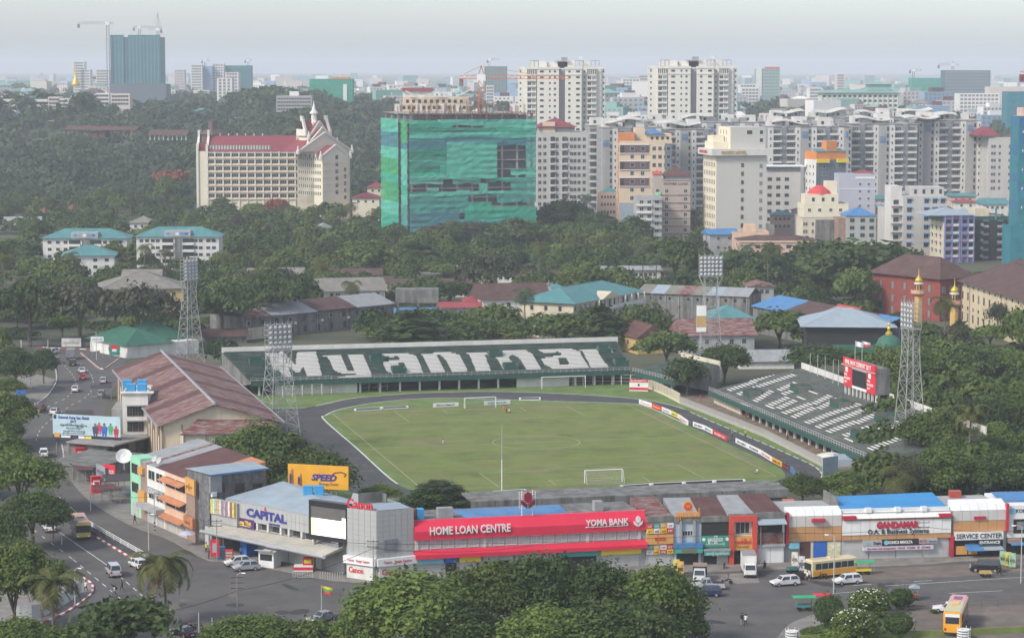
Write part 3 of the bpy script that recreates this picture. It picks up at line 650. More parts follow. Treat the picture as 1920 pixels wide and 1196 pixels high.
def leaves(name,lobes,ncl,per,size,mat,seed,sig=.55,up=.5,gap=.18,fill=.25,asp=.6,low=-.35):
    """many leaf-sized faces gathered in clumps through the lobes of a crown"""
    g=np.random.default_rng(seed);L_=np.array(lobes,float);wt=(L_[:,3]*L_[:,4]+L_[:,3]*L_[:,5]);wt /= wt.sum()
    k=g.choice(len(L_),ncl,p=wt);d=g.normal(size=(ncl,3));d /= np.linalg.norm(d,axis=1)[:,None]
    d[:,2]=np.where(d[:,2] < low,-d[:,2]*.6,d[:,2])
    rad=np.where(g.random(ncl) < fill,g.uniform(.35,.85,ncl),g.uniform(.86,1.05,ncl))
    c=L_[k,:3]+d*L_[k,3:6]*rad[:,None]
    keep=(np.sin(c[:,0]*1.9+seed)+np.sin(c[:,1]*2.1+seed*2)+np.sin(c[:,2]*2.6+seed*3))/3 > -1+gap*2.2
    c,d,k=c[keep],d[keep],k[keep];n=len(c)*per
    tone_c=.55*g.random(len(L_))[k]+.45*g.random(len(c))
    out_=g.random(len(c)) < .07;c=np.where(out_[:,None],c+d*g.uniform(.2,.9,len(c))[:,None],c)
    pos=np.repeat(c,per,0)+g.normal(size=(n,3))*sig*np.array([1,1,.7]);nr=np.repeat(d,per,0)*.8+g.normal(size=(n,3))*.55+np.array([0,0,up]);nr /= np.linalg.norm(nr,axis=1)[:,None]
    a=g.normal(size=(n,3));u=np.cross(nr,a);u /= np.linalg.norm(u,axis=1)[:,None];v=np.cross(nr,u)
    s_=size*g.uniform(.6,1.3,n)[:,None]
    q=np.stack([pos-u*s_-v*s_*asp*.3,pos-u*s_*.1+v*s_*asp-nr*s_*.15,pos+u*s_+v*s_*asp*.2,pos+u*s_*.1-v*s_*asp-nr*s_*.15],1).reshape(-1,3)
    me=bpy.data.meshes.new(name);me.vertices.add(4*n);me.vertices.foreach_set('co',q.astype(np.float32).ravel());me.loops.add(4*n);me.polygons.add(n)
    me.loops.foreach_set('vertex_index',np.arange(4*n,dtype=np.int32));me.polygons.foreach_set('loop_start',np.arange(0,4*n,4,dtype=np.int32))
    me.materials.append(mat);me.update(calc_edges=True)
    t=me.attributes.new('tone','FLOAT','FACE');t.data.foreach_set('value',np.clip(np.repeat(tone_c,per)*.75+g.random(n)*.35,0,1).astype(np.float32))
    return me
def dome(n,Rr,h0,h1,seed,flat=1.0,lob=.45,droop=0):
    g=random.Random(seed);out=[]
    for i in range(n):
        a=2*math.pi*i/n*2.4+g.random();r=Rr*(1-lob*.8)*math.sqrt((i+.3)/n);rr=Rr*lob*g.uniform(.75,1.15)
        z=h0+(h1-h0)*(.14+.66*(1-(r/Rr)**2))*g.uniform(.85,1.08)
        out.append((r*math.cos(a),r*math.sin(a),z,rr,rr,rr*.72*flat))
    return out
def trunk_mesh(name,lobes,h,r,seed,n=6):
    g=random.Random(seed);q=MB();top=Vector((g.uniform(-.3,.3),g.uniform(-.3,.3),h));q.tube((0,0,-.5),top,r,r*.7,7)
    for L_ in lobes[:n]:
        e=Vector(L_[:3])-Vector((0,0,L_[5]*.2));mid=top.lerp(e,.5)+Vector((0,0,.5));q.tube(top-Vector((0,0,h*.15*g.random())),mid,r*.5,r*.35,5);q.tube(mid,e,r*.35,r*.12,5)
        e2=e+Vector((g.uniform(-1.5,1.5),g.uniform(-1.5,1.5),g.uniform(.3,1)));q.tube(mid,e2,r*.25,r*.08,4)
    return q.mesh(name,mBark)
PROTO={}
def proto(kind,lod,lobes,H,mat,seed,ncl,per,size,th,tr,**kw):
    PROTO.setdefault((kind,lod),[]).append((leaves('crown',lobes,ncl,per,size,mat,seed,**kw),trunk_mesh('trunk',lobes,th,tr,seed),H,2*max(math.hypot(l[0],l[1])+l[3] for l in lobes)))
for sd_ in range(3):
    for lod,(nc,pr,sz) in {'hi':(1500,12,.27),'lo':(420,9,.56)}.items():
        lb=dome(17,6.1,1.4,10.4,sd_+1,1.15,.33)
        for mt in ('mid','dark','light'):
            proto('broad_'+mt,lod,lb,11.5,LG[mt],10+sd_,nc,pr,sz,2.6,.34)
        if sd_ < 2:
            lb=dome(18,8.6,3.2,8.6,sd_+5,.75,.3);proto('rain',lod,lb,9.6,LG['olive' if sd_ else 'dark'],20+sd_,int(nc*1.1),pr,sz*.85,4.0,.5,gap=.32,fill=.1,up=.8)
            lb=[(0,0,z,r,r,.8) for z,r in ((3.5,4.4),(5.3,4.0),(7.0,3.3),(8.6,2.4),(9.8,1.3))];lb=[(math.cos(a)*r*.55,math.sin(a)*r*.55,z+.3*math.sin(3*a+z),r*.5,r*.5,.55) for x,y,z,r,_,_2 in lb for a in [i*1.257+z for i in range(5)]]
            proto('layer',lod,lb,10.8,LG['mid' if sd_ else 'dark'],30+sd_,int(nc*.9),pr,sz,5.0,.3,sig=.38,up=1.6,gap=.12)
            lb=dome(9,4.2,.3,8.8,sd_+9,1.3,.5);proto('round',lod,lb,9.8,LG['blue' if sd_ else 'dark'],40+sd_,nc,pr,sz,2.0,.3,gap=.1)
            lb=dome(10,5.0,3.0,10.0,sd_+12,1.1,.34);proto('feathery',lod,lb,11,LG['brown' if sd_ else 'olive'],50+sd_,int(nc*.6),pr,sz*.7,4.2,.28,gap=.3,sig=.8)
lb=dome(10,5.5,3.0,8.0,3,.7,.42);proto('flame','lo',lb,8.8,LG['flame'],61,330,9,.62,3.2,.3);PROTO[('flame','hi')]=PROTO[('flame','lo')]
lb=dome(7,3.0,.2,3.6,4,1.0,.5);proto('bush','hi',lb,4.0,LG['mid'],71,420,12,.26,.8,.1);proto('bush','hi',dome(7,3.0,.2,3.4,8,1,.5),4.0,LG['light'],72,420,12,.28,.8,.1);proto('bush','lo',lb,4.0,LG['mid'],73,120,9,.5,.8,.1)
proto('plumeria','hi',dome(9,3.2,1.4,4.2,6,.9,.4),4.8,LG['dark'],75,330,9,.34,1.6,.2,gap=.3);PROTO[('plumeria','lo')]=PROTO[('plumeria','hi')]
# palms
def frond(L_,droop,seed,nl=16,wl=.9,pitch=.8,mat=None):
    g=random.Random(seed);pts=[];a=pitch;p=Vector((0,0,0))
    for i in range(9):pts.append(p.copy());p += Vector((math.cos(a),0,math.sin(a)))*L_/8;a -= droop/8*(1+i*.12)
    q=MB();cols=[]
    for i in range(8):q.tube(pts[i],pts[i+1],.05*(1-i/9),.05*(1-(i+1)/9),3,cap=False)
    for k in range(nl):
        f=(k+1.5)/(nl+1)*8;i=min(int(f),7);b=pts[i].lerp(pts[i+1],f-i);t=(pts[i+1]-pts[i]).normalized();ll=wl*(.5+1.1*math.sin(math.pi*min(.98,.12+.88*k/nl)))
        for s in (-1,1):
            o=Vector((t.x*.55,s*.9,t.z*.55-.22-.2*g.random())).normalized()*ll;w_=t*(.085+.03*g.random() if nl > 20 else .13)*L_/4.5
            q.quad(b-w_*.7,b+w_*.7,b+o+w_*.35,b+o-w_*.35)
    return q
def mesh_tone(q,name,mat,seed,lo=.1,hi=1):
    me=q.mesh(name,mat);g=np.random.default_rng(seed);t=me.attributes.new('tone','FLOAT','FACE');t.data.foreach_set('value',g.uniform(lo,hi,len(me.polygons)).astype(np.float32));return me
FRONDS=[mesh_tone(frond(5.2,d,i,30,.8,p),'frond',LG['palm'],i) for i,(d,p) in enumerate([(1.5,.95),(2.1,.6),(1.7,.2)])]+[mesh_tone(frond(4.4,1.0,9,12,.9,-.55),'dry_frond',mDry,9)]
def palm_crown(L_,n,seed,wl):
    q=MB();g=random.Random(seed)
    for i in range(n):
        fr=frond(L_*g.uniform(.85,1.1),g.uniform(1.3,2.2),seed*50+i,11,wl,g.choice([1.1,.8,.5,.2,-.2]));q.x=Matrix.Rotation(i*2.39996,4,'Z');q.add(fr.v,fr.f)
    return q
PALMC=[mesh_tone(palm_crown(4.6,20,s,1.2),'crown',LG['palm'],s) for s in (1,2)]+[mesh_tone(palm_crown(4.6,20,3,1.2),'crown',LG['blue'],3)]
def palm_trunk(h,r,seed):
    q=MB();g=random.Random(seed);bend=g.uniform(-.7,.7);pts=[Vector((bend*(k/8)**2,.3*bend*(k/8),h*k/8)) for k in range(9)]
    for k in range(8):q.tube(pts[k],pts[k+1],r*(1.25-.07*k),r*(1.25-.07*(k+1)),7)
    return q,pts[-1]
PTR=[palm_trunk(9,.2,s) for s in (1,2,3)];PTM=[q.mesh('trunk',mBarkP) for q,_ in PTR]
def near_palm(px,yb,yc,label,seed,nf=26,fl=1.0):
    b=G(px,yb);h=(yb-yc)/(F/b.y);t=thing('palm_tree',label,'palm tree',b);q,top=palm_trunk(h,.2,seed);q.build('trunk',mBarkP,t);g=random.Random(seed)
    for i in range(nf):
        k=g.choice([0,0,1,1,2,2]) if i < nf-5 else 3
        o=link('frond',FRONDS[k],t,top);o.rotation_euler=(g.uniform(-.15,.15),g.uniform(-.1,.15),i*2.39996+g.uniform(-.2,.2));o.scale=(fl*g.uniform(.85,1.12),)*3
    q=MB()
    for i in range(7):a=i*.9;c=top+Vector((.35*math.cos(a),.35*math.sin(a),-.35-.1*(i % 3)));q.lathe([(.02,-.16),(.14,-.06),(.15,.06),(.02,.17)],6,c=c)
    q.build('coconuts',M('coconut',(.3,.2,.05),.7,.2),t)
    return t
def plant(kind,p,h,w_,label,lod=None,group=None,name='tree'):
    lod=lod or ('hi' if p.y < 620 else 'lo');ps=PROTO[(kind,lod)];cr,tr,H,W_=ps[rng.integers(len(ps))]
    t=thing(name,label,'bush' if name.endswith('bush') else 'tree',p,rng.uniform(0,6.28),group);t.scale=(w_/W_,w_/W_,h/H)
    link('trunk',tr,t);link('crown',cr,t);return t
def far_palm(p,h,label,group=None):
    i=rng.integers(3);t=thing('palm_tree',label,'palm tree',p,rng.uniform(0,6.28),group);s=rng.uniform(.85,1.1);t.scale=(s,s,h/10.5)
    link('trunk',PTM[i],t);o=link('crown',PALMC[i],t,PTR[i][1]);o.scale=(1,1,10.5/h);return t
def tree(px,yb,yt,wpx,kind,label,group=None,name='tree'):
    b=G(px,yb);sc_=F/b.y
    if b.y > 1350:b.z=hill(b.x,b.y)
    return plant(kind,b,(yb-yt)/sc_,wpx/sc_,label,None,group,name)
# trees one can pick out, from the front of the picture to the back
for a in [
 (775,1245,1046,300,'broad_light','big leafy tree at the bottom, left front of the grove before the red bank building'),(905,1222,1030,210,'broad_mid','tall leafy tree in the grove, under the middle of the red bank front'),
 (1005,1215,1010,200,'broad_dark','dark crown reaching highest in front of the red bank building'),(1120,1218,1034,240,'broad_dark','wide dark tree in the grove below the white bank lettering'),
 (1235,1222,1036,190,'broad_mid','green tree at the right end of the grove before the painted shop signs'),(850,1262,1108,230,'broad_dark','low dark tree in front of the grove, second from its left'),(1020,1268,1120,230,'broad_light','leafy tree at the bottom edge in the middle of the grove'),
 (1170,1262,1110,240,'broad_dark','dense dark tree at the bottom edge, right part of the grove'),(690,1250,1112,150,'broad_light','leafy tree at the bottom left tip of the grove by the flagpole'),(1275,1232,1108,120,'broad_dark','dark rounded tree beside the blue car, right tip of the grove'),
 (28,1190,992,190,'broad_light','tall light green tree at the left edge by the white hoarding'),(62,1030,905,150,'broad_dark','dark tree hanging over the road left of the yellow bus'),(-8,1075,930,130,'broad_dark','dark tree at the left edge above the light green tree'),
 (40,965,835,180,'broad_mid','broad green tree on the left roadside opposite the bus shelters'),(100,1012,918,75,'broad_dark','small dark tree with a bare trunk close to the bus'),(0,900,790,120,'broad_mid','green tree at the left edge beside the white sport wagon'),
 (18,835,722,130,'broad_mid','green tree at the left edge below the red gate house'),(30,735,640,110,'broad_dark','dark tree on the inside of the road bend'),(82,720,650,55,'round','dark green tree close to the kerb inside the bend'),(-5,690,600,60,'broad_mid','tree at the left edge beyond the bend'),
 (245,1235,1122,190,'plumeria','large leaved shrub tree at the bottom beside the tall palm'),(30,1240,1150,160,'broad_mid','leafy tree in the bottom left corner'),(150,1240,1172,120,'bush','light green bush at the bottom left'),(470,1238,1140,200,'broad_light','spreading light green tree at the bottom left of the flagpole'),(585,1232,1160,120,'bush','low bush under the flagpole'),
 (822,968,898,140,'layer','dark layered tree in front of the pitch beside the red bank roof'),(712,950,903,90,'broad_light','yellowish green tree behind the grey panelled tower'),(770,965,925,60,'round','small dark tree between the grey tower and the layered tree'),
 (500,950,776,230,'broad_mid','big green tree between the hall and the supermarket'),(590,960,826,160,'broad_mid','green tree behind the orange drink billboard'),(448,935,795,150,'broad_dark','dark tree at the near gable of the rusty hall'),(545,975,880,150,'broad_dark','dark tree behind the supermarket roof'),
 (1505,948,880,100,'broad_mid','green tree at the near right corner of the running track'),(1600,945,876,140,'broad_mid','green tree behind the near end of the right grandstand'),(1352,960,924,46,'bush','small light bush on the shop roof edge'),(1700,955,850,90,'feathery','thin feathery tree at the foot of the near right floodlight tower'),
 (1770,945,828,170,'broad_mid','green tree behind the blue shop roof, left of the green gabled house'),(1868,945,842,160,'broad_dark','dark tree in front of the green gabled house'),(1925,940,860,110,'broad_mid','tree at the right edge over the service shop'),(1750,880,752,150,'broad_mid','green tree right of the near floodlight tower'),
 (1838,850,735,150,'broad_dark','dark tree above the green gabled house'),(1905,830,700,130,'broad_mid','tree at the right edge below the cream school'),(1665,755,640,130,'broad_mid','green tree right of the scoreboard'),(1740,745,640,150,'broad_mid','spreading green tree left of the near minaret foot'),(1815,745,635,150,'broad_dark','dark tree right of the near minaret foot'),
 (1885,740,640,150,'broad_mid','spreading tree in front of the cream school'),(1790,690,600,60,'feathery','thin tree between the two minarets'),(1870,640,560,50,'feathery','thin tall tree before the cream school wall'),(1915,690,560,90,'broad_light','yellow green tree at the right edge before the school'),
 (1532,712,638,130,'round','dense rounded tree behind the far end of the right grandstand'),(1595,700,650,90,'broad_dark','dark tree behind the scoreboard'),(1358,722,636,95,'round','dark tree round the foot of the corner floodlight tower'),(1288,742,672,80,'plumeria','blossoming tree in front of the corner stand'),
 (1250,690,612,120,'broad_mid','green tree behind the cream corner parapet'),(1462,655,572,140,'broad_mid','green tree in front of the long rusty roofs'),(1525,660,600,90,'broad_mid','green tree left of the pale blue metal roof'),
 (775,665,583,150,'layer','layered dark green tree behind the lettered stand, left one'),(850,655,595,100,'broad_mid','green tree behind the lettered stand beside the layered tree'),(903,652,592,90,'broad_mid','green tree behind the middle of the lettered stand'),(962,650,600,100,'broad_mid','green tree left of the blue roofed school'),(1058,650,583,140,'broad_mid','green tree before the blue roofed school'),
 (1125,655,572,110,'layer','layered tree before the open galleries of the blue roofed school'),(418,700,630,76,'round','dense round tree at the left end of the lettered stand'),(820,640,570,70,'broad_dark','dark tree left of the palm behind the stand'),
 (55,650,520,180,'rain','wide dark rain tree at the left beyond the street'),(150,650,522,170,'rain','wide dark rain tree beyond the street fence'),(262,655,528,180,'rain','rain tree with bare spreading limbs before the yellow house'),(415,640,525,150,'rain','wide rain tree right of the rear floodlight tower'),(505,625,512,140,'rain','dark spreading tree left of the grey roofed flats'),(570,610,505,90,'broad_dark','dark tree close to the grey roofed flats'),
 (845,580,520,80,'round','dark tree before the white rows of flats'),(690,515,440,120,'broad_light','bright green tree in the village right of the pink hut'),(775,498,452,110,'layer','flat layered green tree in the middle of the village'),(920,575,470,140,'rain','dark bare limbed rain tree in the middle of the village'),(1085,560,480,110,'broad_light','bright green tree before the long white flats'),
 (1610,575,432,240,'broad_dark','huge dark tree left of the blue and lilac flats'),(1530,540,440,150,'broad_dark','dark tree right of the pink building'),(1705,560,455,110,'broad_dark','dark tree before the blue and lilac flats'),(1605,592,490,84,'broad_light','bright green tree in front of the huge dark tree'),(1440,555,460,100,'broad_dark','dark tree before the pink building'),(1385,545,455,110,'broad_dark','dark tree left of the pink building'),(1265,540,432,120,'broad_mid','tree below the tall beige hotel, left side'),
 (1062,445,366,120,'broad_dark','dense tree at the right foot of the green netted building'),(1118,450,392,90,'broad_dark','dark tree below the white flats with the red roof'),(875,460,412,170,'feathery','brown spreading tree before the green netted building'),(970,470,405,130,'broad_dark','dark tree at the foot of the green netted building'),(1190,470,400,90,'broad_dark','dark tree below the brown banded hotel'),
 (310,395,325,54,'broad_light','yellow green tree in the wood left of the red roofed hotel'),(320,375,322,80,'flame','red flowering tree behind the yellow green one'),(520,420,370,46,'flame','red flowering tree below the red roofed hotel'),(1195,600,540,60,'broad_mid','tree against the stained wall right of the blue roofed school'),(1295,600,550,60,'broad_dark','dark tree left of the corner tower beside a stained wall')]:
    tree(*a)
near_palm(312,1172,1052,'tall coconut palm standing in front of the wide road junction',3,23,1.1);near_palm(100,1215,1090,'coconut palm at the left over the red and white kerb',5,22,1.0)
near_palm(1815,905,770,'coconut palm among the trees right of the near floodlight tower',6,22,.9);near_palm(578,900,845,'coconut palm top rising behind the orange billboard',8,20,.85)
for px,yb,yt,lb in [(657,605,522,'palm before the grey roofed flats'),(985,640,535,'palm behind the lettered stand, left of the blue roofed school'),(1690,960,880,'palm at the foot of the near floodlight tower'),(1772,690,545,'fan palm beside the red brick school'),(600,560,480,'palm left of the pink hut'),(575,520,430,'palm in the village left of the bright tree'),(1230,560,470,'palm right of the long white flats'),(1205,540,450,'palm above the long white flats'),(1010,545,445,'palm in the middle of the village, right of the bare rain tree'),(1075,500,430,'palm left of the long white flats'),(1440,560,450,'palm in front of the pink building'),(1400,550,450,'palm left of the pink building front'),
                       (415,540,470,'palm beside the white block with green roof'),(270,520,455,'palm between the two green roofed blocks'),(310,525,465,'palm before the right green roofed block'),(130,540,470,'palm left of the small green roofed house'),(10,560,470,'palm at the left edge of the village'),(780,455,375,'palm before the green net'),(1100,430,360,'palm at the right corner of the green net'),(245,415,350,'palm in the wood at the left'),(1455,540,455,'palm right of the pink building corner')]:
    b=G(px,yb);far_palm(b,(yb-yt)/(F/b.y),lb)
# clipped garden shrubs at the bottom right: tight balls
def ball(px,yb,yt,wpx,label,flower=False,seed=1):
    b=G(px,yb);s=F/b.y;h=(yb-yt)/s;r=wpx/s/2;t=thing('clipped_bush',label,'bush',b);st=.16 if not flower else .1
    lb=[(0,0,h*st+(h*(1-st))/2,r,r,h*(1-st)/2)] if not flower else [(r*.5*math.cos(a),r*.5*math.sin(a),h*.5,r*.6,r*.6,h*.45) for a in (0,1.3,2.6,3.9,5.2)]+[(0,0,h*.6,r*.6,r*.6,h*.4)]
    link('crown',leaves('crown',lb,900 if not flower else 800,9,.11 if not flower else .2,LG['dark'] if not flower else LG['mid'],seed,sig=.1 if not flower else .2,up=.2,gap=0,fill=.15,low=-1.1),t)
    q=MB();q.tube((0,0,-.1),(0,0,h*.5),.12,.08);q.build('trunk',mBark,t)
    if flower:
        g=np.random.default_rng(seed);q=MB()
        for i in range(70):
            a=g.uniform(0,6.28);e=g.uniform(.1,1.4);x,y,z=r*1.02*math.cos(e)*math.cos(a),r*1.02*math.cos(e)*math.sin(a),h*.5+h*.5*math.sin(e);q.box(x-.09,y-.09,z-.05,x+.09,y+.09,z+.05)
        stuff(q.build('blossoms',mFlower,t))
ball(1554,1178,1115,56,'round clipped bush left of the park lamp',False,1);ball(1690,1142,1102,44,'round clipped bush behind the coach, at the road',False,2);ball(1684,1194,1146,54,'round clipped bush nearest to the coach',False,3)
ball(1601,1196,1140,86,'white flowering bush at the front of the garden island',True,4);ball(1630,1155,1102,76,'white flowering bush behind the park lamp',True,5)
for px,yb,yt,w_ in ((1520,1196,1176,40),(1562,1215,1180,60),(1750,1150,1142,14)):tree(px,yb,yt,w_,'bush','low bush in the garden island, %s' % {1520:'by the white slatted bin',1562:'at the lower edge',1750:'small clump behind the coach'}[px],name='low_bush')
# ---- woods and village greenery
def spot(px,py,xs,ys):return ['upper ','middle ','lower '][min(2,int(3*(py-min(ys))/(max(ys)-min(ys)+1)))]+['left','centre left','centre','centre right','right'][min(4,int(5*(px-min(xs))/(max(xs)-min(xs)+1)))]
def scatter(poly,n,kinds,wm,hm,label,group,seed,mind=26,palms=0.0):
    g=random.Random(seed);xs=[p[0] for p in poly];ysq=[p[1] for p in poly];pts=[];tries=0;k=0
    while k < n and tries < n*60:
        tries += 1;px,py=g.uniform(min(xs),max(xs)),g.uniform(min(ysq),max(ysq))
        if not inpoly(px,py,poly):continue
        b=G(px,py);s=F/b.y;m=mind*s/6
        if any(-2.5 < (v := mi @ b).x < l+2.5 and -5 < v.y < d+2 for mi,l,d in FOOT):continue
        if any(abs(px-x) < m and abs(py-y) < m*.4 for x,y in pts):continue
        pts.append((px,py));k += 1
        if g.random() < palms:far_palm(b,g.uniform(9,14),'coconut palm '+label+', '+spot(px,py,xs,ysq),group+', palms');continue
        kd=g.choice(kinds);kw={'rain':'spreading dark tree','broad_mid':'leafy green tree','broad_dark':'dark green tree','broad_light':'light green tree','layer':'layered green tree','round':'dense round tree','feathery':'thin brownish tree','bush':'bush','flame':'red flowering tree'}[kd]
        plant(kd,b,g.uniform(*hm),g.uniform(*wm),kw+' '+label+', '+spot(px,py,xs,ysq),None,group+', '+kw+'s')
# ---------------------------------------------------------------- buildings: helpers
FOOT=[]
mGlassD=M('glass_dark',(.035,.04,.045),.2,.3,.8,spec=.6);mGlassG=M('glass_grey',(.2,.21,.22),.25,.25,.6,spec=.6);mFrameW=M('frame_white',(.62,.61,.58),.7,.05);mFrameG=M('frame_grey',(.3,.3,.3),.7,.1);mFrameB=M('frame_brown',(.14,.09,.07),.7,.1)
WC={}
def winmesh(w_,h,fm,gm,nx=1,hood=None,fr=.08,dep=.1):
    k=(round(w_,2),round(h,2),fm.name,gm.name,nx,hood.name if hood else None)
    if k not in WC:
        q=MB();q.box(0,-dep,0,w_,0,fr,0);q.box(0,-dep,h-fr,w_,0,h,0);q.box(0,-dep,fr,fr,0,h-fr,0);q.box(w_-fr,-dep,fr,w_,0,h-fr,0)
        q.quad((fr,-.02,fr),(w_-fr,-.02,fr),(w_-fr,-.02,h-fr),(fr,-.02,h-fr),1)
        for i in range(1,nx):x=w_*i/nx;q.box(x-fr*.4,-.07,fr,x+fr*.4,-.022,h-fr,0)
        if hood:q.add([(-.15,-.02,h+.35),(w_+.15,-.02,h+.35),(w_+.15,-.75,h-.05),(-.15,-.75,h-.05),(-.15,-.02,h+.27),(w_+.15,-.02,h+.27),(w_+.15,-.73,h-.12),(-.15,-.73,h-.12)],[(0,3,2,1),(4,5,6,7),(3,7,6,2),(0,4,7,3),(1,2,6,5)],2)
        WC[k]=q.mesh('window',[fm,gm]+([hood] if hood else []))
    return WC[k]
class Bld:
    """a building in its own frame: x along the front, y into the depth, z up"""
    def __init__(s,label,pL,pR,depth,cat='building',name='building',group=None,foot=True,z=None):
        pL,pR=Vector(pL),Vector(pR);s.L=(pR.xy-pL.xy).length;s.D=depth;s.t=thing(name,label,cat,group=group)
        s.z0=(min(hill(pL.x,pL.y),hill(pR.x,pR.y)) if z is None else z);s.M=frame((pL.x,pL.y,s.z0),pR-pL);s.t.matrix_world=s.M
        if foot:FOOT.append((s.M.inverted(),s.L,depth))
    def part(s,name,mats,fn,parent=None):
        q=MB();fn(q);return q.build(name,mats,parent or s.t)
    def box(s,name,m,x0,y0,z0,x1,y1,z1):q=MB();q.box(x0,y0,z0,x1,y1,z1);return q.build(name,m,s.t)
    def body(s,h,m,top=None,name='wall'):q=MB();q.box(0,0,-1,s.L,s.D,h);s.h=h;return q.build(name,[m],s.t)
    def win(s,face,x,z,w_,h,fm=mFrameW,gm=mGlassD,nx=1,hood=None,off=0.0,name='window'):
        o=link(name,winmesh(w_,h,fm,gm,nx,hood),s.t)
        if face == 'F':o.location=(x,-off,z)
        elif face == 'L':o.location=(-off,s.D-x,z);o.rotation_euler=(0,0,R(-90))
        elif face == 'R':o.location=(s.L+off,x,z);o.rotation_euler=(0,0,R(90))
        return o
    def grid(s,face,xs,zs_,w_,h,**k):
        for z in zs_:
            for x in xs:s.win(face,x,z,w_,h,**k)
    def flat(s,h,m,par=.5,th=.2,mw=None,name='parapet'):
        q=MB();L_,D_=s.L,s.D
        q.box(-.05,-.05,h,L_+.05,th,h+par);q.box(-.05,D_-th,h,L_+.05,D_+.05,h+par);q.box(-.05,th,h,th,D_-th,h+par);q.box(L_-th,th,h,L_+.05,D_-th,h+par);q.build(name,mw or m,s.t)
        q=MB();q.box(th,th,h,L_-th,D_-th,h+.04);q.build('roof',m,s.t)
    def hip(s,h,rh,m,ov=.6,ridge=None,gable=False,name='roof',along=True,x0=0,x1=None,y0=0,y1=None):
        x1=s.L if x1 is None else x1;y1=s.D if y1 is None else y1;x0 -= ov;x1 += ov;y0 -= ov;y1 += ov;W_,D_=x1-x0,y1-y0;q=MB()
        if W_ >= D_:i=0 if gable else min(D_/2,W_*.45);a,b=(x0+i,(y0+y1)/2,h+rh),(x1-i,(y0+y1)/2,h+rh)
        else:i=0 if gable else min(W_/2,D_*.45);a,b=((x0+x1)/2,y0+i,h+rh),((x0+x1)/2,y1-i,h+rh)
        c=[(x0,y0,h),(x1,y0,h),(x1,y1,h),(x0,y1,h)]
        if W_ >= D_:q.add(c+[a,b],[(0,1,5,4),(1,2,5),(2,3,4,5),(3,0,4),(3,2,1,0)])
        else:q.add(c+[a,b],[(0,1,4),(1,2,5,4),(2,3,5),(3,0,4,5),(3,2,1,0)])
        r_=q.build(name,m,s.t);q=MB();q.path([a,b],.12,4)
        if not gable:
            for k_,e in zip(range(4),([a,b,b,a] if W_ >= D_ else [a,a,b,b])):q.path([c[k_],e],.09,4)
        q.build('ridge_cap',m,r_);return r_
class Fac(Bld):
    """a street front laid out from the photograph: px spans on its own base line"""
    def __init__(s,label,a,b,depth,**k):
        s.a,s.b=a,b;super().__init__(label,G(*a),G(*b),depth,**k);s.inv=s.M.inverted()
    def f(s,px,py):
        """photo point -> (x, z) on the front plane"""
        o=s.inv @ Vector((0,0,CZ));r=s.inv.to_3x3() @ ray(px,py);k=-o.y/r.y;p=o+r*k;return p.x,p.z
    def pan(s,name,m,px0,py0,px1,py1,out=.15,inn=-.003,slope=True,bottom=None):
        """a panel whose top edge starts at (px0,py0) and whose bottom edge ends at (px1,py1)"""
        x0,z1=s.f(px0,py0);x1,z0=s.f(px1,py1)
        if bottom is not None:z0=bottom
        return s.box(name,m,x0,-out,z0,x1,-inn if inn < 0 else inn,z1),(x0,z0,x1,z1)
    def txt(s,str_,px0,pyb,px1,h,m,out=.2,bold=.03,**k):
        x0,z=s.f(px0,pyb);x1,_=s.f(px1,pyb);return text(str_,h,m,s.t,(x0,-out,z),width=x1-x0,bold=bold,**k)
mRust=M('rusty_sheet',(.15,.045,.035),.8,.4,.9,dirt=.95,dcol=(.33,.3,.29),stretch=(.5,1.6,.5));mRustD=M('brown_sheet',(.1,.045,.042),.8,.25,.4,dirt=.4,dcol=(.17,.1,.09),stretch=(.7,.15,.4))
mGreyS=M('grey_sheet',(.3,.31,.32),.6,.15,.5,dirt=.5,dcol=(.2,.18,.16),stretch=(.7,.12,.4));mBlueS=M('blue_sheet',(.06,.19,.4),.55,.15,.4,dirt=.3,dcol=(.2,.33,.48),stretch=(.5,.1,.4));mPaleB=M('pale_blue_sheet',(.29,.35,.4),.6,.12,.4,dirt=.4,dcol=(.35,.38,.4),stretch=(.6,.1,.4))
mOrS=M('orange_roof',(.48,.2,.1),.75,.15,.5,dirt=.3,dcol=(.3,.16,.1));mMint=M('mint_wall',(.3,.62,.42),.85,.08,.4,dirt=.3,dcol=(.2,.36,.27));mPeach=M('peach_wall',(.68,.47,.33),.85,.08,.4,dirt=.35,dcol=(.4,.3,.22),stretch=(.5,.5,.1));mWhiteW=M('white_wall',(.68,.67,.63),.85,.08,.4,dirt=.4,dcol=(.33,.31,.28),stretch=(.5,.5,.1))
mGreyW=M('grey_wall',(.38,.38,.38),.85,.1,.4,dirt=.4,dcol=(.2,.2,.19),stretch=(.5,.5,.1));mStone=M('blackened_stone',(.17,.17,.175),.95,.4,1.2,dirt=.9,dcol=(.05,.05,.055),stretch=(.9,.9,.3));mBrownP=M('brown_panel',(.3,.21,.17),.8,.12);mClad=M('grey_cladding',(.4,.4,.39),.55,.06,.3,dirt=.2,dcol=(.3,.29,.27));mCladL=M('light_cladding',(.55,.54,.51),.6,.06,.3,dirt=.25,dcol=(.38,.36,.33));mBeige=M('beige_canopy',(.45,.42,.36),.7,.08,.3,dirt=.35,dcol=(.28,.26,.22),stretch=(.4,.4,.2))
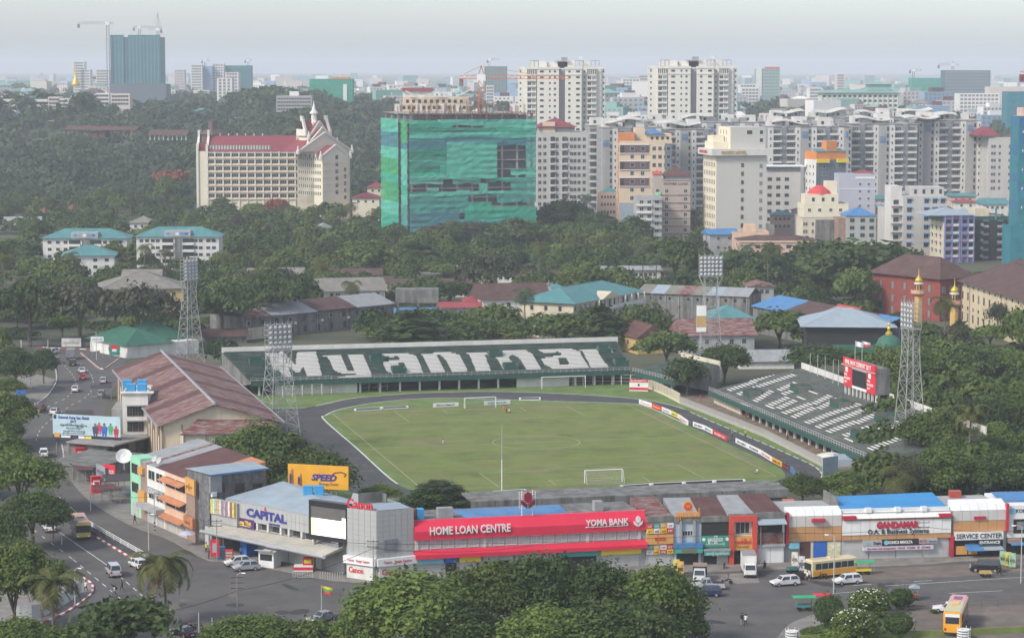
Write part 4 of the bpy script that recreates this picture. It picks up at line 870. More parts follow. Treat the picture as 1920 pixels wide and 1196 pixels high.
mShut=M('roller_shutter',(.45,.45,.44),.6,.1,.8,dirt=.3,dcol=(.3,.28,.26),stretch=(.3,.3,2));mCanP=M('sign_orange',(.6,.31,.09),.6,.1,.6);mTeal=M('sign_teal',(.05,.33,.29),.55,.08);mGreenB=M('sign_green',(.03,.25,.18),.55,.08);mPurp=M('sign_purple',(.09,.03,.16),.5,.05);mYel=M('sign_yellow',(.75,.58,.05),.55,.05)
mBlueP=M('blue_paint',(.03,.13,.45),.5,.05);mTank=M('tank_blue',(.05,.3,.58),.45,.08);mSky=M('sign_cyan',(.2,.5,.62),.55,.15,1);mNavy=M('letters_navy',(.05,.05,.25),.4,0);mRedB=M('bank_red',(.62,.03,.07),.45,.06,.3);mRedM=M('red_painted',(.55,.07,.05),.6,.1,.5);mInkB=M('burmese_ink',(.35,.16,.05),.6,0)
mVar=[M('poster_%d' % i,c,.6,.35,1.6) for i,c in enumerate([(.55,.5,.12),(.6,.6,.58),(.3,.45,.3),(.62,.35,.1),(.55,.55,.6),(.25,.22,.25),(.5,.3,.35),(.2,.2,.22),(.6,.58,.5),(.35,.12,.12)])]
BUR='ရွှေပြည်သာ','မင်္ဂလာ','ကုမ္ပဏီလီမိတက်','စားသောက်ဆိုင်','အောင်မြင်'
# ---- the curved row of three storey shops on the left
s=Fac('row of three storey shops, mint green, white and peach, curving beside the road',(246,965),(366,1018),13)
H=10.0
fx=lambda px:s.f(px,980)[0]
secs=[(246,265,mMint,'mint_front'),(265,277,mBrownP,'brown_front'),(277,310,mWhiteW,'white_front'),(310,350,mPeach,'peach_front'),(350,366,mBrownP,'pilaster')]
for a,b,m,nm in secs:s.box(nm,m,fx(a),0,-1,fx(b)-.01,12.8,H+(.6 if m is mMint else 0))
for k in range(3):
    z=.2+k*3.3
    for a,b,nw in ((248,262,1),(279,308,2),(312,349,2)):
        for i in range(nw):
            x0=fx(a)+(fx(b)-fx(a))*i/nw+.3;w_=(fx(b)-fx(a))/nw-.6
            if k:s.win('F',x0,z+.9,w_,1.7,fm=mFrameW if nw == 2 and a < 300 else mFrameB,gm=mGlassD,nx=2)
            else:s.box('shutter',mShut,x0,-.05,0,x0+w_,-.003,2.5)
def awn(q,x0,x1,z,out=1.3,drop=.5):q.add([(x0,0,z),(x1,0,z),(x1,-out,z-drop),(x0,-out,z-drop),(x0,0,z-.12),(x1,0,z-.12),(x1,-out,z-drop-.12),(x0,-out,z-drop-.12)],[(3,2,1,0),(4,5,6,7),(2,3,7,6),(0,4,7,3),(1,2,6,5)])
for z in (9.3,6.1,3.0):s.part('awning',mOrS,lambda q:awn(q,fx(309),fx(350),z))
s.box('canopy',mGreyW,fx(272),-1.6,2.7,fx(309),-.003,3.5);s.box('sign_board',mGreyS,fx(278),-.25,5.3,fx(309),-.003,6.4);text('ChiCi',.8,mWhiteP,s.t,(fx(281),-.28,5.5),width=4.5);s.box('sign_board',mCanP,fx(264),-.5,2.8,fx(276),-.003,5.2);s.box('sign_board',mCanP,fx(264),-.5,8.1,fx(273),-.003,9.3)
s.box('sign_board',mOrS,fx(350),-.6,2.4,fx(367),-.003,4.2);text('BAR B.Q',.5,mInkB,s.t,(fx(353),-.65,3.0),width=2.2);s.box('sign_board',mCanP,fx(351),-.3,8.0,fx(368),-.003,10.6);text(BUR[0],.5,mInkB,s.t,(fx(353),-.33,9.0),width=2.6)
for a,b,m in ((0,.22,mGreyS),(.22,.27,mRust),(.27,.38,mGreyS),(.38,.8,mRustD),(.8,1.0,mOrS)):
    x0,x1=a*s.L,b*s.L;s.part('roof_sheet',m,lambda q:q.add([(x0,.3,H+.05),(x1,.3,H+.05),(x1,12.8,H+2.6),(x0,12.8,H+2.6),(x0,.3,H-.1),(x1,.3,H-.1),(x1,12.8,H),(x0,12.8,H)],[(0,1,2,3),(0,4,5,1),(1,5,6,2),(2,6,7,3),(3,7,4,0)]))
for x in (.3,.37):q=MB();q.lathe([(.05,0),(.5,.12),(.62,.28),(.5,.2),(.05,.06)],12);o=q.build('satellite_dish',mSteelL,s.t,(x*s.L,1.2,H+1.0));o.rotation_euler=(R(60),0,R(20))
# blackened stone house behind
s=Fac('blackened stone house with barred windows under a blue sheet roof edge',(394,1024),(496,1010),7)
s.box('wall',mStone,0,0,0,s.L,7,12.0);s.box('eave_strip',mBlueS,-.3,-1.0,11.75,s.L+.5,-.9,12.05);s.part('roof',mPaleB,lambda q:q.add([(-.3,-.9,12.0),(s.L+.5,-.9,12.0),(s.L+.5,4,12.5),(-.3,4,12.5),(-.3,7.5,12.0),(s.L+.5,7.5,12.0)],[(0,1,2,3),(3,2,5,4),(1,5,2),(0,3,4),(0,4,5,1)]))
for px in (403,440,474):x,z=s.f(px,925);s.win('F',x,z,1.9,1.7,fm=mFrameB,gm=mGlassD,nx=7)
for px in (395,477):x,z=s.f(px,931);s.part('air_conditioner',mWhiteP,lambda q:q.box(x,-.5,z,x+.9,-.01,z+.75))
s.box('wall_panel',mGreyS,0,-.3,8.8,2.2,-.003,11.6)
# ---- supermarket with the grey fascia
p0,p1=G(378,995,3.5),G(606,1043,3.5)
d=(p1-p0).normalized();nrm=Vector((-d.y,d.x,0));pL,pR=p0+nrm*4,p1+nrm*4
s=Bld('supermarket with a grey panelled fascia, blue letters and a long beige canopy',(pL.x,pL.y,0),(pR.x,pR.y,0),12);inv=s.M.inverted()
def sf(px,py,yy=0.0):
    o=inv @ Vector((0,0,CZ));r=inv.to_3x3() @ ray(px,py);k=(yy-o.y)/r.y;p=o+r*k;return p.x,p.z
L_=s.L;xw=[sf(p,1000)[0] for p in (430,440,481,500,525,540,565,590,608)]
s.box('wall',mGreyW,0,.3,-1,L_,12,5.6);s.box('rear_wall',mGreyW,0,1,5.6,L_-6,12,8.2)
for k in range(18):
    x0=4.6+k*(L_-6.6-4.6)/18;s.box('fascia_panel',mClad,x0+.02,-.35,6.95,x0+(L_-11.2)/18-.02,.98,8.3);s.box('fascia_panel',mClad,x0+.02,-.35,5.6,x0+(L_-11.2)/18-.02,.98,6.92)
n=22
for k in range(n):
    x0,x1=k*L_/n+.015,(k+1)*L_/n-.015;s.part('canopy_panel',mBeige,lambda q:q.add([(x0,-4,3.55),(x1,-4,3.55),(x1,.25,4.5),(x0,.25,4.5),(x0,-4,3.3),(x1,-4,3.3),(x1,.25,4.0),(x0,.25,4.0)],[(0,1,2,3),(0,4,5,1),(1,5,6,2),(3,7,4,0),(4,7,6,5)]))
s.part('canopy_roll',M('bright_steel',(.62,.62,.62),.3,.05,metal=.7),lambda q:q.tube((-.2,-4,3.42),(L_+.2,-4,3.42),.3,n=10))
for px in (441,483,503,527,542,566,588):x=sf(px,1000)[0];s.box('pillar',mCladL,x,-.3,4.2,x+.45,.28,5.6)
for a,b in ((486,502),(506,526),(530,541),(545,565),(569,587)):x0,x1=sf(a,1000)[0],sf(b,1000)[0];s.win('F',x0+.3,4.35,max(x1-x0-.3,.6),1.2,fm=mFrameG,gm=mGlassD,off=-.28)
q=text('CAPITAL',1.3,mNavy,s.t,(sf(466,977)[0],-.42,6.45),width=sf(541,985)[0]-sf(466,977)[0],bold=.05,ext=.12);text('supermarket',.42,mNavy,s.t,(sf(508,990)[0],-.4,5.72),width=2.7,bold=.03)
x=sf(499,970)[0];s.part('red_arrow',mRedM,lambda q:q.add([(x,-.5,7.85),(x+.6,-.5,7.85),(x+.3,-.5,8.5),(x,-.4,7.85),(x+.6,-.4,7.85),(x+.3,-.4,8.5)],[(0,1,2),(5,4,3),(0,3,4,1),(1,4,5,2),(2,5,3,0)]))
x0,x1=sf(438,975)[0],sf(480,975)[0];s.box('sign_board',mPurp,x0,-.38,4.3,x1,.2,5.9);text('Kaung Thit',.62,mYel,s.t,(x0+.9,-.42,4.95),width=(x1-x0)-1.6,bold=.04);s.box('sign_rule',mYel,x0+1,-.41,4.65,x1-1,-.385,4.75)
x0,x1=sf(418,970)[0],sf(436,970)[0];s.box('sign_board',mSky,x0,-.45,4.2,x1,.2,5.7);text('Fuji',.6,mWhiteP,s.t,(x0+.3,-.48,4.7),width=1.2)
x0,x1=sf(609,1005)[0],sf(648,1005)[0];s.box('sign_board',mPurp,x0,-.6,4.9,x1-1,.2,6.1);s.box('sign_board',mVar[7],x0,-.6,3.9,x1-1,.2,4.88);text('kaung thit',.4,mWhiteP,s.t,(x0+.3,-.64,5.3),width=1.7);s.box('sign_patch',mWhiteP,x0+2.2,-.65,5.0,x1-1.05,-.603,6.0);text('NEW OPEN',.3,mRedI,s.t,(x0+2.3,-.68,5.4),width=.95)
for k in range(11):      # tall posters at the left end
    x0=-1.2+k*.56;s.box('poster',mVar[k % 10],x0,-1.2,5.9,x0+.5,-.9,8.3)
s.box('poster_wall',mGreyW,-1.3,-.9,3.9,5.2,0,8.2)
s.part('roof',mPaleB,lambda q:q.add([(0,.9,8.25),(L_-6,.9,8.25),(L_-6,12,8.6),(1.5,12,9.9),(L_*.55,7,9.6)],[(0,1,4),(1,2,4),(2,3,4),(3,0,4)]))
# ground floor: shops, blue door, kiosk wall
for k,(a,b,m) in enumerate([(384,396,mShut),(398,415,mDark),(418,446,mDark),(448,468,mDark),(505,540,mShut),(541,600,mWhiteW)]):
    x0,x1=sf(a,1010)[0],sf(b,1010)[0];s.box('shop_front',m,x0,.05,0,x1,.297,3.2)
x0=sf(470,1010)[0];s.box('blue_panel',mBlueP,x0,-2.2,.15,x0+1.6,-.01,3.2);s.box('name_plate',mWhiteP,x0-.9,-2.3,2.8,x0+.2,-2.21,3.25)
# water tanks in twos on roofs
def tanks(p,n,m,label,sz=1.5,rz=0,nm='water_tank',dx=1.75):
    for i in range(n):
        t=thing(nm,label % (['left one','middle one','right one'] if n == 3 else ['left one','right one','third one','fourth one'])[i],'water tank',(p.x+i*dx*math.cos(rz),p.y+i*dx*math.sin(rz),p.z),rz)
        q=MB();q.box(-sz/2,-sz/2,0,sz/2,sz/2,sz*.95)
        for k in (-.25,.25):q.box(-sz/2-.03,sz*k-.04,0,sz/2+.03,sz*k+.04,sz*.95);q.box(sz*k-.04,-sz/2-.03,0,sz*k+.04,sz/2+.03,sz*.95)
        q.build('tank_body',m,t);q=MB();q.box(-sz/2-.04,-sz/2-.04,sz*.95,sz/2+.04,sz/2+.04,sz);q.build('lid',m,t)
tanks(Vector((s.M @ Vector((L_*.42,8.0,9.45)))),2,mTank,'blue square water tank on the supermarket roof, %s')
# LED screen and its frame
a,b=AT(579,960,375),AT(652,975,370.5)
s=Bld('large black framed video screen, lit white and lime, above the supermarket end',(a.x,a.y,0),(b.x,b.y,0),1.2,cat='video screen',name='video_screen',z=0);L_=s.L;zb0,zt0=5.2,11.3
s.box('case',mScreen,0,0,zb0,L_,1.2,zt0);mLit=M('lit_screen',(.9,.95,.88),.4,.06,.5,emit=.62);mLime=M('lit_lime',(.72,.92,.3),.4,0,emit=.55);mOffS=M('unlit_screen',(.13,.125,.115),.4,.1)
s.box('screen_unlit',mOffS,.5,-.05,8.6,L_-.4,-.003,zt0-.9);s.box('screen_lit',mLit,1.0,-.05,zb0+.75,L_-.4,-.003,8.58);s.box('screen_edge',mLime,.5,-.05,zb0+.75,.98,-.003,8.58);s.box('screen_tile',mLit,L_-1.1,-.06,8.6,L_-.4,-.052,9.1)
text('Es mobile',.4,M('lime_print',(.3,.5,.1),.5,0),s.t,(1.3,-.08,zb0+1.2),width=2.2)
for x in (.6,L_-.6):s.box('leg',mSteel,x-.12,.5,0,x+.12,.74,zb0)
# orange drink billboard
a,b=AT(540,900,406),AT(653,900,403);s=Bld('orange billboard with a blue drink name and two cans, behind the video screen',(a.x,a.y,0),(b.x,b.y,0),.5,cat='billboard',name='billboard',z=0);L_=s.L
s.box('panel',M('billboard_orange',(.72,.36,.03),.5,.12,.3),0,0,7.9,L_,.3,11.9);text('SPEED',1.05,mNavy,s.t,(L_*.39,-.05,9.35),width=L_*.42,bold=.06,shear=.25);text('Energy Drink',.45,mInkB,s.t,(L_*.52,-.05,8.6),width=L_*.32,bold=.02)
s.part('swoosh',mInk,lambda q:ribbon(q,[(L_*.72,0),(L_*.78,.55),(L_*.9,.7),(L_*.97,.35),(L_*.93,-.1)],.16,0)).matrix_local=Matrix.Translation((0,-.06,10.2)) @ Matrix.Rotation(R(90),4,'X')
for i,(x,h) in enumerate(((.6,2.9),(2.1,2.1))):
    q=MB();q.lathe([(.32,0),(.36,.1),(.36,h-.3),(.26,h-.1),(.26,h)],10);q.build('can',mCanP,s.t,(x,.05,8.3));o=text('SPEED',.34,mNavy,s.t,(x+.14,-.36,8.6),width=h*.6,bold=.05,rot=(R(90),R(-90),0))
for x in (2.5,3.4,7.5,8.4):s.box('support',mSteel,x,.4,0,x+.15,.55,8)
# ---- grey panelled corner tower
s=Fac('grey panelled corner tower with red rooftop letters and a white camera shop sign band',(707,1090),(776,1083),8);cl=s.inv @ G(652,1082);Ht=10.9
q=MB();cb=s.inv @ G(650,1050);ol=[(0,0),(s.L,0),(s.L,9),(cb.x+1.2,cb.y),(cl.x,cl.y)];s.part('wall',mClad,lambda q:q.prism(ol,-1,Ht-.1))
def wallpanels(p,q_,z0,z1,nx,nz,m,nm='cladding_panel',off=.06):
    p,q_=Vector((p[0],p[1],0)),Vector((q_[0],q_[1],0));d=q_-p;l=d.length;rz=math.atan2(d.y,d.x);me=MB().box(.02,-off,.02,l/nx-.02,-.003,(z1-z0)/nz-.02).mesh(nm,m)
    for i in range(nx):
        for k in range(nz):o=link(nm,me,s.t,p+d*(i/nx)+Vector((0,0,z0+(z1-z0)*k/nz)));o.rotation_euler=(0,0,rz)
wallpanels((0,0),(s.L,0),3.6,Ht,6,9,mClad);wallpanels((cl.x,cl.y),(0,0),3.6,Ht,5,9,mClad)
s.box('recess',mGlassG,1.2,-.2,4.6,3.4,-.065,6.4)
for p,q_,tx in (((0,0),(s.L,0),'Canon   Image Square'),((cl.x,cl.y),(0,0),'Canon   Image Square')):
    dx,dy=q_[0]-p[0],q_[1]-p[1];l=math.hypot(dx,dy);rz=math.atan2(dy,dx);q=MB();q.box(-.2,-.9,0,l+.2,-.01,1.15);o=q.build('sign_band',mWhiteP,s.t,(p[0],p[1],2.45));o.rotation_euler=(0,0,rz)
    tt=text(tx,.45,mInkB if 0 else mRedI,o,(l*.12,-.93,.4),width=l*.75);q=MB();q.box(.2,-.5,-2.45,l-.3,-.02,-.01);q.build('shop_window',mWhiteW,o);text('Canon',.9,mRedI,o,(.6,-.53,-1.4),width=l*.5,bold=.04)
mRedL=M('rooftop_red',(.6,.03,.05),.4,0);dx=Vector((0-cl.x,0-cl.y,0)).normalized();o=text('Canon',1.4,mRedL,s.t,(cl.x+.1*dx.x,cl.y+.2,Ht+.05),width=4.9,bold=.03,ext=.2,name='rooftop_letters');o.rotation_euler=(R(90),0,math.atan2(-cl.y,-cl.x))
s.part('roof',mPaleB,lambda q:q.add([(.3,.3,Ht),(s.L-.3,.3,Ht),(s.L-.3,5,Ht+.15),(.3,5,Ht+.3)],[(0,1,2,3)]));s.box('side_fin',mOldC,s.L-2.2,5.5,Ht,s.L-2,8.5,Ht+1.4);s.box('rear_fin',mOldC,0,7,Ht,s.L-2,7.2,Ht+1.6)
# ---- red bank front
s=Fac('long red fronted bank building with white letters and a row of windows',(777,1083),(1210,1061),13);L_=s.L;H=8.5
s.box('wall',mClad,0,0,0,L_,12,6.8);s.box('rear_wall',mGreyW,0,1.6,6.8,L_,12,8.2)
s.part('red_fascia',mRedB,lambda q:q.add([(0,-.6,5.9),(L_,-.6,5.9),(L_,-.6,7.25),(0,-.6,7.25),(L_,.9,8.75),(0,.9,8.75),(L_,1.5,8.75),(0,1.5,8.75),(0,1.5,5.9),(L_,1.5,5.9)],[(0,1,2,3),(3,2,4,5),(5,4,6,7),(7,6,9,8),(0,8,9,1),(0,3,5,7,8),(1,9,6,4,2)]))
s.part('red_awning',mRedB,lambda q:q.add([(0,0,4.3),(L_,0,4.3),(L_,-1.3,3.7),(0,-1.3,3.7),(L_,-1.3,3.1),(0,-1.3,3.1),(0,0,3.1),(L_,0,3.1)],[(3,2,1,0),(5,4,2,3),(6,7,4,5),(0,6,5,3),(1,2,4,7)]))
n=18
for k in range(n):s.win('F',.5+k*(L_-1)/n,4.45,(L_-1)/n-.35,1.35,fm=mFrameW,gm=M('pale_blinds',(.45,.46,.45),.5,.2,.8),nx=2)
for k in (0,5.35,13.6,17.8):s.box('pilaster',mCladL,.1+k*(L_-1)/n,-.2,4.3,.6+k*(L_-1)/n,-.003,5.9)
x0,z=s.f(804,999);x1,_=s.f(955,996);text('HOME LOAN CENTRE',1.25,mWhiteP,s.t,(x0,-.78,6.75),width=x1-x0,bold=.025,ext=.12)
x0,z=s.f(1096,989);x1,_=s.f(1176,985);text('YOMA BANK',1.0,mWhiteP,s.t,(x0,-.78,7.0),width=x1-x0,bold=.03,ext=.12);s.box('underline',mWhiteP,x0,-.72,6.72,x1,-.605,6.82)
def hexlogo(q,x,z,k,y0,y1,mi=0,mj=1):
    def pr(pts,m):n=len(pts);q.add([(x+p*k,y0,z+r_*k) for p,r_ in pts]+[(x+p*k,y1,z+r_*k) for p,r_ in pts],[tuple(range(n)),tuple(range(n,2*n))[::-1]]+[(i,n+i,n+(i+1) % n,(i+1) % n) for i in range(n)],m)
    pr([(-.5,.35),(0,.0),(.5,.35),(.5,1.2),(0,1.6),(-.5,1.2)],mi);pr([(-.95,.5),(-.1,-.15),(-.1,-.75),(-.95,-.1)],mj);pr([(.95,.5),(.95,-.1),(.1,-.75),(.1,-.15)],mj)
s.part('emblem',[mWhiteP],lambda q:hexlogo(q,s.f(1194,980)[0],7.05,.75,-.8,-.64,0,0))
# ground floor boards under the awning
for k,(a,b,m) in enumerate([(778,830,mSky),(833,858,mBlueP),(860,900,mYel),(905,960,mGreyW),(965,1040,mShut),(1045,1120,mTeal),(1125,1200,mYel)]):
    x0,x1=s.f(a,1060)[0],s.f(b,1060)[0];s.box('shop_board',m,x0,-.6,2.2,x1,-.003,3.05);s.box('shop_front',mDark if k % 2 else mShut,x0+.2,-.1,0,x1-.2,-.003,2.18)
s.part('roof',mBlueS,lambda q:q.add([(9,2,8.4),(L_*.68,2,8.4),(L_*.66,5,8.7),(11,5,8.65),(8,11,8.3),(L_*.7,11,8.4)],[(0,1,2,3),(3,2,5,4),(0,3,4),(1,5,2)]));s.box('flat_roof',mOldC,.1,1.6,8.2,L_-.1,11.9,8.3)
for k,(px,w_,m,nm) in enumerate([(790,1.3,mTank,'tank'),(778,1.2,mRust,'crate'),(832,2.4,mGreyS,'plant_room'),(1128,1.4,mGreyS,'plant_box')]):x=s.f(px,970)[0];s.box('roof_'+nm,m,x,4,8.3,x+w_,5.5,9.9)
a=s.M @ Vector((s.f(991,965)[0],.5,8.8));t=thing('roof_emblem','dark red hexagon emblem on a white frame standing on the red bank roof','sign',a,math.atan2(s.M[1][0],s.M[0][0]))
q=MB();hexlogo(q,0,2.0,1.15,-.3,.1);q.build('emblem',[M('emblem_maroon',(.25,.012,.03),.4,0),M('emblem_maroon_dark',(.17,.01,.025),.4,0)],t)
q=MB()
for x in (-.85,.85):q.tube((x,.3,0),(x,.3,4),.08,n=5)
for k in range(8):q.tube((-1.3,.3,1.2+k*.35),(1.3,.3,1.2+k*.35),.035,n=4)
for x in (-1.3,1.3):q.tube((x,.3,1.2),(x,.3,3.8),.05,n=4)
q.build('support_frame',mW,t)
# ---- small painted shops
def shop(label,a,b,H,wall,parts,roofm=mRust,depth=11):
    s=Fac(label,a,b,depth);s.box('wall',wall,0,0,0,s.L,depth,H);s.part('roof_sheet',roofm,lambda q:q.add([(0,.6,H+.1),(s.L,.6,H+.1),(s.L,depth,H+1.5),(0,depth,H+1.5),(0,.6,H),(s.L,.6,H),(s.L,depth,H),(0,depth,H)],[(0,1,2,3),(0,4,5,1),(1,5,6,2),(3,7,4,0)]))
    s.box('cornice',mOldC,0,-.25,H-.5,s.L,.55,H+.35)
    for nm,m,x0,x1,z0,z1,out in parts:s.box(nm,m,x0*s.L,-out,z0,x1*s.L,-.003,z1)
    return s
s=shop('shop covered with yellow and ochre painted signboards right of the red bank',(1211,1062),(1262,1060),7.6,mGreyW,[('shutter',mShut,.1,.9,0,2.6,.05)],mRust)
for k,(z0,z1) in enumerate([(5.3,6.9),(3.6,5.1),(2.0,3.4)]):
    if k == 1:s.box('signboard',mCanP,.05,-.4,z0,s.L-.05,-.003,z1);text(BUR[1],.7,mRedI,s.t,(s.L*.3,-.43,z0+.55),width=s.L*.4,bold=.03)
    else:
        for i in range(4):
            for j in range(2):m=[mYel,mRedM,mWhiteP,mTeal,mYel,mVar[3],mRedM,mWhiteP][(i*2+j+k) % 8];s.box('signboard',m,.05+i*s.L/4,-.35,z0+j*(z1-z0)/2+.02,(i+1)*s.L/4-.05,-.003,z0+(j+1)*(z1-z0)/2-.02);text(['GT',BUR[3],BUR[4],'MP'][(i+j) % 4],.32,mRedI if m in (mYel,mWhiteP) else mWhiteP,s.t,(.2+i*s.L/4,-.38,z0+j*(z1-z0)/2+.2),width=s.L/4*.6)
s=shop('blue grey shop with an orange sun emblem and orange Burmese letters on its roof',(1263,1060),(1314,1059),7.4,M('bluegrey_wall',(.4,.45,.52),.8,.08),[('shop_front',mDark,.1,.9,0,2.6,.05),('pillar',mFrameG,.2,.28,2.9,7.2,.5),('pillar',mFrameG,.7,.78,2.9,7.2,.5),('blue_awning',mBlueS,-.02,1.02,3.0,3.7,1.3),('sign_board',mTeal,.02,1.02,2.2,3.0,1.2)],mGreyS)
s.win('F',s.L*.3,4.7,s.L*.4,.9,nx=4);text(BUR[3],.55,mInkB,s.t,(s.L*.25,-1.25,2.4),width=s.L*.55,bold=.03);mOrL=M('orange_letters',(.7,.28,.03),.5,0);text(BUR[2],.95,mOrL,s.t,(s.L*.05,-.35,7.85),width=s.L*.9,bold=.06,ext=.2,name='rooftop_letters')
q=MB();q.lathe([(.8,0),(.8,.2)],20);o=q.build('sun_emblem',mOrL,s.t,(s.L*.5,-.2,9.5));o.rotation_euler=(R(90),0,0);q=MB();q.lathe([(.6,0),(.6,.05)],20);o=q.build('emblem_face',mRedM,s.t,(s.L*.5,-.41,9.5));o.rotation_euler=(R(90),0,0);text('W',.5,mOrL,s.t,(s.L*.42,-.48,9.3),width=.8,bold=.05)
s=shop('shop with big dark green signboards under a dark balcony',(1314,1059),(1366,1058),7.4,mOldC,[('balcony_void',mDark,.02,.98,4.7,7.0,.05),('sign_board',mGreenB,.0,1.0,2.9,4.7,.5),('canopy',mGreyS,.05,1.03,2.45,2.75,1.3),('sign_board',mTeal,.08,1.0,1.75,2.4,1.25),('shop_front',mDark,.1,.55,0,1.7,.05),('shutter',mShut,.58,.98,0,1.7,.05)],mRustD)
text(BUR[0],.62,mWhiteP,s.t,(s.L*.22,-.53,3.9),width=s.L*.55,bold=.04);text(BUR[2]+' '+BUR[3],.3,mWhiteP,s.t,(s.L*.15,-.53,3.3),width=s.L*.7);text(BUR[4]+' '+BUR[2],.35,mWhiteP,s.t,(s.L*.15,-1.28,1.9),width=s.L*.8)
for x in (.08,.92):q=MB();q.lathe([(.28,0),(.28,.04)],12);o=q.build('emblem',mWhiteP,s.t,(x*s.L,-.5,4.2));o.rotation_euler=(R(90),0,0)
s=shop('shop with a red painted frame, white window and an ochre Burmese signboard',(1366,1058),(1417,1057),7.7,mWhiteW,[('red_frame',mRedM,0,.16,0,7.9,.9),('red_frame',mRedM,.84,1.0,0,7.9,.9),('red_frame',mRedM,.16,.84,7.0,7.9,.9),('sign_board',mCanP,.16,.84,2.4,4.6,.6),('shop_front',mDark,.2,.8,0,2.2,.05)],mGreyS)
s.win('F',s.L*.24,4.9,s.L*.52,1.9,nx=3);text(BUR[2],.6,mRedI,s.t,(s.L*.2,-.63,3.4),width=s.L*.6,bold=.04);text(BUR[3],.3,mInkB,s.t,(s.L*.28,-.63,2.8),width=s.L*.45)
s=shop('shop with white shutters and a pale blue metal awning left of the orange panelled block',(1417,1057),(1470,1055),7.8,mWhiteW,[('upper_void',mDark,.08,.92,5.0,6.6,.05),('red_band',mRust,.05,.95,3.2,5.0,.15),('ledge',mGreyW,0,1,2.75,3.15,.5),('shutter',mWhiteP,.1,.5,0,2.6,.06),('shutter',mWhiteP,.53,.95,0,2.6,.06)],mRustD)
s.part('awning',mPaleB,lambda q:awn(q,0,s.L,7.3,1.6,.7))
# ---- office equipment building with orange panels
mOrP=M('orange_panel',(.5,.27,.12),.6,.08,.4);mCrim=M('crimson',(.45,.03,.06),.45,0)
s=Fac('long white and orange panelled office equipment showroom with a bright blue roof',(1471,1053),(1783,1044),13);L_=s.L;X=lambda px:s.f(px,1000)[0]
s.box('wall',mGreyW,0,0,0,L_,12,7.6)
def hpan(px0,px1,z0,z1,n,m,out,nm):
    a,b=X(px0),X(px1)
    for k in range(n):s.box(nm,m,a+(b-a)*k/n+.02,-out,z0,a+(b-a)*(k+1)/n-.02,-.003,z1)
hpan(1475,1577,3.3,5.6,6,mOrP,.3,'orange_panel');hpan(1475,1577,5.62,7.3,6,mCladL,.35,'grey_panel');hpan(1578,1781,4.1,6.4,12,mWhiteP,.6,'white_panel');hpan(1578,1781,6.42,6.75,12,mOrP,.5,'orange_strip');hpan(1578,1781,3.3,4.08,12,mOrP,.5,'orange_strip')
for k in range(6):a,b=X(1475)+k*(X(1577)-X(1475))/6,X(1475)+(k+1)*(X(1577)-X(1475))/6;s.part('curved_top',mWhiteP,lambda q:q.add([(a+.02,-.35,7.35),(b-.02,-.35,7.35),(b-.02,.2,8.1),(a+.02,.2,8.1),(b-.02,2.0,8.5),(a+.02,2.0,8.5),(a+.02,2,7.35),(b-.02,2,7.35)],[(0,1,2,3),(3,2,4,5),(0,3,5,6),(1,7,4,2)]))
for k in range(12):a,b=X(1578)+k*(X(1781)-X(1578))/12,X(1578)+(k+1)*(X(1781)-X(1578))/12;s.part('white_awning',mWhiteP,lambda q:q.add([(a+.02,-1.0,6.8),(b-.02,-1.0,6.8),(b-.02,.5,7.7),(a+.02,.5,7.7),(a+.02,.5,6.8),(b-.02,.5,6.8)],[(0,1,2,3),(0,3,4),(1,5,2)]))
for a,b,z in ((1472,1477,3.2),):s.box('crimson_fin',mCrim,X(a),-.8,2.9,X(b),-.003,8)
for px,z in ((1520,6.5),(1578,6.8),(1757,6.8)):s.box('crimson_block',mCrim,X(px),-1.05,z-.1,X(px)+2.1,-.36,z+.45)
text('GANDAMAR',1.0,mCrim,s.t,(X(1641),-.7,5.15),width=X(1721)-X(1641),bold=.09,ext=.1);text('O.A. & Business Systems',.75,mInk,s.t,(X(1625),-.7,4.25),width=X(1739)-X(1625),bold=.025,ext=.06)
def hboard(px0,px1,z0,z1,m,tx,tm,out=.8,h=None,bold=.03,w_=.8):
    a,b=X(px0),X(px1);s.box('sign_board',m,a,-out,z0,b,-.003,z1)
    if tx:text(tx,h or (z1-z0)*.5,tm,s.t,(a+(b-a)*(1-w_)/2,-out-.03,z0+(z1-z0)*.28),width=(b-a)*w_,bold=bold)
hboard(1616,1634,2.3,3.25,mClad,'hp',mSky,w_=.35);hboard(1634,1651,2.3,3.25,mClad,'Duplo',mInk);hboard(1651,1720,2.35,3.3,mInk,'KONICA MINOLTA',mWhiteP,.85,w_=.66,bold=.05);hboard(1720,1737,2.5,3.3,mClad,'RISO',mCrim);hboard(1737,1755,2.5,3.3,mClad,'Panasonic',mNavy,h=.25)
q=MB();q.lathe([(.38,0),(.38,.05)],14);o=q.build('round_mark',mSky,s.t,(X(1659),-.86,2.82));o.rotation_euler=(R(90),0,0)
hboard(1617,1748,1.55,2.25,M('pale_board',(.55,.55,.62),.5,.05),'Any name / job management   OG-A5   FS-5000   SE   FX-9000',mCrim,.75,h=.3,w_=.9)
for k in range(4):a=X(1578)+k*(X(1780)-X(1578))/4;s.box('roller_shutter',mShut,a+.1,-.12,.1,a+(X(1780)-X(1578))/4-.1,-.003,3.2)
for a,b,m in ((1477,1497,mSky),(1500,1520,mRustD),(1520,1525,mCladL),(1526,1550,mBlueP),(1552,1576,M('poster_cream',(.6,.58,.4),.6,.3,1.5))):s.box('shop_front',m,X(a),-.1 if m is not mSky else -.7,0 if m is not mSky else 2.2,X(b),-.003,3.1)
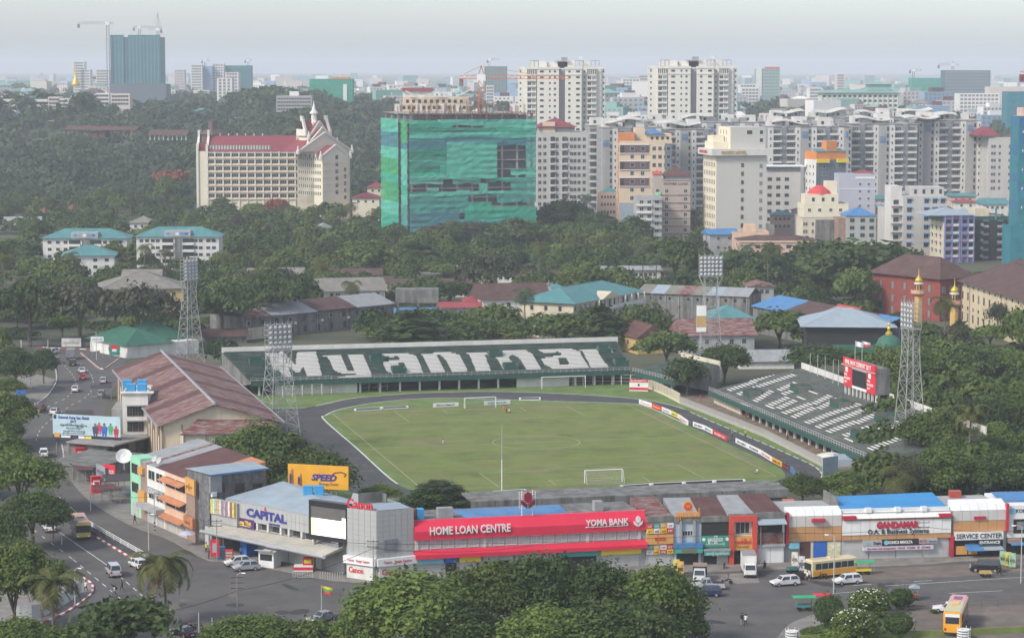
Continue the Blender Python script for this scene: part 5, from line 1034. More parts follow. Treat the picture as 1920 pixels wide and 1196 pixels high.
s.part('blue_roof',M('bright_blue_sheet',(.035,.24,.52),.5,.1,.4),lambda q:q.add([(X(1577),1.0,8.0),(X(1779),1.0,8.0),(X(1779),9,9.0),(X(1577),9,8.7),(X(1779)-.8,9,9.5),(X(1779),12,8),(X(1577),12,8)],[(0,1,2,3),(3,2,5,6),(1,5,2)]));s.box('white_gutter',mWhiteP,X(1577),.7,7.6,X(1781),.98,8.1)
for px in (1623,1678,1727):s.box('bracket',mWhiteP,X(px),-.2,7.6,X(px)+.9,.69,8.3)
s.box('end_wall',mOldC,X(1577),3,7.5,X(1577)+.3,11,9.5)
s=Fac('service shop with orange panels, white lettered band and blue awnings',(1784,1044),(1886,1041),12);L_=s.L;X=lambda px:s.f(px,1000)[0]
s.box('wall',mGreyW,0,0,0,L_,12,7.8);hpan(1786,1884,5.9,7.5,6,mCladL,.35,'grey_panel');hpan(1786,1884,3.9,5.86,6,mOrP,.3,'orange_panel')
for k in range(6):a,b=X(1783)+k*(X(1884)-X(1783))/6,X(1783)+(k+1)*(X(1884)-X(1783))/6;s.part('curved_top',mWhiteP,lambda q:q.add([(a+.02,-.35,7.55),(b-.02,-.35,7.55),(b-.02,.3,8.5),(a+.02,.3,8.5),(b-.02,2.0,9.0),(a+.02,2.0,9.0),(a+.02,2,7.5),(b-.02,2,7.5)],[(0,1,2,3),(3,2,4,5),(0,3,5,6),(1,7,4,2)]))
s.box('crimson_fin',mCrim,X(1884),-.8,4.0,X(1888),-.003,8.6);s.box('crimson_fin',mCrim,X(1781),-.8,.2,X(1786),-.003,3.6);s.box('crimson_block',mCrim,X(1824),-.6,6.1,X(1846),-.36,6.6)
s.box('letter_band',mWhiteP,X(1788),-.9,2.9,X(1878),-.003,4.1);text('SERVICE CENTER',.75,mInk,s.t,(X(1790),-.93,3.15),width=X(1876)-X(1790),bold=.02);s.box('entrance_board',mInk,X(1831),-1.1,2.1,X(1873),-.91,2.85);text('ENTRANCE',.45,mWhiteP,s.t,(X(1833),-1.13,2.25),width=X(1871)-X(1833),bold=.04)
s.part('awning',mBlueS,lambda q:awn(q,X(1808),X(1838),2.2,2.2,.8));s.part('awning',mPaleB,lambda q:awn(q,X(1839),X(1875),1.95,2.2,.5));s.box('shop_front',mDark,X(1787),-.1,0,X(1880),-.003,2.6);s.box('orange_board',mCanP,X(1791),-.6,.5,X(1812),-.12,1.8);s.box('orange_board',mCanP,X(1815),-.6,.5,X(1831),-.12,1.7)
s=Fac('white fronted copier shop at the right edge with a blue round mark',(1887,1041),(2010,1038),12);L_=s.L;X=lambda px:s.f(px,1000)[0]
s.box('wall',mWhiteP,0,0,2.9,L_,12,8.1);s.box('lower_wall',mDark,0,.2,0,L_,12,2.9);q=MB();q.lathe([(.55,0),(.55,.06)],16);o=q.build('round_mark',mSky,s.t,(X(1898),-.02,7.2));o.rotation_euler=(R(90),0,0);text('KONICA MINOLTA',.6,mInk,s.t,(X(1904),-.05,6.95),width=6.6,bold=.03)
s.box('copier_print',mScreen,X(1900),-.06,3.6,X(1925),-.003,5.9);s.box('copier_print_top',mGlassG,X(1906),-.12,4.2,X(1925),-.063,5.5);s.part('awning',mBlueS,lambda q:awn(q,X(1890),X(1915),2.6,2,.5));s.box('sign_board',mBrownP,X(1888),-1.2,2.2,X(1912),-.003,2.85);s.part('blue_roof',mBlueS,lambda q:q.add([(0,3,8.2),(L_,3,8.2),(L_,9,8.8),(0,9,8.8)],[(0,1,2,3)]))
# ---- shelters, walls and boards along the left pavement
def canopy(px,py,w_,d,h,rz,label,m=mRustD,posts=True):
    p=G(px,py);t=thing('bus_shelter',label,'bus shelter',p,rz);q=MB();q.add([(-w_/2,-d/2,h),(w_/2,-d/2,h),(w_/2,d/2,h+.3),(-w_/2,d/2,h+.3),(-w_/2,-d/2,h-.12),(w_/2,-d/2,h-.12),(w_/2,d/2,h+.18),(-w_/2,d/2,h+.18)],[(0,1,2,3),(7,6,5,4),(0,4,5,1),(1,5,6,2),(2,6,7,3),(3,7,4,0)]);q.build('canopy',m,t)
    for x in (-w_/2+.2,0,w_/2-.2):
        for y in (-d/2+.2,d/2-.2):q=MB();q.tube((x,y,.1),(x,y,h),.06,n=5);q.build('post',mSteel,t)
    q=MB();q.box(-w_/2+.5,.2,.5,w_/2-.5,.6,.6);q.build('bench',mSteel,t)
canopy(147,888,3.0,5.5,2.9,R(15),'rusty roofed bus shelter nearest to the white parked sedan');canopy(156,905,3.2,5.5,2.9,R(20),'second rusty roofed bus shelter beside the road');canopy(200,945,4.0,4.5,3.0,R(30),'dark roofed bus shelter left of the mint building');canopy(228,932,6,6.0,3.6,R(20),'larger dark canopy against the mint building',mMat := M('tar_roof',(.06,.055,.055),.9,.2))
canopy(170,860,6,6,3.2,R(12),'rust roofed stall canopy behind the red kiosks',mRustD);canopy(190,748,5,4,3.0,R(10),'dark carport with cars beside the road, upper one',mMat);canopy(150,800,6,5,3.0,R(12),'dark carport behind the pale billboard',mMat)
def kiosk(px,py,h,label):
    p=G(px,py);t=thing('kiosk',label,'kiosk',p,R(20));q=MB();q.box(-.9,-.6,0,.9,.6,h);q.build('body',mSRed,t);q=MB();q.box(-.6,-.66,h*.45,.6,-.603,h*.8);q.build('sign_plate',mWhiteP,t);q=MB();q.box(-.45,-.7,h*.52,.45,-.663,h*.72);q.build('mark',mSRed,t);q=MB();q.box(-1,-.75,h,1,.7,h+.1);q.build('roof',mSRed,t)
for i,(x,y) in enumerate([(147,853),(150,866),(154,882)]):kiosk(x,y,2.8,'red kiosk among the bus shelters, %s' % ['farthest from the camera','middle one','under the shelter roofs'][i])
kiosk(180,925,3.2,'red kiosk with a white sign next to the parked white motorbike');
def bboard(px,py,w_,h,z,rz,m,label,tx=None,tm=None):
    p=G(px,py);t=thing('signboard',label,'signboard',p,rz);q=MB();q.box(-w_/2,-.08,z,w_/2,.08,z+h);q.build('panel',m,t)
    for x in (-w_/2+.2,w_/2-.2):q=MB();q.tube((x,.15,0),(x,.15,z+h),.07,n=5);q.build('post',mSteel,t)
    if tx:text(tx,h*.3,tm,t,(-w_*.4,-.11,z+h*.35),width=w_*.8)
    return t
bboard(190,922,5,2.6,2.4,R(-62),mGreyS,'grey street signboard seen edge on behind the red kiosk','VOLVO',mNavy);bboard(206,925,3.0,2.6,2.8,R(-35),mSRed,'red signboard with white letters left of the mint building','TELENOR',mWhiteP)
# low yard walls and small flat building with the satellite dish
s=Fac('low grey flat roofed yard building under the big white satellite dish',(190,905),(268,880),12);s.box('wall',mOldC,0,0,0,s.L,12,2.9);s.box('roof_slab',mOldC,-.3,-.3,2.9,s.L+.3,12.3,3.2);s.box('doorway',mDark,2,-.05,0,5,-.003,2.4)
s=Fac('dark recess building with a sloping concrete porch below the white annex',(200,868),(290,845),9);s.box('wall',mOldC,0,0,0,s.L,9,3.6);s.box('porch_slab',mConc,-1,-2.5,3.6,s.L*.7,9,3.9);s.box('opening',mDark,.8,-.05,.1,s.L*.45,-.003,3.2);s.part('side_roof',mRustD,lambda q:q.add([(s.L*.7,-2,3.5),(s.L,0,3.0),(s.L,9,3.4),(s.L*.7,9,4.2)],[(0,1,2,3)]))
p=G(233,880,3.2);t=thing('satellite_dish','big white satellite dish on the low roof left of the mint building','satellite dish',p);q=MB();q.tube((0,0,0),(0,0,2.0),.12);q.build('mast',mSteelL,t);q=MB();q.lathe([(.05,0),(.8,.12),(1.35,.42),(1.5,.62),(1.46,.64),(.75,.2),(.05,.08)],20);o=q.build('reflector',mWhiteP,t,(0,0,2.3),smooth=False);o.rotation_euler=(R(52),R(-20),R(20));q=MB();q.tube((0,-.3,2.4),(.5,-1.4,3.3),.04,n=4);q.build('feed_arm',mSteel,t)
# white hoarding on the corner
hp=curve_pts([G(*p) for p in [(22,1163),(60,1161),(85,1155),(112,1140),(138,1124),(153,1112)]],2);t=thing('hoarding','white sheet hoarding along the corner pavement at the left','hoarding',hp[0]);mHo=M('hoarding_white',(.55,.58,.58),.6,.1,.8,dirt=.3,dcol=(.35,.36,.36))
for a,b in zip(hp[:-1],hp[1:]):
    d=b-a;q=MB();q.box(.02,-.03,.1,d.length-.02,.03,2.1);q.build('hoarding_panel',mHo,t,a-hp[0],math.atan2(d.y,d.x));q=MB();q.tube((0,.1,0),(0,.1,2.2),.05,n=4);q.build('post',mSteel,t,a-hp[0])
# the pale billboard with football players
a,b=G(98,826),G(226,826);a,b=AT(99,800,489),AT(226,812,484)
s=Bld('pale blue football billboard with dark lettering and five painted players',(a.x,a.y,0),(b.x,b.y,0),.4,cat='billboard',name='billboard',z=0);L_=s.L;zb,zt=3.7,8.6
s.box('panel',M('billboard_pale',(.42,.55,.6),.5,.15,.25),0,0,zb+.8,L_,.25,zt);s.box('sponsor_strip',mInk,0,-.01,zb,L_,.25,zb+.8)
text('General Aung San Shield',.6,mNavy,s.t,(L_*.08,-.03,zt-.85),width=L_*.46,bold=.04);text('2017',.5,mNavy,s.t,(L_*.26,-.03,zt-1.6),width=L_*.09,bold=.04);text(BUR[2]+BUR[0],.4,mInk,s.t,(L_*.11,-.03,zt-2.3),width=L_*.4,bold=.02);text(BUR[3],.35,mInk,s.t,(L_*.2,-.03,zt-2.9),width=L_*.22);text(BUR[2]+BUR[4],.22,mInk,s.t,(L_*.15,-.03,zt-3.4),width=L_*.33);text(BUR[0]+BUR[3],.22,mInk,s.t,(L_*.15,-.03,zt-3.8),width=L_*.33)
s.box('corner_mark',mInk,L_*.015,-.03,zt-.95,L_*.055,-.003,zt-.15);s.box('corner_sponsor',mCanP,L_*.02,-.04,zb+.2,L_*.1,-.012,zb+1.1)
for x0,x1,m in ((.12,.26,mWhiteP),(.3,.36,mPurp),(.38,.47,mWhiteP),(.48,.57,mYel)):s.box('sponsor_plate',m,L_*x0,-.03,zb+.18,L_*x1,-.012,zb+.65)
skinp=M('print_skin',(.2,.12,.08),.6,.1)
for x,z,k,c in [(.69,1.7,1.0,(.5,.04,.06)),(.86,1.6,1.0,(.05,.35,.15)),(.63,.8,1.15,(.06,.06,.12)),(.76,.8,1.25,(.05,.12,.4)),(.94,.7,1.0,(.45,.03,.06))]:
    q=MB();q.add([(0,0,0),(.9,0,0),(1.05,0,1.0),(.9,0,1.25),(.0,0,1.25),(-.15,0,1.0)],[(0,1,2,3,4,5)],0);q.add([(.45+.24*math.cos(a_),-.003,1.52+.3*math.sin(a_)) for a_ in [i*.6283 for i in range(10)]],[tuple(range(10))],1);q.add([(.1,.001,-.6),(.35,.001,-.6),(.4,.001,0),(.05,.001,0)],[(0,1,2,3)],0);q.add([(.55,.001,-.6),(.8,.001,-.6),(.85,.001,0),(.5,.001,0)],[(0,1,2,3)],0)
    o=q.build('printed_player',[M('print_%d' % int(x*100),c,.6,.2),skinp],s.t,(L_*x-.5,-.02-.008*(3-z),zb+.9+z*.55));o.scale=(k,1,k)
for k in range(5):x=.6+k*(L_-1.2)/4;q=MB();q.tube((x,.4,0),(x,.4,zt-.5),.14,n=6);q.build('post',mSteel,s.t)
for z in (zb-.35,):q=MB();q.box(-.3,-.6,z,L_+.2,.7,z+.15);q.build('catwalk',mInk,s.t)
# ---------------------------------------------------------------- the hall, the village and the flats behind the stadium
mTealR=M('teal_roof',(.075,.21,.22),.6,.12,.4,dirt=.35,dcol=(.18,.36,.36),stretch=(.5,.12,.4));mGreenR=M('green_roof',(.035,.125,.085),.6,.12,.4,dirt=.25,dcol=(.13,.28,.2),stretch=(.5,.12,.4));mGrTile=M('grey_tile',(.22,.205,.18),.85,.2,.5,dirt=.5,dcol=(.13,.12,.1),stretch=(.5,.2,.4));mRedT=M('red_tile',(.3,.06,.07),.8,.15,.5,dirt=.2,dcol=(.2,.08,.08));mBrnT=M('brown_tile',(.09,.05,.045),.85,.25,.5,dirt=.5,dcol=(.15,.1,.09),stretch=(.4,.2,.4))
mBrick=M('brick_wall',(.25,.055,.042),.85,.15,.5,dirt=.4,dcol=(.18,.08,.07),stretch=(.4,.4,.1));mSchool=M('cream_school',(.58,.49,.33),.85,.08,.3,dirt=.35,dcol=(.35,.28,.2),stretch=(.4,.4,.08));mYelH=M('yellow_house',(.55,.4,.2),.85,.1,.4,dirt=.3,dcol=(.3,.22,.14));mGold=M('gold_paint',(.62,.42,.06),.35,.1,1,metal=.4);mMin=M('minaret_yellow',(.58,.38,.13),.8,.06);mPink=M('pink_wall',(.6,.42,.35),.85,.08,.3,dirt=.25,dcol=(.35,.25,.2))
def fr(px0,px1,ytop,D,rot):
    """front line of a block whose left top corner shows at (px0, ytop) at depth D and whose right end shows at px1"""
    a=base(px0,D);H=ztop(px0,ytop,D)-a.z;r=R(rot);dx,dy=math.cos(r),math.sin(r);k=ray(px1,600);k=k.x/k.y
    l=(k*a.y-a.x)/(dx-k*dy);return a,Vector((a.x+dx*l,a.y+dy*l,a.z)),H
def slab(label,px0,px1,ytop,D,depth,rot,wall,fpx=13,cols=8,lcols=0,w_=1.5,h=1.5,toff=2.6,fm=mFrameW,gm=mGlassD,nx=2,par=.7,hood=None,group=None,rows=None,cat='building',roofm=None,lw=None,ledge=None,zmin=1.5,hood_every=1,margin=1.2):
    a,b,H=fr(px0,px1,ytop,D,rot);s=Bld(label,a,b,depth,cat=cat,group=group);s.H=H;s.body(H,wall);s.fh=fpx*D/F
    if par:s.flat(H,roofm or mConc,par,mw=wall)
    s.rows=[];z=H-toff
    while z > zmin and (rows is None or len(s.rows) < rows):s.rows.append(z);z -= s.fh
    xs=cols if isinstance(cols,(list,tuple)) else ([margin+(s.L-2*margin)*(i+.5)/cols for i in range(cols)] if cols else [])
    if isinstance(cols,(list,tuple)):xs=[c*s.L for c in cols]
    for k,z in enumerate(s.rows):
        for x in xs:s.win('F',x-w_/2,z,w_,h,fm=fm,gm=gm,nx=nx,hood=hood if (hood and k % hood_every == 0) else None)
        for i in range(lcols):s.win('L',margin+(s.D-2*margin)*(i+.5)/lcols-(lw or w_)/2,z,lw or w_,h,fm=fm,gm=gm,nx=nx)
    if ledge:
        for z in s.rows:s.box('ledge',ledge,-.12,-.15,z-.75,s.L+.12,s.D,z-.55)
    return s
# ---- rusty roofed hall
A,B_,C_=G(297,795,9.5),G(532,786,9.5),G(227,691,9.5)
nrm=(C_-A).normalized();B_=A+Vector((nrm.y,-nrm.x,0))*24.0
s=Bld('big hall with a rusted corrugated roof and cream side walls beside the track',(A.x+.8,A.y,0),(B_.x-.8,B_.y,0),(C_-A).length,z=0);L_,D_=s.L,s.D
s.box('wall',mCream,0,0,-1,L_,D_,9.4);[s.part('gable',mCream,lambda q:q.add([(0,y,9.4),(L_,y,9.4),(L_*.45,y,12.8)],[(0,1,2)])) for y in (0,D_)]
nb=16
for k in range(nb):
    for sx in (-1,1):
        y0,y1=-1+k*(D_+2)/nb,-1+(k+1)*(D_+2)/nb-.03;x0,x1=L_/2+sx*(L_/2+1.0),L_*.45;zz=.02*(k % 3)
        s.part('roof_sheet',[mRust,mRustD,mRust,mRust][(k*7+(sx > 0)*3) % 4],lambda q:q.add([(x0,y0,9.2+zz),(x0,y1,9.2+zz),(x1,y1,13.2+zz),(x1,y0,13.2+zz),(x0,y0,9.05),(x0,y1,9.05),(x1,y1,13.0),(x1,y0,13.0)],[(0,3,2,1),(4,5,6,7),(0,4,7,3),(1,2,6,5),(0,1,5,4)]))
s.part('ridge_cap',mGreyS,lambda q:q.tube((L_*.45,-1.2,13.25),(L_*.45,D_+1.2,13.25),.3,n=5))
for sx in (0,1):s.box('gutter',mGreyS,sx*L_+(-1.3 if sx == 0 else 1.0),-1,9.0,sx*L_+(-1.0 if sx == 0 else 1.3),D_+1,9.3)
for k in range(22):y=k*D_/21;s.box('pilaster',mBrownP,-.25,y-.15,0,-.003,y+.15,9.0)
for k in range(21):
    if k % 2:s.win('L',D_-(k+.5)*D_/21-.7,6.2,1.4,1.8,fm=mFrameB)
for k in range(7):s.box('front_pilaster',mBrownP,k*L_/6-.12,-.2,0,k*L_/6+.12,-.003,9.3)
s.box('white_door_panel',mWhiteW,L_*.36,-.15,1.0,L_*.62,-.01,7.2);s.box('yellow_panel',mOch,L_*.35,-.12,7.4,L_*.9,-.003,9.2)
s.part('lower_roof',mRust,lambda q:q.add([(L_*.12,-5.5,8.2),(L_*.95,-5.5,7.9),(L_*.95,0,9.6),(L_*.3,0,10.2),(L_*.12,-5.5,8.0),(L_*.95,-5.5,7.7)],[(0,1,2,3),(0,4,5,1)]));s.box('annex_wall',mCream,L_*.15,-5,0,L_*.92,-.26,7.9)
for k in range(5):s.box('annex_post',mBrownP,L_*(.15+.19*k),-5.2,0,L_*(.15+.19*k)+.2,-5.003,7.9)
# ---- white annex
s=slab('white three storey annex with blue tanks on its flat roof, left of the rusty hall',227,275,742,494,13,4,mWhiteW,29,[.28,.5,.72],0,1.1,2.0,toff=4.2,fm=mFrameB,rows=3,par=.5,roofm=mWhiteW);H=s.H
for z in s.rows[:2]:s.box('sunshade',mGreyW,.8,-1.0,z+2.2,s.L-.6,-.003,z+2.35)
s.box('stair_wall',mConc,-2.4,2,-1,-.06,13,H-3);s.box('parapet_edge',mWhiteW,-.4,-.5,H+.5,s.L+1.2,1.2,H+.75)
tanks(s.M @ Vector((1.5,4,H+.1)),2,mTank,'pale blue tank on the white annex roof, front pair, %s',1.8,R(4),dx=2.2);tanks(s.M @ Vector((.2,10,H+.1)),2,mTank,'pale blue tank on the white annex roof, rear pair, %s',1.9,R(4),dx=3.0)
# ---- green roofs behind the hall
s=Bld('low building with wide dark green hipped roofs at the foot of the rear floodlight tower',base(238,655),base(372,668),22);s.body(3.6,mWhiteW);s.hip(3.6,3.6,mGreenR,1.0,x0=0,x1=s.L*.6);s.hip(3.9,4.4,mGreenR,1.0,x0=s.L*.35,x1=s.L,y0=6)
# ---- blocks of flats with green hipped roofs
def greenblock(label,px0,px1,yt,D,depth,rot,floors,cols,big=True):
    s=slab(label,px0,px1,yt,D,depth,rot,mWhiteW,13,cols,2,1.5,1.2,toff=2.2,par=0,rows=floors,fm=mFrameG);H=s.H
    s.hip(H,3.4,mTealR,1.0)
    if big:
        s.box('screen_wall',mGreyW,s.L*.34,-.9,H+.1,s.L*.66,5,H+2.3)
        for k in range(5):s.box('laundry',[mTank,mPaleB,mWhiteP,mTank,mBlueP][k],s.L*(.37+.055*k),-.97,H+.7,s.L*(.41+.055*k),-.92,H+1.7)
        s.box('stair_core',mOldC,s.L*.47,-.8,0,s.L*.54,-.003,H-.4)
        for z in s.rows:
            for x in (.31,.56):s.box('balcony',mWhiteW,s.L*x,-1.2,z-1.0,s.L*(x+.14),-.003,z-.1);s.box('balcony_void',mGlassD,s.L*x+.1,-.08,z-.05,s.L*(x+.14)-.1,-.004,z+1.5)
        s.box('awning',mGreenR,s.L*.86,-.9,s.rows[0]+1.3,s.L*.95,-.003,s.rows[0]+1.45)
    return s
greenblock('white four storey flats with a sea green hipped roof, left of the rear floodlight tower',258,412,444,945,15,1,4,[.06,.13,.2,.26,.72,.78,.87,.94]);greenblock('white flats with a sea green hipped roof, farther left behind the small one',83,240,447,960,15,1,4,[.08,.18,.27,.74,.82,.92])
greenblock('smaller white house with a sea green hipped roof in front of the left flats',122,216,480,890,17,8,3,[.3,.62,.85],False)
# ---- generic village houses
def house(label,px0,px1,yeave,D,depth,rot,wall,roofm,rh,cols=4,gable=False,rows=2,fpx=17,ov=.8,lc=1,group=None,toff=2.3,w_=1.2,h=1.3):
    s=slab(label,px0,px1,yeave,D,depth,rot,wall,fpx,cols,lc,w_,h,toff=toff,par=0,rows=rows,fm=mFrameG,zmin=.4,group=group)
    if gable:
        for e in (0,1):s.part('gable',wall,lambda q:q.add([(e*s.L,0,s.H),(e*s.L,s.D,s.H),(e*s.L,s.D/2,s.H+rh-.1)],[(0,2,1) if not e else (0,1,2)]) if s.L >= s.D else q.add([(0,e*s.D,s.H),(s.L,e*s.D,s.H),(s.L/2,e*s.D,s.H+rh-.1)],[(0,1,2)]))
    s.hip(s.H,rh,roofm,ov,gable=gable);return s
s=house('grey tiled two storey flats with a white gable wall and open galleries in the village',600,722,546,790,14,14,mWhiteW,mGrTile,3.6,0,True,2)
for z in (3.1,6.0):s.box('gallery_slab',mConc,.6,-1.2,z-.25,s.L,-.003,z);
for k in range(9):s.win('F',1+k*(s.L-2)/9,.6 if k % 3 == 0 else 3.3,1.2,1.9,fm=mFrameB);s.box('gallery_post',mConc,.6+k*(s.L-1)/8.2,-1.2,0,.8+k*(s.L-1)/8.2,-1.0,5.6)
house('long grey tiled house half hidden by palms, left of the grey tiled flats',448,570,522,880,13,8,mWhiteW,mGrTile,3.2,6,True);house('dark roofed low house behind the grey tiled flats',620,715,516,880,10,6,mGreyW,mBrnT,2.0,5,True,1)
house('yellow house with a broad grey hipped roof behind the bare limbed rain tree',190,345,543,770,24,10,mYelH,mGrTile,4.5,6,False,3,19);house('grey roof behind the yellow house, left one',232,300,522,835,12,4,mWhiteW,mGrTile,2.6,3,True,1)
s=house('white walled house with a dark flat roof beside the stained billboard frame',727,885,533,830,11,6,mWhiteW,mBrnT,1.4,9,True,2,14)
a,b=base(742,745),base(817,750);t=thing('concrete_frame','stained concrete water tank on columns between the village roofs','water tank',(a.x,a.y,0));q=MB();l=(b-a).length;q.box(0,0,6.5,l,7,10.6);q.build('tank_body',mOldC,t)
for x in (0.2,l/2,l-.6):
    for y in (.2,6):q=MB();q.box(x,y,0,x+.5,y+.5,6.5);q.build('column',mOldC,t)
for lb,a_,b_,c_,d_,e_,rt,wl,rf,rh,n,gb in [
 ('red roofed hut with a pink upper wall and a green base',604,636,487,935,8,3,mPink,mRedT,1.6,2,True),('long white row of flats with open galleries behind the bright green tree',1120,1238,507,880,9,5,mWhiteW,mGreyS,1.2,12,True),('long grey row of flats in the village, behind the bare rain tree',960,1118,517,880,9,3,mGreyW,mBrnT,1.3,12,True),
 ('white walled row house left of the bare rain tree trunk',898,960,512,850,9,3,mWhiteW,mGreyS,1.0,5,True),('long low dark roofed hall at the upper middle of the village',868,965,462,1080,12,0,mGreyW,mBrnT,1.6,6,True),('long grey roofed hall under the palms left of the beige hotel',1110,1250,472,1050,10,0,mWhiteW,mGreyS,1.4,8,True),
 ('grey roofed row behind the palms in the middle of the village',985,1060,487,985,10,0,mGreyW,mGrTile,1.5,6,True),('small dark roofed row house left of the layered tree',725,790,470,1050,10,2,mGreyW,mBrnT,1.6,4,True),('low shed with blue tarpaulins in the village',770,870,503,930,9,0,mGreyW,mPaleB,.9,5,True),('dark shed roof right of the pink hut',645,700,500,960,9,0,mGreyW,mBrnT,1.2,3,True),
 ('red roof among trees at the far left of the village',68,120,395,1330,12,2,mWhiteW,mRedT,3,3,False),('red hipped roof beside a square concrete tower, upper left',122,178,394,1330,14,2,mWhiteW,mRedT,3.2,3,False),('pale corrugated long roof at the left edge of the village',-20,76,424,1180,16,4,mGreyW,mGreyS,4,4,True),('grey roofed bungalow between the wood and the green roofed flats',246,292,418,1160,12,2,mWhiteW,mGrTile,3,3,False),('dark red roof in the trees right of the green roofed flats',497,560,432,1120,12,2,mBlueP,mRustD,2.6,3,True),('striped grey sheet roof in the trees right of the dark red one',588,626,431,1120,12,4,mWhiteW,mGreyS,2.6,2,True),
 ('low house with a dark red roof at the left edge beside the white brick wall',-10,30,460,1060,10,2,mGreyW,mRustD,2.0,2,True),('long white painted block wall shed left of the green roofed flats',30,82,457,1060,8,2,mWhiteW,mGreyS,.6,0,True),
 ('white gabled house with brown roof and red porch left of the palm behind the stand',905,1030,562,745,17,12,mWhiteW,mBrnT,4.2,4,True),('white house with a bright red lean-to roof left of the brown gable',873,940,566,752,8,4,mWhiteW,mRedT,2.0,3,False),('red tiled low roof before the red lean-to house',828,900,577,735,7,4,mGreyW,mRedT,1.4,3,True),('house with a grey flat top and dark openings right of the brown gable',1000,1038,545,770,12,0,mGreyW,mGreyS,.8,2,False),
 ('teal hipped roof pavilion between the corner tower and the dark tree',1335,1412,598,680,14,6,mWhiteW,mTealR,3.2,4,False),('low hall with a rusty red roof beside the corner floodlight tower',1283,1415,630,660,16,8,mGreyW,mRust,3.8,5,True),('brown gabled roof shed behind the corner of the lettered stand',1196,1250,634,665,14,20,mOch,mRustD,3.6,1,True),('white bungalow with a long grey roof right of the corner floodlight tower',1388,1490,678,632,12,4,mWhiteW,mGreyS,2.4,3,True),
 ('pale blue sheet roof house at the foot of the tall beige hotel',1330,1382,440,1010,10,12,mGreyW,mBlueS,2.0,2,True),('green gabled house in the trees at the right edge',1845,1945,812,520,14,12,mWhiteW,mGreenR,3.6,3,True)]:
    house(lb,a_,b_,c_,d_,e_,rt,wl,rf,rh,n,gb)
# row of old two storey terraces behind the lettered stand
s=Bld('long terrace of stained two storey houses with patched roofs behind the lettered stand',base(458,700),base(738,745),15);L_=s.L;s.body(6.6,mOldC)
for x0,x1,m,k in ((0,.16,mRust,0),(.1601,.22,mGreyS,.2),(.2201,.46,mGreyS,0),(.4601,.73,mBrnT,.1),(.7301,1.0,mGreyS,0)):
    xa,xb=x0*L_,x1*L_;s.part('roof_sheet',m,lambda q:q.add([(xa,-.9,6.4+k),(xb,-.9,6.4+k),(xb,8,9.2+k),(xa,8,9.2+k),(xa,15.5,6.6),(xb,15.5,6.6),(xa,-.9,6.2),(xb,-.9,6.2)],[(0,1,2,3),(3,2,5,4),(6,7,1,0)]))
for k in range(11):
    x=1+k*L_/11.2;s.win('F',x,4.0,1.4,1.5,fm=mFrameW if k % 3 == 0 else mFrameB,hood=mBlueS if k in (5,9) else (mRedT if k == 7 else None));s.win('F',x+.4,.6,1.3,2.0,fm=mFrameB)
    if k % 2:s.box('air_conditioner',mWhiteP,x+2,-.5,3.2,x+2.8,-.003,3.9)
for k in range(7):s.box('drain_pipe',mGreyS,k*L_/6.5+.6,-.2,0,k*L_/6.5+.75,-.05,6.3)
s.box('cream_wall',mCream,.6,-.06,0,L_*.16,-.004,3.4)
house('dark roofed lean-to house at the left end of the stained terrace',385,462,632,690,10,12,mOldC,mBrnT,1.8,3,True)
house('bright blue sheet roof behind the stained terrace',715,830,592,760,9,6,mGreyW,mBlueS,2.0,4,True,1)
# school with the teal roof
a,b=base(1075,702),base(1199,742);s=Bld('three storey school with a teal roof, a cream end wall and open galleries',a,b,17.5);L_=s.L;H=10.4;s.body(H,mCream);s.hip(H,3.6,mTealR,1.2)
for f in range(3):
    z=H-3.3-f*3.3;s.box('gallery_slab',mWhiteW,L_*.3,-1.8,z,L_,-.003,z+.25);s.box('gallery_rail',mWhiteW,L_*.3,-1.8,z+.26,L_,-1.65,z+1.1)
    for k in range(10):x=L_*.32+k*L_*.068;s.win('F',x,z+.4,1.1,2.2,fm=mFrameG)
    for k in range(4):s.win('F',.8+k*L_*.07,z+1,1.2,1.5,fm=mFrameG,gm=mGlassG)
    for k in range(3):s.win('L',3.5+k*4.6,z+.9,1.0,1.4,fm=mFrameB)
for k in range(8):x=L_*.3+k*(L_*.7-.3)/7;s.box('gallery_post',mWhiteW,x,-1.85,0,x+.3,-1.55,H)
s.part('porch_gable',mCream,lambda q:q.add([(L_*.34,-1.9,H),(L_*.62,-1.9,H),(L_*.48,-1.9,H+1.9),(L_*.34,0,H),(L_*.62,0,H),(L_*.48,3,H+1.9)],[(0,1,2),(0,2,5,3),(1,4,5,2)]))
house('low teal roofed wing behind the cream end of the school',1015,1075,553,770,14,0,mGreyW,mTealR,2.8,0,False,0)
# long stained wall building with patched roofs
s=Bld('long stained warehouse with round vents and a patched sheet roof',base(1195,752),base(1405,738),12);L_=s.L;s.body(9.2,mOldC)
for k,m in enumerate([mGrTile,mPaleB,mGrTile,mRust,mGrTile,mPaleB,mGreyS,mGreyS]):xa,xb=k*L_/8+.01,(k+1)*L_/8-.01;s.part('roof_sheet',m,lambda q:q.add([(xa,-.6,9.1),(xb,-.6,9.1),(xb,6,11.2),(xa,6,11.2),(xb,12.5,9.2),(xa,12.5,9.2),(xa,-.6,8.95),(xb,-.6,8.95)],[(0,1,2,3),(3,2,4,5),(6,7,1,0)]))
for k in range(12):q=MB();q.lathe([(.5,0),(.42,.1)],10);o=q.build('round_vent',mDark,s.t,(1.5+k*L_/12,-.01,7.6 if k % 4 else 5));o.rotation_euler=(R(90),0,0)
for k in range(9):s.box('drain_pipe',mGreyS,.4+k*L_/8.3,-.25,0,.6+k*L_/8.3,-.05,9)
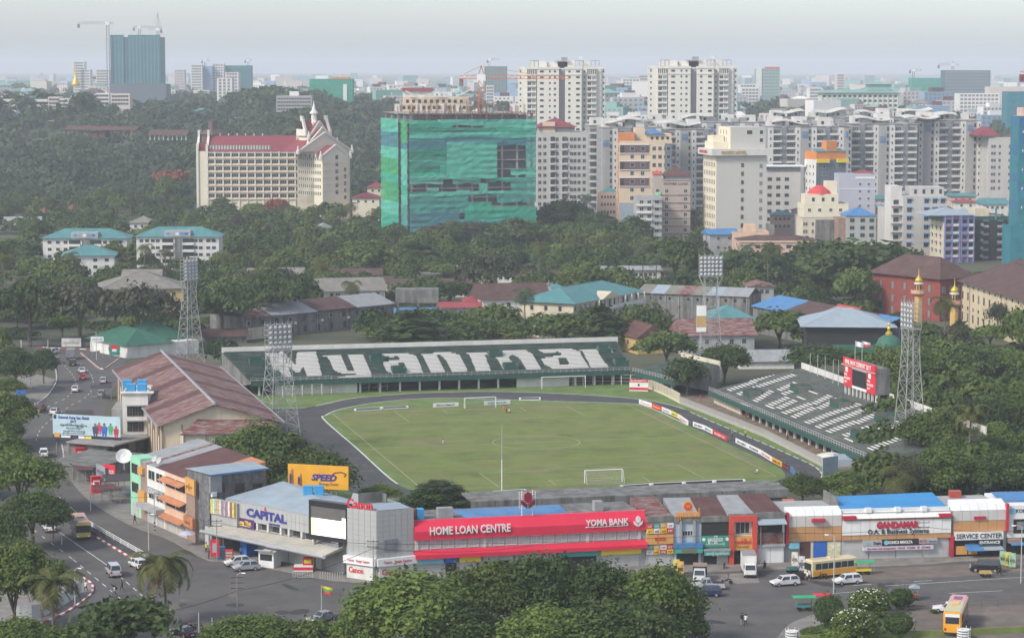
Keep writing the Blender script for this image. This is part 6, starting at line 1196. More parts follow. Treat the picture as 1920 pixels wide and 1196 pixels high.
# diagonal row with blue, brown and grey roofs
s=Bld('diagonal warehouse row with blue, brown and grey sheet roofs, cream end wall',base(1412,722),base(1640,655),17);L_=s.L;s.body(8.0,mOldC);s.box('end_wall',mCream,-.1,0,0,-.003,17,8)
for x0,x1,m in ((0,.27,mBlueS),(.271,.5,mBrnT),(.501,.68,mGreyS),(.681,.84,mBrnT),(.841,1,mBlueS)):xa,xb=x0*L_,x1*L_;s.part('roof_sheet',m,lambda q:q.add([(xa,-.8,7.9),(xb,-.8,7.9),(xb,8.5,10.8),(xa,8.5,10.8),(xb,17.6,8.0),(xa,17.6,8.0),(xa,-.8,7.75),(xb,-.8,7.75)],[(0,1,2,3),(3,2,4,5),(6,7,1,0)]))
s.part('red_ridge',mRedM,lambda q:q.box(L_*.5,8.3,10.82,L_*.68,8.9,11.3))
house('low rust roofed house with white tanks behind the diagonal warehouse row',1405,1450,537,760,10,3,mGreyW,mRust,1.2,3,True,1)
s=house('wide pale blue hipped sheet roof over an open dark hall before the small mosque',1512,1672,612,652,22,-4,mDark,mPaleB,4.0,0,False,0,ov=1.6);s.box('green_fence',mGreenR,s.L*.3,-7,0,s.L*.85,-6.7,5)
# mosque: minarets and a small dome
def minaret(px,yb,yt,label):
    p=G(px,yb);h=(yb-yt)*p.y/F;t=thing('minaret',label,'minaret',p);k=h/24
    q=MB();q.lathe([(1.25,-1),(1.15,13.2*k)],8);q.build('shaft',mMin,t);q=MB();q.lathe([(1.2,13*k),(2.3,14.2*k),(2.3,15.6*k),(2.1,15.6*k),(2.1,14.8*k),(.9,14.8*k)],12);q.build('balcony',M('minaret_pink',(.6,.33,.22),.8,.08),t)
    q=MB();q.lathe([(1.0,14.8*k),(1.0,18*k)],8);q.build('lantern',mMin,t)
    for i in range(8):a=(i+.5)*math.pi/4;o=MB().box(-.2,-.03,0,.2,.03,1.9*k).build('arch_opening',mDark,t,(.96*math.cos(a),.96*math.sin(a),15.6*k));o.rotation_euler=(0,0,a+math.pi/2)
    q=MB();q.lathe([(1.4,17.9*k),(1.4,18.3*k),(.9,18.4*k)],12);q.build('cornice',mWhiteP,t)
    q=MB();q.lathe([(.85,18.3*k),(1.15,19.0*k),(1.05,19.8*k),(.5,20.5*k),(.15,21*k),(.25,21.4*k),(.08,21.8*k),(.05,24*k)],12);q.build('dome',mGold,t,smooth=True)
minaret(1721,618,502,'yellow minaret with a gold dome beside the red brick school, left one');minaret(1788,640,520,'yellow minaret with a gold dome before the cream school, right one')
p=base(1667,632);t=thing('mosque_dome','small green dome with a gold finial left of the minarets','dome',p);q=MB();q.lathe([(3.4,0),(3.4,5),(3.6,5),(3.5,6.5),(2.7,8),(1.4,8.9),(.3,9.2)],14);q.build('dome',mGreenR,t,smooth=True);q=MB();q.lathe([(.9,9.0),(.9,9.5),(.35,10),(.5,10.7),(.2,11.2),(.3,11.8),(.06,12.2),(.04,13.4)],8);q.build('finial',mGold,t)
# schools at the right
a,b=base(1802,745),base(1945,670);s=Bld('four storey cream school with a wide dark brown tiled roof at the right edge',a,b,24);L_=s.L;H=ztop(1802,527,745);s.body(H,mSchool);s.hip(H,6.5,mBrnT,1.4);n=13
for r_,(z,h,w_) in enumerate(((H-1.5,.8,.8),(H-5.2,2.3,1.2),(H-8.2,1.1,1.1),(H-11.6,2.4,1.2),(H-14.8,1.4,1.1))):
    if z < .3:continue
    for k in range(n):s.win('F',1+k*(L_-2)/n,z,w_,h,fm=mFrameB,gm=mGlassG if (k*7+r_*3) % 4 == 0 else mGlassD,nx=1)
for k in (0.01,.12,.55,.97):s.box('drain_pipe',mBrownP,k*L_,-.2,0,k*L_+.2,-.003,H)
a,b=base(1762,752),base(1822,760);s=Bld('red brick school with a dark hipped roof behind the minarets',a,b,30);L_=s.L;H=13.2;s.body(H,mBrick);s.hip(H,6,mBrnT,1.4)
for z in (H-4.5,H-8.6,H-12.4):
    for k in range(5):s.win('L',3+k*5.4,z,1.3,2.4,fm=mFrameB,gm=mGlassG)
    for k in range(4):s.win('F',.8+k*(L_-1.5)/4,z,1.3,2.2,fm=mFrameG,gm=mGlassG)
for k in range(6):s.box('roof_strip',mGreyS,L_*.35+k*1.2,5,H+3.5+.02,L_*.35+k*1.2+.3,9,H+3.56)
house('dark brown roofed wing behind the cream school',1870,1960,512,800,18,-6,mBrick,mBrnT,4,4,False,1)
# pink building below the beige hotel
s=slab('pink two storey building with a parapet and dark brown roof below the tall beige hotel',1385,1530,452,985,16,0,mPink,17,7,2,1.8,1.5,toff=3.0,par=0,fm=mFrameB);s.hip(s.H,1.8,mBrnT,.6,y0=1);s.box('cornice',mPeach,-.5,-.5,s.H-.5,s.L+.5,-.01,s.H+.1);s.box('band',mPeach,-.2,-.3,s.H-4.6,s.L+.2,-.01,s.H-4.2)
s=slab('peach stepped building with a roof terrace left of the pink one',1372,1440,438,1010,14,0,mPeach,17,3,1,1.4,1.5,toff=3.2,par=.7);s.box('roof_room',mPeach,s.L*.35,3,s.H,s.L*.65,9,s.H+3.5)
# ---------------------------------------------------------------- hotels, towers and the city behind
mCrH=M('cream_hotel',(.72,.65,.5),.8,.04,.2,dirt=.2,dcol=(.5,.44,.34),stretch=(.2,.2,.05));mGrH=M('pale_grey_hotel',(.52,.5,.46),.85,.05,2,dirt=.2,dcol=(.4,.38,.35),stretch=(.2,.2,.05));mTw=M('tower_white',(.68,.65,.58),.8,.04,.2,dirt=.25,dcol=(.45,.42,.38),stretch=(.2,.2,.04));mTwG=M('tower_grey',(.3,.29,.31),.8,.06)
mFlat=M('flats_grey',(.5,.48,.45),.85,.06,.2,dirt=.3,dcol=(.3,.29,.27),stretch=(.2,.2,.05));mCondo=M('condo_grey',(.4,.39,.375),.9,.08,.3,dirt=.4,dcol=(.26,.25,.24),stretch=(.3,.3,.08));mCondoD=M('condo_dark',(.3,.3,.3),.9,.08,.3,dirt=.3,dcol=(.14,.14,.14));mCondoL=M('condo_light',(.6,.58,.55),.85,.06,.3,dirt=.25,dcol=(.4,.38,.36))
mGlassM=M('glass_mid',(.09,.095,.1),.3,.3,.5);mGlassB=M('blue_screen',(.1,.2,.36),.5,.15,.5);mBrnBand=M('brown_band',(.13,.08,.085),.8,.08);mTan=M('tan_wall',(.66,.52,.38),.8,.06,.2,dirt=.2,dcol=(.45,.36,.27),stretch=(.2,.2,.05));mOrWall=M('orange_wall',(.6,.22,.07),.8,.08);mSlate=M('slate_wall',(.13,.16,.19),.8,.08)
mTaupe=M('taupe_wall',(.4,.34,.3),.85,.06,.2,dirt=.25,dcol=(.27,.23,.2),stretch=(.2,.2,.05));mRedF=M('red_hotel_roof',(.22,.045,.06),.75,.1,.4);mHotel=M('pale_yellow_hotel',(.7,.63,.5),.8,.05,.2,dirt=.2,dcol=(.5,.43,.3),stretch=(.15,.15,.05))
# ---- red roofed hotel with stepped gables
s=slab('long pale yellow hotel wing with red roofs and stepped white gables rising to a spire',372,571,284,1300,20,0,mHotel,12.75,[(.1+.9*(i+.5)/12) for i in range(12)],0,3.6,2.0,toff=2.9,par=0,fm=mTw,nx=3,rows=7);H=s.H;L_=s.L;D_=s.D
s.hip(H,8,mRedF,.5,gable=True,x0=L_*.09,x1=L_);s.box('attic_wall',mGlassG,L_*.1,1.0,H+.3,L_*.7,1.6,H+3.0)
for k in range(22):s.box('attic_post',mTw,L_*.1+k*L_*.6/22,.7,H+.2,L_*.1+k*L_*.6/22+.5,.98,H+3.1)
for x in (0,L_*.09):s.part('stepped_gable',mTw,lambda q:(q.box(x,-.6,-1,x+1.2,.2,H+4),q.box(x,D_*.35,H,x+1.2,D_*.65,H+11),q.add([(x,-.6,H),(x+1.2,-.6,H),(x+1.2,D_/2,H+10.5),(x,D_/2,H+10.5),(x,D_+.6,H),(x+1.2,D_+.6,H)],[(0,1,2,3),(3,2,5,4),(0,3,4),(1,5,2)])))
s.box('side_roof',mRedF,1.3,1,H,L_*.09,D_-1,H+4.5)
for z in s.rows:s.box('ledge',M('peach_ledge',(.66,.5,.36),.8,.05),L_*.1,-.7,z-1.0,L_,-.003,z-.5)
for k in range(13):s.box('fin',mTw,L_*.1+k*L_*.9/12-.3,-.5,-1,L_*.1+k*L_*.9/12+.3,-.003,H)
s.box('plant_room',mTan,L_-4,4,H,L_+2,14,H+8.4);M1=s.M.copy();pR=s.M @ Vector((L_,0,0))
for k in range(7):s.box('ridge_finial',mTw,L_*.12+k*L_*.08,D_/2-.3,H+8,L_*.12+k*L_*.08+.5,D_/2+.3,H+9.2)
# second wing: its long side runs towards the camera, its gable faces it
a=base(607,1262);b=base(656,1272);s2=Bld('hotel gable wing with steep red roofs and a white spire facing the camera',Vector((a.x,a.y,0)),Vector((b.x,b.y,0)),24);L_=s2.L;H=ztop(607,294,1262);s2.body(H,mHotel);D_=s2.D
def gbl(x0,x1,y,zb,zt,th=1.2,m=mTw):return lambda q:q.add([(x0,y,zb),(x1,y,zb),((x0+x1)/2,y,zt),(x0,y+th,zb),(x1,y+th,zb),((x0+x1)/2,y+th,zt)],[(0,1,2),(5,4,3),(0,2,5,3),(1,4,5,2)])
s2.part('gable',mHotel,gbl(0,L_,.02,H,H+5.52));s2.part('wing_roof',mRedF,lambda q:q.add([(-.8,1.5,H),(L_+.8,1.5,H),(L_/2,1.5,H+5.658),(-.8,D_,H),(L_+.8,D_,H),(L_/2,D_,H+5.658)],[(0,2,5,3),(1,4,5,2)]))
def rake(x0,x1,y,zb,zt,w_=1.1):
    for sx,xe in ((-1,x0),(1,x1)):s2.part('gable_edge',mTw,lambda q:(q.tube((xe,y,zb),((x0+x1)/2,y,zt),w_*.55,n=4),q.lathe([(.9,-1),(.9,.8),(.5,1.2),(.3,3.2)],5,c=(xe,y,zb))))
rake(-1,L_+1,0,H-.3,H+5.796)
cx=L_*.5+6;W3=31.5
s2.box('rear_block',mHotel,0,8,-1,-9+W3,D_,H+2.415);s2.part('gable',mHotel,gbl(-9,-9+W3,7.8,H+2.415,H+11.73));s2.part('rear_roof',mRedF,lambda q:q.add([(-10,9,H+2.346),(-8+W3,9,H+2.346),(-9+W3/2,9,H+12.01),(-10,D_,H+2.346),(-8+W3,D_,H+2.346),(-9+W3/2,D_,H+12.01)],[(0,2,5,3),(1,4,5,2)]))
rake(-10,-8+W3,7.6,H+2.346,H+12.14)
for i,(w_,zb,zt,y) in enumerate(((17,H+6.21,H+14.49,10),(12,H+9.66,H+17.59,13))):
    c=-9+W3/2;s2.part('upper_gable',mHotel,gbl(c-w_/2,c+w_/2,y,zb,zt));s2.part('upper_roof',mRedF,lambda q:q.add([(c-w_/2-.6,y+1,zb),(c+w_/2+.6,y+1,zb),(c,y+1,zt+.2),(c-w_/2-.6,y+6,zb),(c+w_/2+.6,y+6,zb),(c,y+6,zt+.2)],[(0,2,5,3),(1,4,5,2)]));rake(c-w_/2-.6,c+w_/2+.6,y-.2,zb,zt+.4,.9)
c=-9+W3/2;s2.box('cross_tower',mHotel,c-7,14,H,c+7,22,H+11.73);s2.part('cross_roof',mRedF,lambda q:q.add([(c-7.5,14,H+11.04),(c+7.5,14,H+11.04),(c-7.5,18,H+18.63),(c+7.5,18,H+18.63),(c-7.5,22,H+11.04),(c+7.5,22,H+11.04)],[(0,1,3,2),(2,3,5,4)]))
for sx in (-1,1):s2.part('cross_gable',mTw,lambda q:(q.box(c+sx*7.6-.6,13.6,H+10.35,c+sx*7.6+.6,22.4,H+13.8),q.tube((c+sx*7.6,14,H+11.04),(c+sx*7.2,18,H+20.01),.9,n=4),q.box(c+sx*7.4-.7,17.2,H+17.94,c+sx*7.4+.7,18.8,H+20.7)))
s2.part('spire',mTw,lambda q:q.lathe([(2.6,H+13.8),(2.4,H+17.25),(1.5,H+18.63),(1.5,H+21.39),(2.3,H+21.73),(2.0,H+22.77),(1.2,H+23.46),(.8,H+25.18),(.3,H+26.91),(.1,H+28.63)],8,c=(c,18,0)))
for i,y in enumerate((-.4,4,8,12,16,20)):s2.box('eave_finial',mTw,-1.4,y,H-.5,-.6,y+.7,H+1.38)
for r_ in range(6):
    z=H-2.2-r_*3.6
    for k in range(11):s2.win('L',1.2+k*2.0,z,1.2,1.9,fm=mTw,nx=2)
    if r_ >= 0:
        s2.win('F',L_*.48,z+.6,1.9,2.2,fm=mTw)
        if r_ >= 1:s2.win('F',L_*.8,z-2.2,1.7,2.0,fm=mTw)
        s2.win('F',-9+W3-3.6,z+.4,1.7,2.2,fm=mTw,off=-7.8)
    if r_ < 5:s2.box('ledge',mTan,-.1,-.18,z-1.6,L_+.05,-.003,z-1.3)
house('low red roofed lodge with a white parapet at the foot of the hotel, right side',662,712,372,1255,16,0,mHotel,mRedF,2.4,3,True,1);house('white ornamented gatehouse with red roof between the hotel and the green net',690,722,352,1320,14,0,mHotel,mRedF,2.6,2,False,1)
# ---- building wrapped in green safety nets
def netm(n,c,a=.84):return M(n,c,.9,.22,.35,dirt=.6,dcol=(c[0]*.55,c[1]*.6,c[2]*.62),stretch=(.05,.05,.5),alpha=a)
N_={'a':netm('net_green',(.035,.38,.25)),'b':netm('net_jade',(.1,.47,.35)),'c':netm('net_dark',(.03,.25,.17)),'d':netm('net_blue',(.06,.22,.25)),'e':netm('net_lime',(.05,.35,.14)),'f':netm('net_mist',(.15,.42,.34)),'g':netm('net_teal',(.06,.3,.25))}
a,b,H=fr(768,1004,226,1085,16);s=Bld('bulky unfinished building wrapped in green and blue safety nets with rusty rods on top',a,b,52);L_,D_=s.L,s.D
s.fpx=lambda px:(px-768)/(1004-768)*L_;s.zpy=lambda py:H-(py-226)*1085/F
mRawC=M('raw_concrete',(.3,.275,.25),.9,.15,.4,dirt=.5,dcol=(.16,.12,.1));mRusty=M('rusted_iron',(.2,.1,.07),.9,.3,1)
nf=14
for k in range(nf+1):s.box('floor_slab',mRawC,.5,.6,H+3-k*(H+3)/nf-.4,L_-.5,D_-.5,H+3-k*(H+3)/nf)
q=MB()
for k in range(9):
    for j in range(5):x,y=1+k*(L_-2.8)/8,1+j*(D_-3)/4;q.box(x,y,-1,x+.9,y+.9,H+3)
q.build('column_grid',mRawC,s.t)
s.box('core_wall',mSlate,3,4,0,L_-3,D_-4,H+2)
for k in range(60):x=random.uniform(.5,L_-.5);y=random.choice([.8,D_*.3,D_-1]);q=MB();h=random.uniform(2.5,5.5);q.tube((x,y,H+2.5),(x,y,H+3+h),.16,n=4);q.tube((x+.5,y,H+2.5),(x+.5,y,H+3+h*.9),.12,n=4);q.build('rebar',mRusty,s.t)
for k in range(40):q=MB();x=1+k*(L_-2)/40;q.box(x,.2,H-.5,x+.2,.5,H+random.uniform(2.5,4));q.build('prop',mRusty,s.t)
for z in (H+1,H+2.2):s.box('scaffold_rail',mRusty,0,.1,z,L_,.2,z+.15)
def net(px0,py0,px1,py1,c,out,sag=.35,seed=0):
    x0,x1,z1,z0=s.fpx(px0),s.fpx(px1),s.zpy(py0),s.zpy(py1);q=MB();nx_=max(3,int((x1-x0)/2));nz=max(2,int((z1-z0)/1.3));g=random.Random(seed+int(px0*7+py0))
    ph=g.uniform(0,6)
    f=lambda i,k:(x0+(x1-x0)*i/nx_,-out-sag*abs(math.sin(k*1.57+i*.1+ph))-.25*g.random(),z0+(z1-z0)*k/nz-(.5*math.sin(math.pi*i/nx_*3)*.6 if k in (0,) else 0))
    V=[[f(i,k) for i in range(nx_+1)] for k in range(nz+1)];q.v=[p for r_ in V for p in r_]
    for k in range(nz):
        for i in range(nx_):q.f.append((k*(nx_+1)+i,k*(nx_+1)+i+1,(k+1)*(nx_+1)+i+1,(k+1)*(nx_+1)+i));q.m.append(0)
    return q.build('net_sheet',N_[c],s.t)
for i,(a0,b0,a1,b1,c,o) in enumerate([(768,226,848,240,'a',.5),(820,225,905,236,'b',.8),(905,225,1004,242,'b',.5),(768,240,960,250,'c',.45),(930,240,1004,258,'a',.5),(768,249,1004,259,'b',.7),(768,258,835,272,'d',.5),(835,258,1004,269,'d',.5),(768,270,838,280,'d',.45),(768,279,836,290,'c',.5),(768,289,836,300,'c',.75),(768,299,860,306,'b',.6),(836,267,930,335,'b',1.2),(768,305,888,318,'c',.6),(824,310,890,322,'a',.9),(768,318,890,330,'a',.7),(768,328,900,338,'b',.8),(768,338,830,345,'f',.4),(848,338,900,346,'f',.4),(915,335,956,343,'a',.6),(956,318,1004,330,'b',.6),(896,345,912,364,'b',.8),(930,265,990,274,'d',.4),(984,268,1004,345,'g',.5),(956,335,1004,360,'g',.5),
      (768,360,1004,368,'b',.6),(768,366,876,400,'g',.6),(768,395,860,430,'d',.6),(876,380,920,392,'a',.5),(930,366,1004,382,'g',.6),(870,390,1004,415,'a',.7),(860,412,1004,450,'g',.7),(768,428,862,455,'g',.6),(800,352,822,362,'f',.5),(856,356,880,362,'f',.5)]):net(a0,b0,a1,b1,c,o,seed=i)
def netL(y0,y1,py0,py1,c,out,seed):
    z1,z0=s.zpy(py0),s.zpy(py1);q=MB();n=max(2,int((z1-z0)/1.5));g=random.Random(seed)
    for k in range(n+1):
        for i in range(4):q.v.append((-out-.3*abs(math.sin(k*1.3+i))-.2*g.random(),y1+(y0-y1)*i/3,z0+(z1-z0)*k/n))
    for k in range(n):
        for i in range(3):q.f.append((k*4+i,k*4+i+1,k*4+i+5,k*4+i+4));q.m.append(0)
    q.build('net_sheet',N_[c],s.t)
rowsL=[(226,240,'b','e'),(240,252,'b','e'),(252,268,'d','e'),(268,280,'d','d'),(280,302,'b','b'),(302,318,'e','b'),(318,332,'e','b'),(332,348,'a','b'),(348,366,'e','a'),(366,384,'e','b'),(384,410,'b','g'),(410,450,'a','g')]
for i,(p,q_,c1,c2) in enumerate(rowsL):netL(0,12,p,q_,c2,.5,i);netL(17,52,p-1,q_-1,c1,.5,i+30)
# tower crane over it
def crane(px,ybase,ytop,yjib,pxj0,pxj1,D,m,label,th=1.4,base_z=None):
    p=base(px,D);zb=ztop(px,ybase,D) if base_z is None else base_z;zt=ztop(px,ytop,D);zj=ztop(px,yjib,D);k=D/F;t=thing('tower_crane',label,'tower crane',(p.x,p.y,zb));h=zj-zb;q=MB()
    for sx in (-1,1):
        for sy in (-1,1):q.tube((sx*th/2,sy*th/2,0),(sx*th/2,sy*th/2,h),th*.1,n=4)
    n=max(4,int(h/th/1.2))
    for i in range(n):
        z0,z1=h*i/n,h*(i+1)/n;sg=1 if i % 2 else -1
        q.tube((-sg*th/2,-th/2,z0),(sg*th/2,-th/2,z1),th*.06,n=4);q.tube((-th/2,-sg*th/2,z0),(-th/2,sg*th/2,z1),th*.06,n=4);q.tube((th/2,-sg*th/2,z0),(th/2,sg*th/2,z1),th*.06,n=4)
    q.build('mast',m,t);a,b=(pxj0-px)*k,(pxj1-px)*k
    q=MB();q.box(-th*.9,-th*.7,h-.2,th*.9,th*.7,h+th*1.2);q.build('cab',mWhiteP,t)
    q=MB();ht=zt-zb
    for sx in (-1,1):q.tube((sx*th*.6,0,h+th),(0,0,ht),th*.13,n=4)
    q.tube((0,0,ht),(b*.55,0,h+th*1.3),th*.05,n=4);q.tube((0,0,ht),(a*.8,0,h+th*1.2),th*.06,n=4);q.build('apex',m,t)
    for e,nm in ((a,'counter_jib'),(b,'jib')):
        q=MB();n=max(4,int(abs(e)/th/1.3))
        for y in (-th*.4,th*.4):q.tube((0,y,h+th*.3),(e,y,h+th*.3),th*.08,n=4)
        q.tube((0,0,h+th*1.1),(e,0,h+th*.9),th*.08,n=4)
        for i in range(n):x0,x1=e*i/n,e*(i+1)/n;q.tube((x0,-th*.4,h+th*.3),((x0+x1)/2,0,h+th),th*.05,n=4);q.tube(((x0+x1)/2,0,h+th),(x1,-th*.4,h+th*.3),th*.05,n=4)
        q.build(nm,m,t)
    q=MB();q.box(a-th*.8*(1 if a > 0 else -1),-th*.6,h-th*1.2,a,th*.6,h+th*.3);q.build('counterweight',mRust,t);return t
mCraneO=M('crane_orange',(.5,.16,.05),.6,.12,1);mCraneG=M('crane_grey',(.25,.25,.27),.6,.1,1)
crane(903,214,124,151,862,1068,1105,mCraneO,'orange tower crane standing in the green netted building',2.2)
# building behind with zigzag roof
s=slab('cream hotel with a zigzag roof frame and red roof strip behind the green net',741,880,197,1330,20,3,mTan,12,14,2,1.6,1.9,toff=2.4,fm=mFrameB,par=.3,rows=3);s.box('top_storey',mTan,s.L*.12,3,s.H,s.L,18,s.H+4.2);s.box('penthouse',mWhiteW,s.L*.12,5,s.H+4.2,s.L*.52,14,s.H+7.5);s.hip(s.H+7.5,1.6,mRedF,.4,gable=True,x0=s.L*.12,x1=s.L*.52,y0=4,y1=15)
for k in range(4):x0,x1=s.L*(.15+.21*k),s.L*(.15+.21*(k+1));q=MB();z0,z1=s.H+(7.5 if k % 2 == 0 else 3.5),s.H+(3.5 if k % 2 == 0 else 7.5);q.tube((x0,.5,z0),(x1,.5,z1),.6,n=4);q.build('roof_beam',mCondoL,s.t)
for k in range(10):s.win('F',s.L*.16+k*s.L*.08,s.H+1,1.6,1.8,fm=mFrameB,off=-3);
for x in (0,.3,.62,.8):s.box('white_bay',mWhiteW,s.L*x,-.8,-1,s.L*x+3,-.003,s.H+.3)
# ---- two white towers
def twin(label,px0,px1,ytop,D):
    a,b,H=fr(px0,px1,ytop,D,0);s=Bld(label,a,b,26);L_=s.L;s.box('wall',mTw,L_*.04,5,-1,L_*.96,26,H);fh=10.75*D/F
    prof=[(0,.08,6),(.1,.21,3),(.22,.47,0),(.54,.73,0),(.79,.9,3),(.92,1,6)]
    for i,(x0,x1,y) in enumerate(prof):s.box('bay',mTw,L_*x0,y,-1,L_*x1,y+8,H+(.6 if y == 0 else 0));s.box('cornice',mTw,L_*x0-.2,y-.4,H-fh*1.15,L_*x1+.2,y-.003,H-fh*1.02);s.box('cornice',mTw,L_*x0-.3,y-.4,H-.6,L_*x1+.3,y-.003,H+.9)
    s.box('dark_shaft',mTwG,L_*.475,4.0,-1,L_*.535,9,H-.5)
    for r_ in range(15):
        z=H-2.8-r_*fh
        if z < 1:break
        for x,w_,y in ((.25,2.6,0),(.355,1.2,0),(.41,1.5,0),(.575,1.6,0),(.665,2.5,0),(.02,1.1,6),(.055,.9,6),(.935,.9,6),(.975,1.1,6),(.755,.9,4.9)):s.win('F',L_*x,z,w_,1.5,fm=mFrameW,off=-y)
        s.box('shaft_slab',mTwG,L_*.478,3.6,z-1.2,L_*.532,3.99,z-.2)
        for x0,x1 in ((.1,.21),(.79,.9)):
            if r_ == 0:
                for k in range(5):s.win('F',L_*(x0+.008+k*.021),z-.9,.7,2.8,fm=mFrameG,off=-3)
            else:
                for k in range(2):s.win('F',L_*(x0+.008+k*.052),z-.7,L_*.045,2.2,fm=mFrameW,gm=mGlassG if k else mGlassD,nx=2,off=-3)
                s.box('balcony',mTw,L_*x0,1.9,z-1.6,L_*x1,2.997,z-.6)
    for x0,x1,h,y in ((.13,.2,3.5,8),(.17,.33,4.6,6),(.34,.62,4,8),(.62,.66,5,8),(.73,.83,4.6,8)):s.box('roof_room',mTw,L_*x0,y,H,L_*x1,y+9,H+h)
    s.box('roof_slab',mTwG,L_*.42,6,H+4.4,L_*.6,16,H+4.8);s.box('lift_house',mTw,L_*.46,8,H+.1,L_*.57,14,H+4.39);s.box('water_tank',mGreyS,L_*.5,8,H+4.9,L_*.57,13,H+7)
    for x in (.14,.66,.84):q=MB();[q.tube((L_*x+i*2.6,6,H),(L_*x+i*2.6,6,H+4.8),.25,n=4) for i in (0,1,2)];q.tube((L_*x,6,H+4.8),(L_*x+5.2,6,H+4.8),.25,n=4);q.build('pergola',mTwG,s.t)
    q=MB();q.lathe([(.1,0),(1.2,.4),(1.5,.9)],10);o=q.build('satellite_dish',mWhiteP,s.t,(L_*.72,8,H+6));o.rotation_euler=(R(60),0,R(30))
twin('white apartment tower with balconies rising behind the green netted building, left of a pair',971,1133,127,1560);twin('white apartment tower with balconies standing free, right of a pair',1214,1379,127,1570)
# ---- white flats with a red roof
s=slab('white flats with small balconies and a crimson hipped roof right of the green net',1006,1101,250,1215,20,2,mFlat,13.45,[.06,.16,.4,.585,.68,.75,.83,.93],0,1.7,1.9,toff=4.0,par=.5,rows=11);s.hip(s.H+3,4.4,mRedF,.6,x0=0,x1=s.L*.78);s.box('attic',mFlat,1,2,s.H,s.L*.75,16,s.H+3)
for z in s.rows:
    for x,m in ((.27,mCondoD),(.5,mCondoD)):s.box('balcony',mCondoL,s.L*x-.2,-1.0,z-.9,s.L*x+2.6,-.003,z-.1);s.box('balcony_void',mGlassD,s.L*x,-.06,z-.08,s.L*x+2.3,-.004,z+2.2)
s.box('dormer',mTan,s.L*.12,.5,s.H+.2,s.L*.36,6,s.H+5.5);
for z in s.rows[1::2]:s.box('band',mCondoL,s.L*.6,-.12,z+2.6,s.L+.1,-.003,z+2.85)
# ---- condominium blocks in scaffolding
def condo(label,px0,px1,ytop,D,rot,seed,depth=24,wave=True,rows=11):
    g=random.Random(seed);a,b,H=fr(px0,px1,ytop,D,rot);s=Bld(label,a,b,depth);L_=s.L;fh=12.9*D/F;s.box('wall',mCondoD,0,1.5,-1,L_,depth,H);x=0;k=0
    while x < L_-1.5:
        ty=['pier','balc','shaft','balc','pier','scaf'][(k+seed) % 6];w_=min({'pier':2.6,'balc':4.6,'shaft':2.6,'scaf':6.0}[ty],L_-x)
        if ty == 'pier':s.box('pier',mCondoL,x,-.6,-1,x+w_,1.49,H-.5);
        elif ty == 'scaf':s.box('bay',mCondo,x,-.3,-1,x+w_,1.49,H-1);s.box('blue_screen',mGlassB,x+.8,-.5,H-6-4*(seed % 2),x+w_-2,-.303,H-.5-4*(seed % 2)-2)
        elif ty == 'shaft':s.box('shaft',mGlassG,x,.6,-1,x+w_,1.49,H)
        for r_ in range(rows):
            z=H-3.4-r_*fh
            if z < 1:break
            if ty == 'balc':s.box('balcony',mCondoL,x,-.8,z-1.1,x+w_,1.49,z-.2);s.win('F',x+.5,z-.1,w_-1.2,2.0,fm=mCondoL,gm=mGlassM,nx=3,off=-1.45)
            elif ty == 'pier':s.win('F',x+.8,z,.8,1.5,fm=mCondo,off=.6)
            elif ty == 'scaf':s.win('F',x+w_-1.7,z-.3,1.2,2.3,fm=mCondo,off=.3);q=MB();q.box(x-.2,-1.6,z-.4,x+w_-1.9,-1.5,z-.25);q.build('scaffold_pole',mCondo,s.t)
        if ty == 'scaf':q=MB();[q.box(x+i*1.1,-1.7,0,x+i*1.1+.12,-1.58,H+.5) for i in range(4)];q.build('scaffold',mCondo,s.t)
        x += w_;k += 1
    for r_ in range(rows):
        z=H-3.4-r_*fh
        if z > 1:
            for i in range(4):s.win('L',2+i*5,z,1.2,1.8,fm=mCondo,off=.02)
    s.box('roof',mCondo,-.3,1,H,L_+.3,depth,H+.4)
    for i in range(max(1,int(L_/13))):x0=1+i*13;s.box('penthouse',mCondoL,x0,4,H+.4,min(x0+7,L_),14,H+4+g.random()*1.5);s.box('penthouse_void',mGlassD,x0+1.5,3.9,H+1.2,x0+3,3.997,H+2.8)
    if wave:
        for i in range(int(L_/6)):x0=1+i*6+g.uniform(-1,1);hh=g.uniform(.8,4.2);s.box('roof_structure',[mCondo,mCondoL,mCondoD][g.randrange(3)],x0,g.uniform(0,8),H+.41,x0+g.uniform(2,5),g.uniform(9,16),H+hh)
        n=8
        for i in range(seed % 2+1):
            x0=i*26+2;tl=g.uniform(-.12,.12);q=MB()
            for j in range(n):
                f=lambda t:H+3.2+.7*math.sin(t*2*math.pi/n-.8+seed)+tl*t*2
                xa,xb=x0+j*19/n,x0+(j+1)*19/n;za_,zb2=f(j),f(j+1);q.add([(xa,0,za_),(xb,0,zb2),(xb,15,zb2+.8),(xa,15,za_+.8),(xa,0,za_-.5),(xb,0,zb2-.5)],[(0,1,2,3),(4,5,1,0)])
            q.build('wave_roof',mCondoL,s.t)
    return s
condo('grey condominium slab with a windowed side wall behind the white flats',1104,1150,236,1330,3,1,30,False);condo('grey scaffolded condominium with a blue screen left of the brown banded hotel',1127,1240,240,1300,4,5,26,True);condo('grey condominium part seen between the brown banded hotel and the tall beige hotel',1240,1330,243,1330,2,2,24,True)
condo('scaffolded grey condominium just right of the tall beige hotel',1437,1592,238,1290,2,0,26);condo('scaffolded grey condominium in the middle of the row, behind the orange topped house',1592,1716,233,1300,2,1,26);condo('tallest scaffolded condominium with curved roof edges, right part of the row',1716,1832,226,1310,2,4,26)
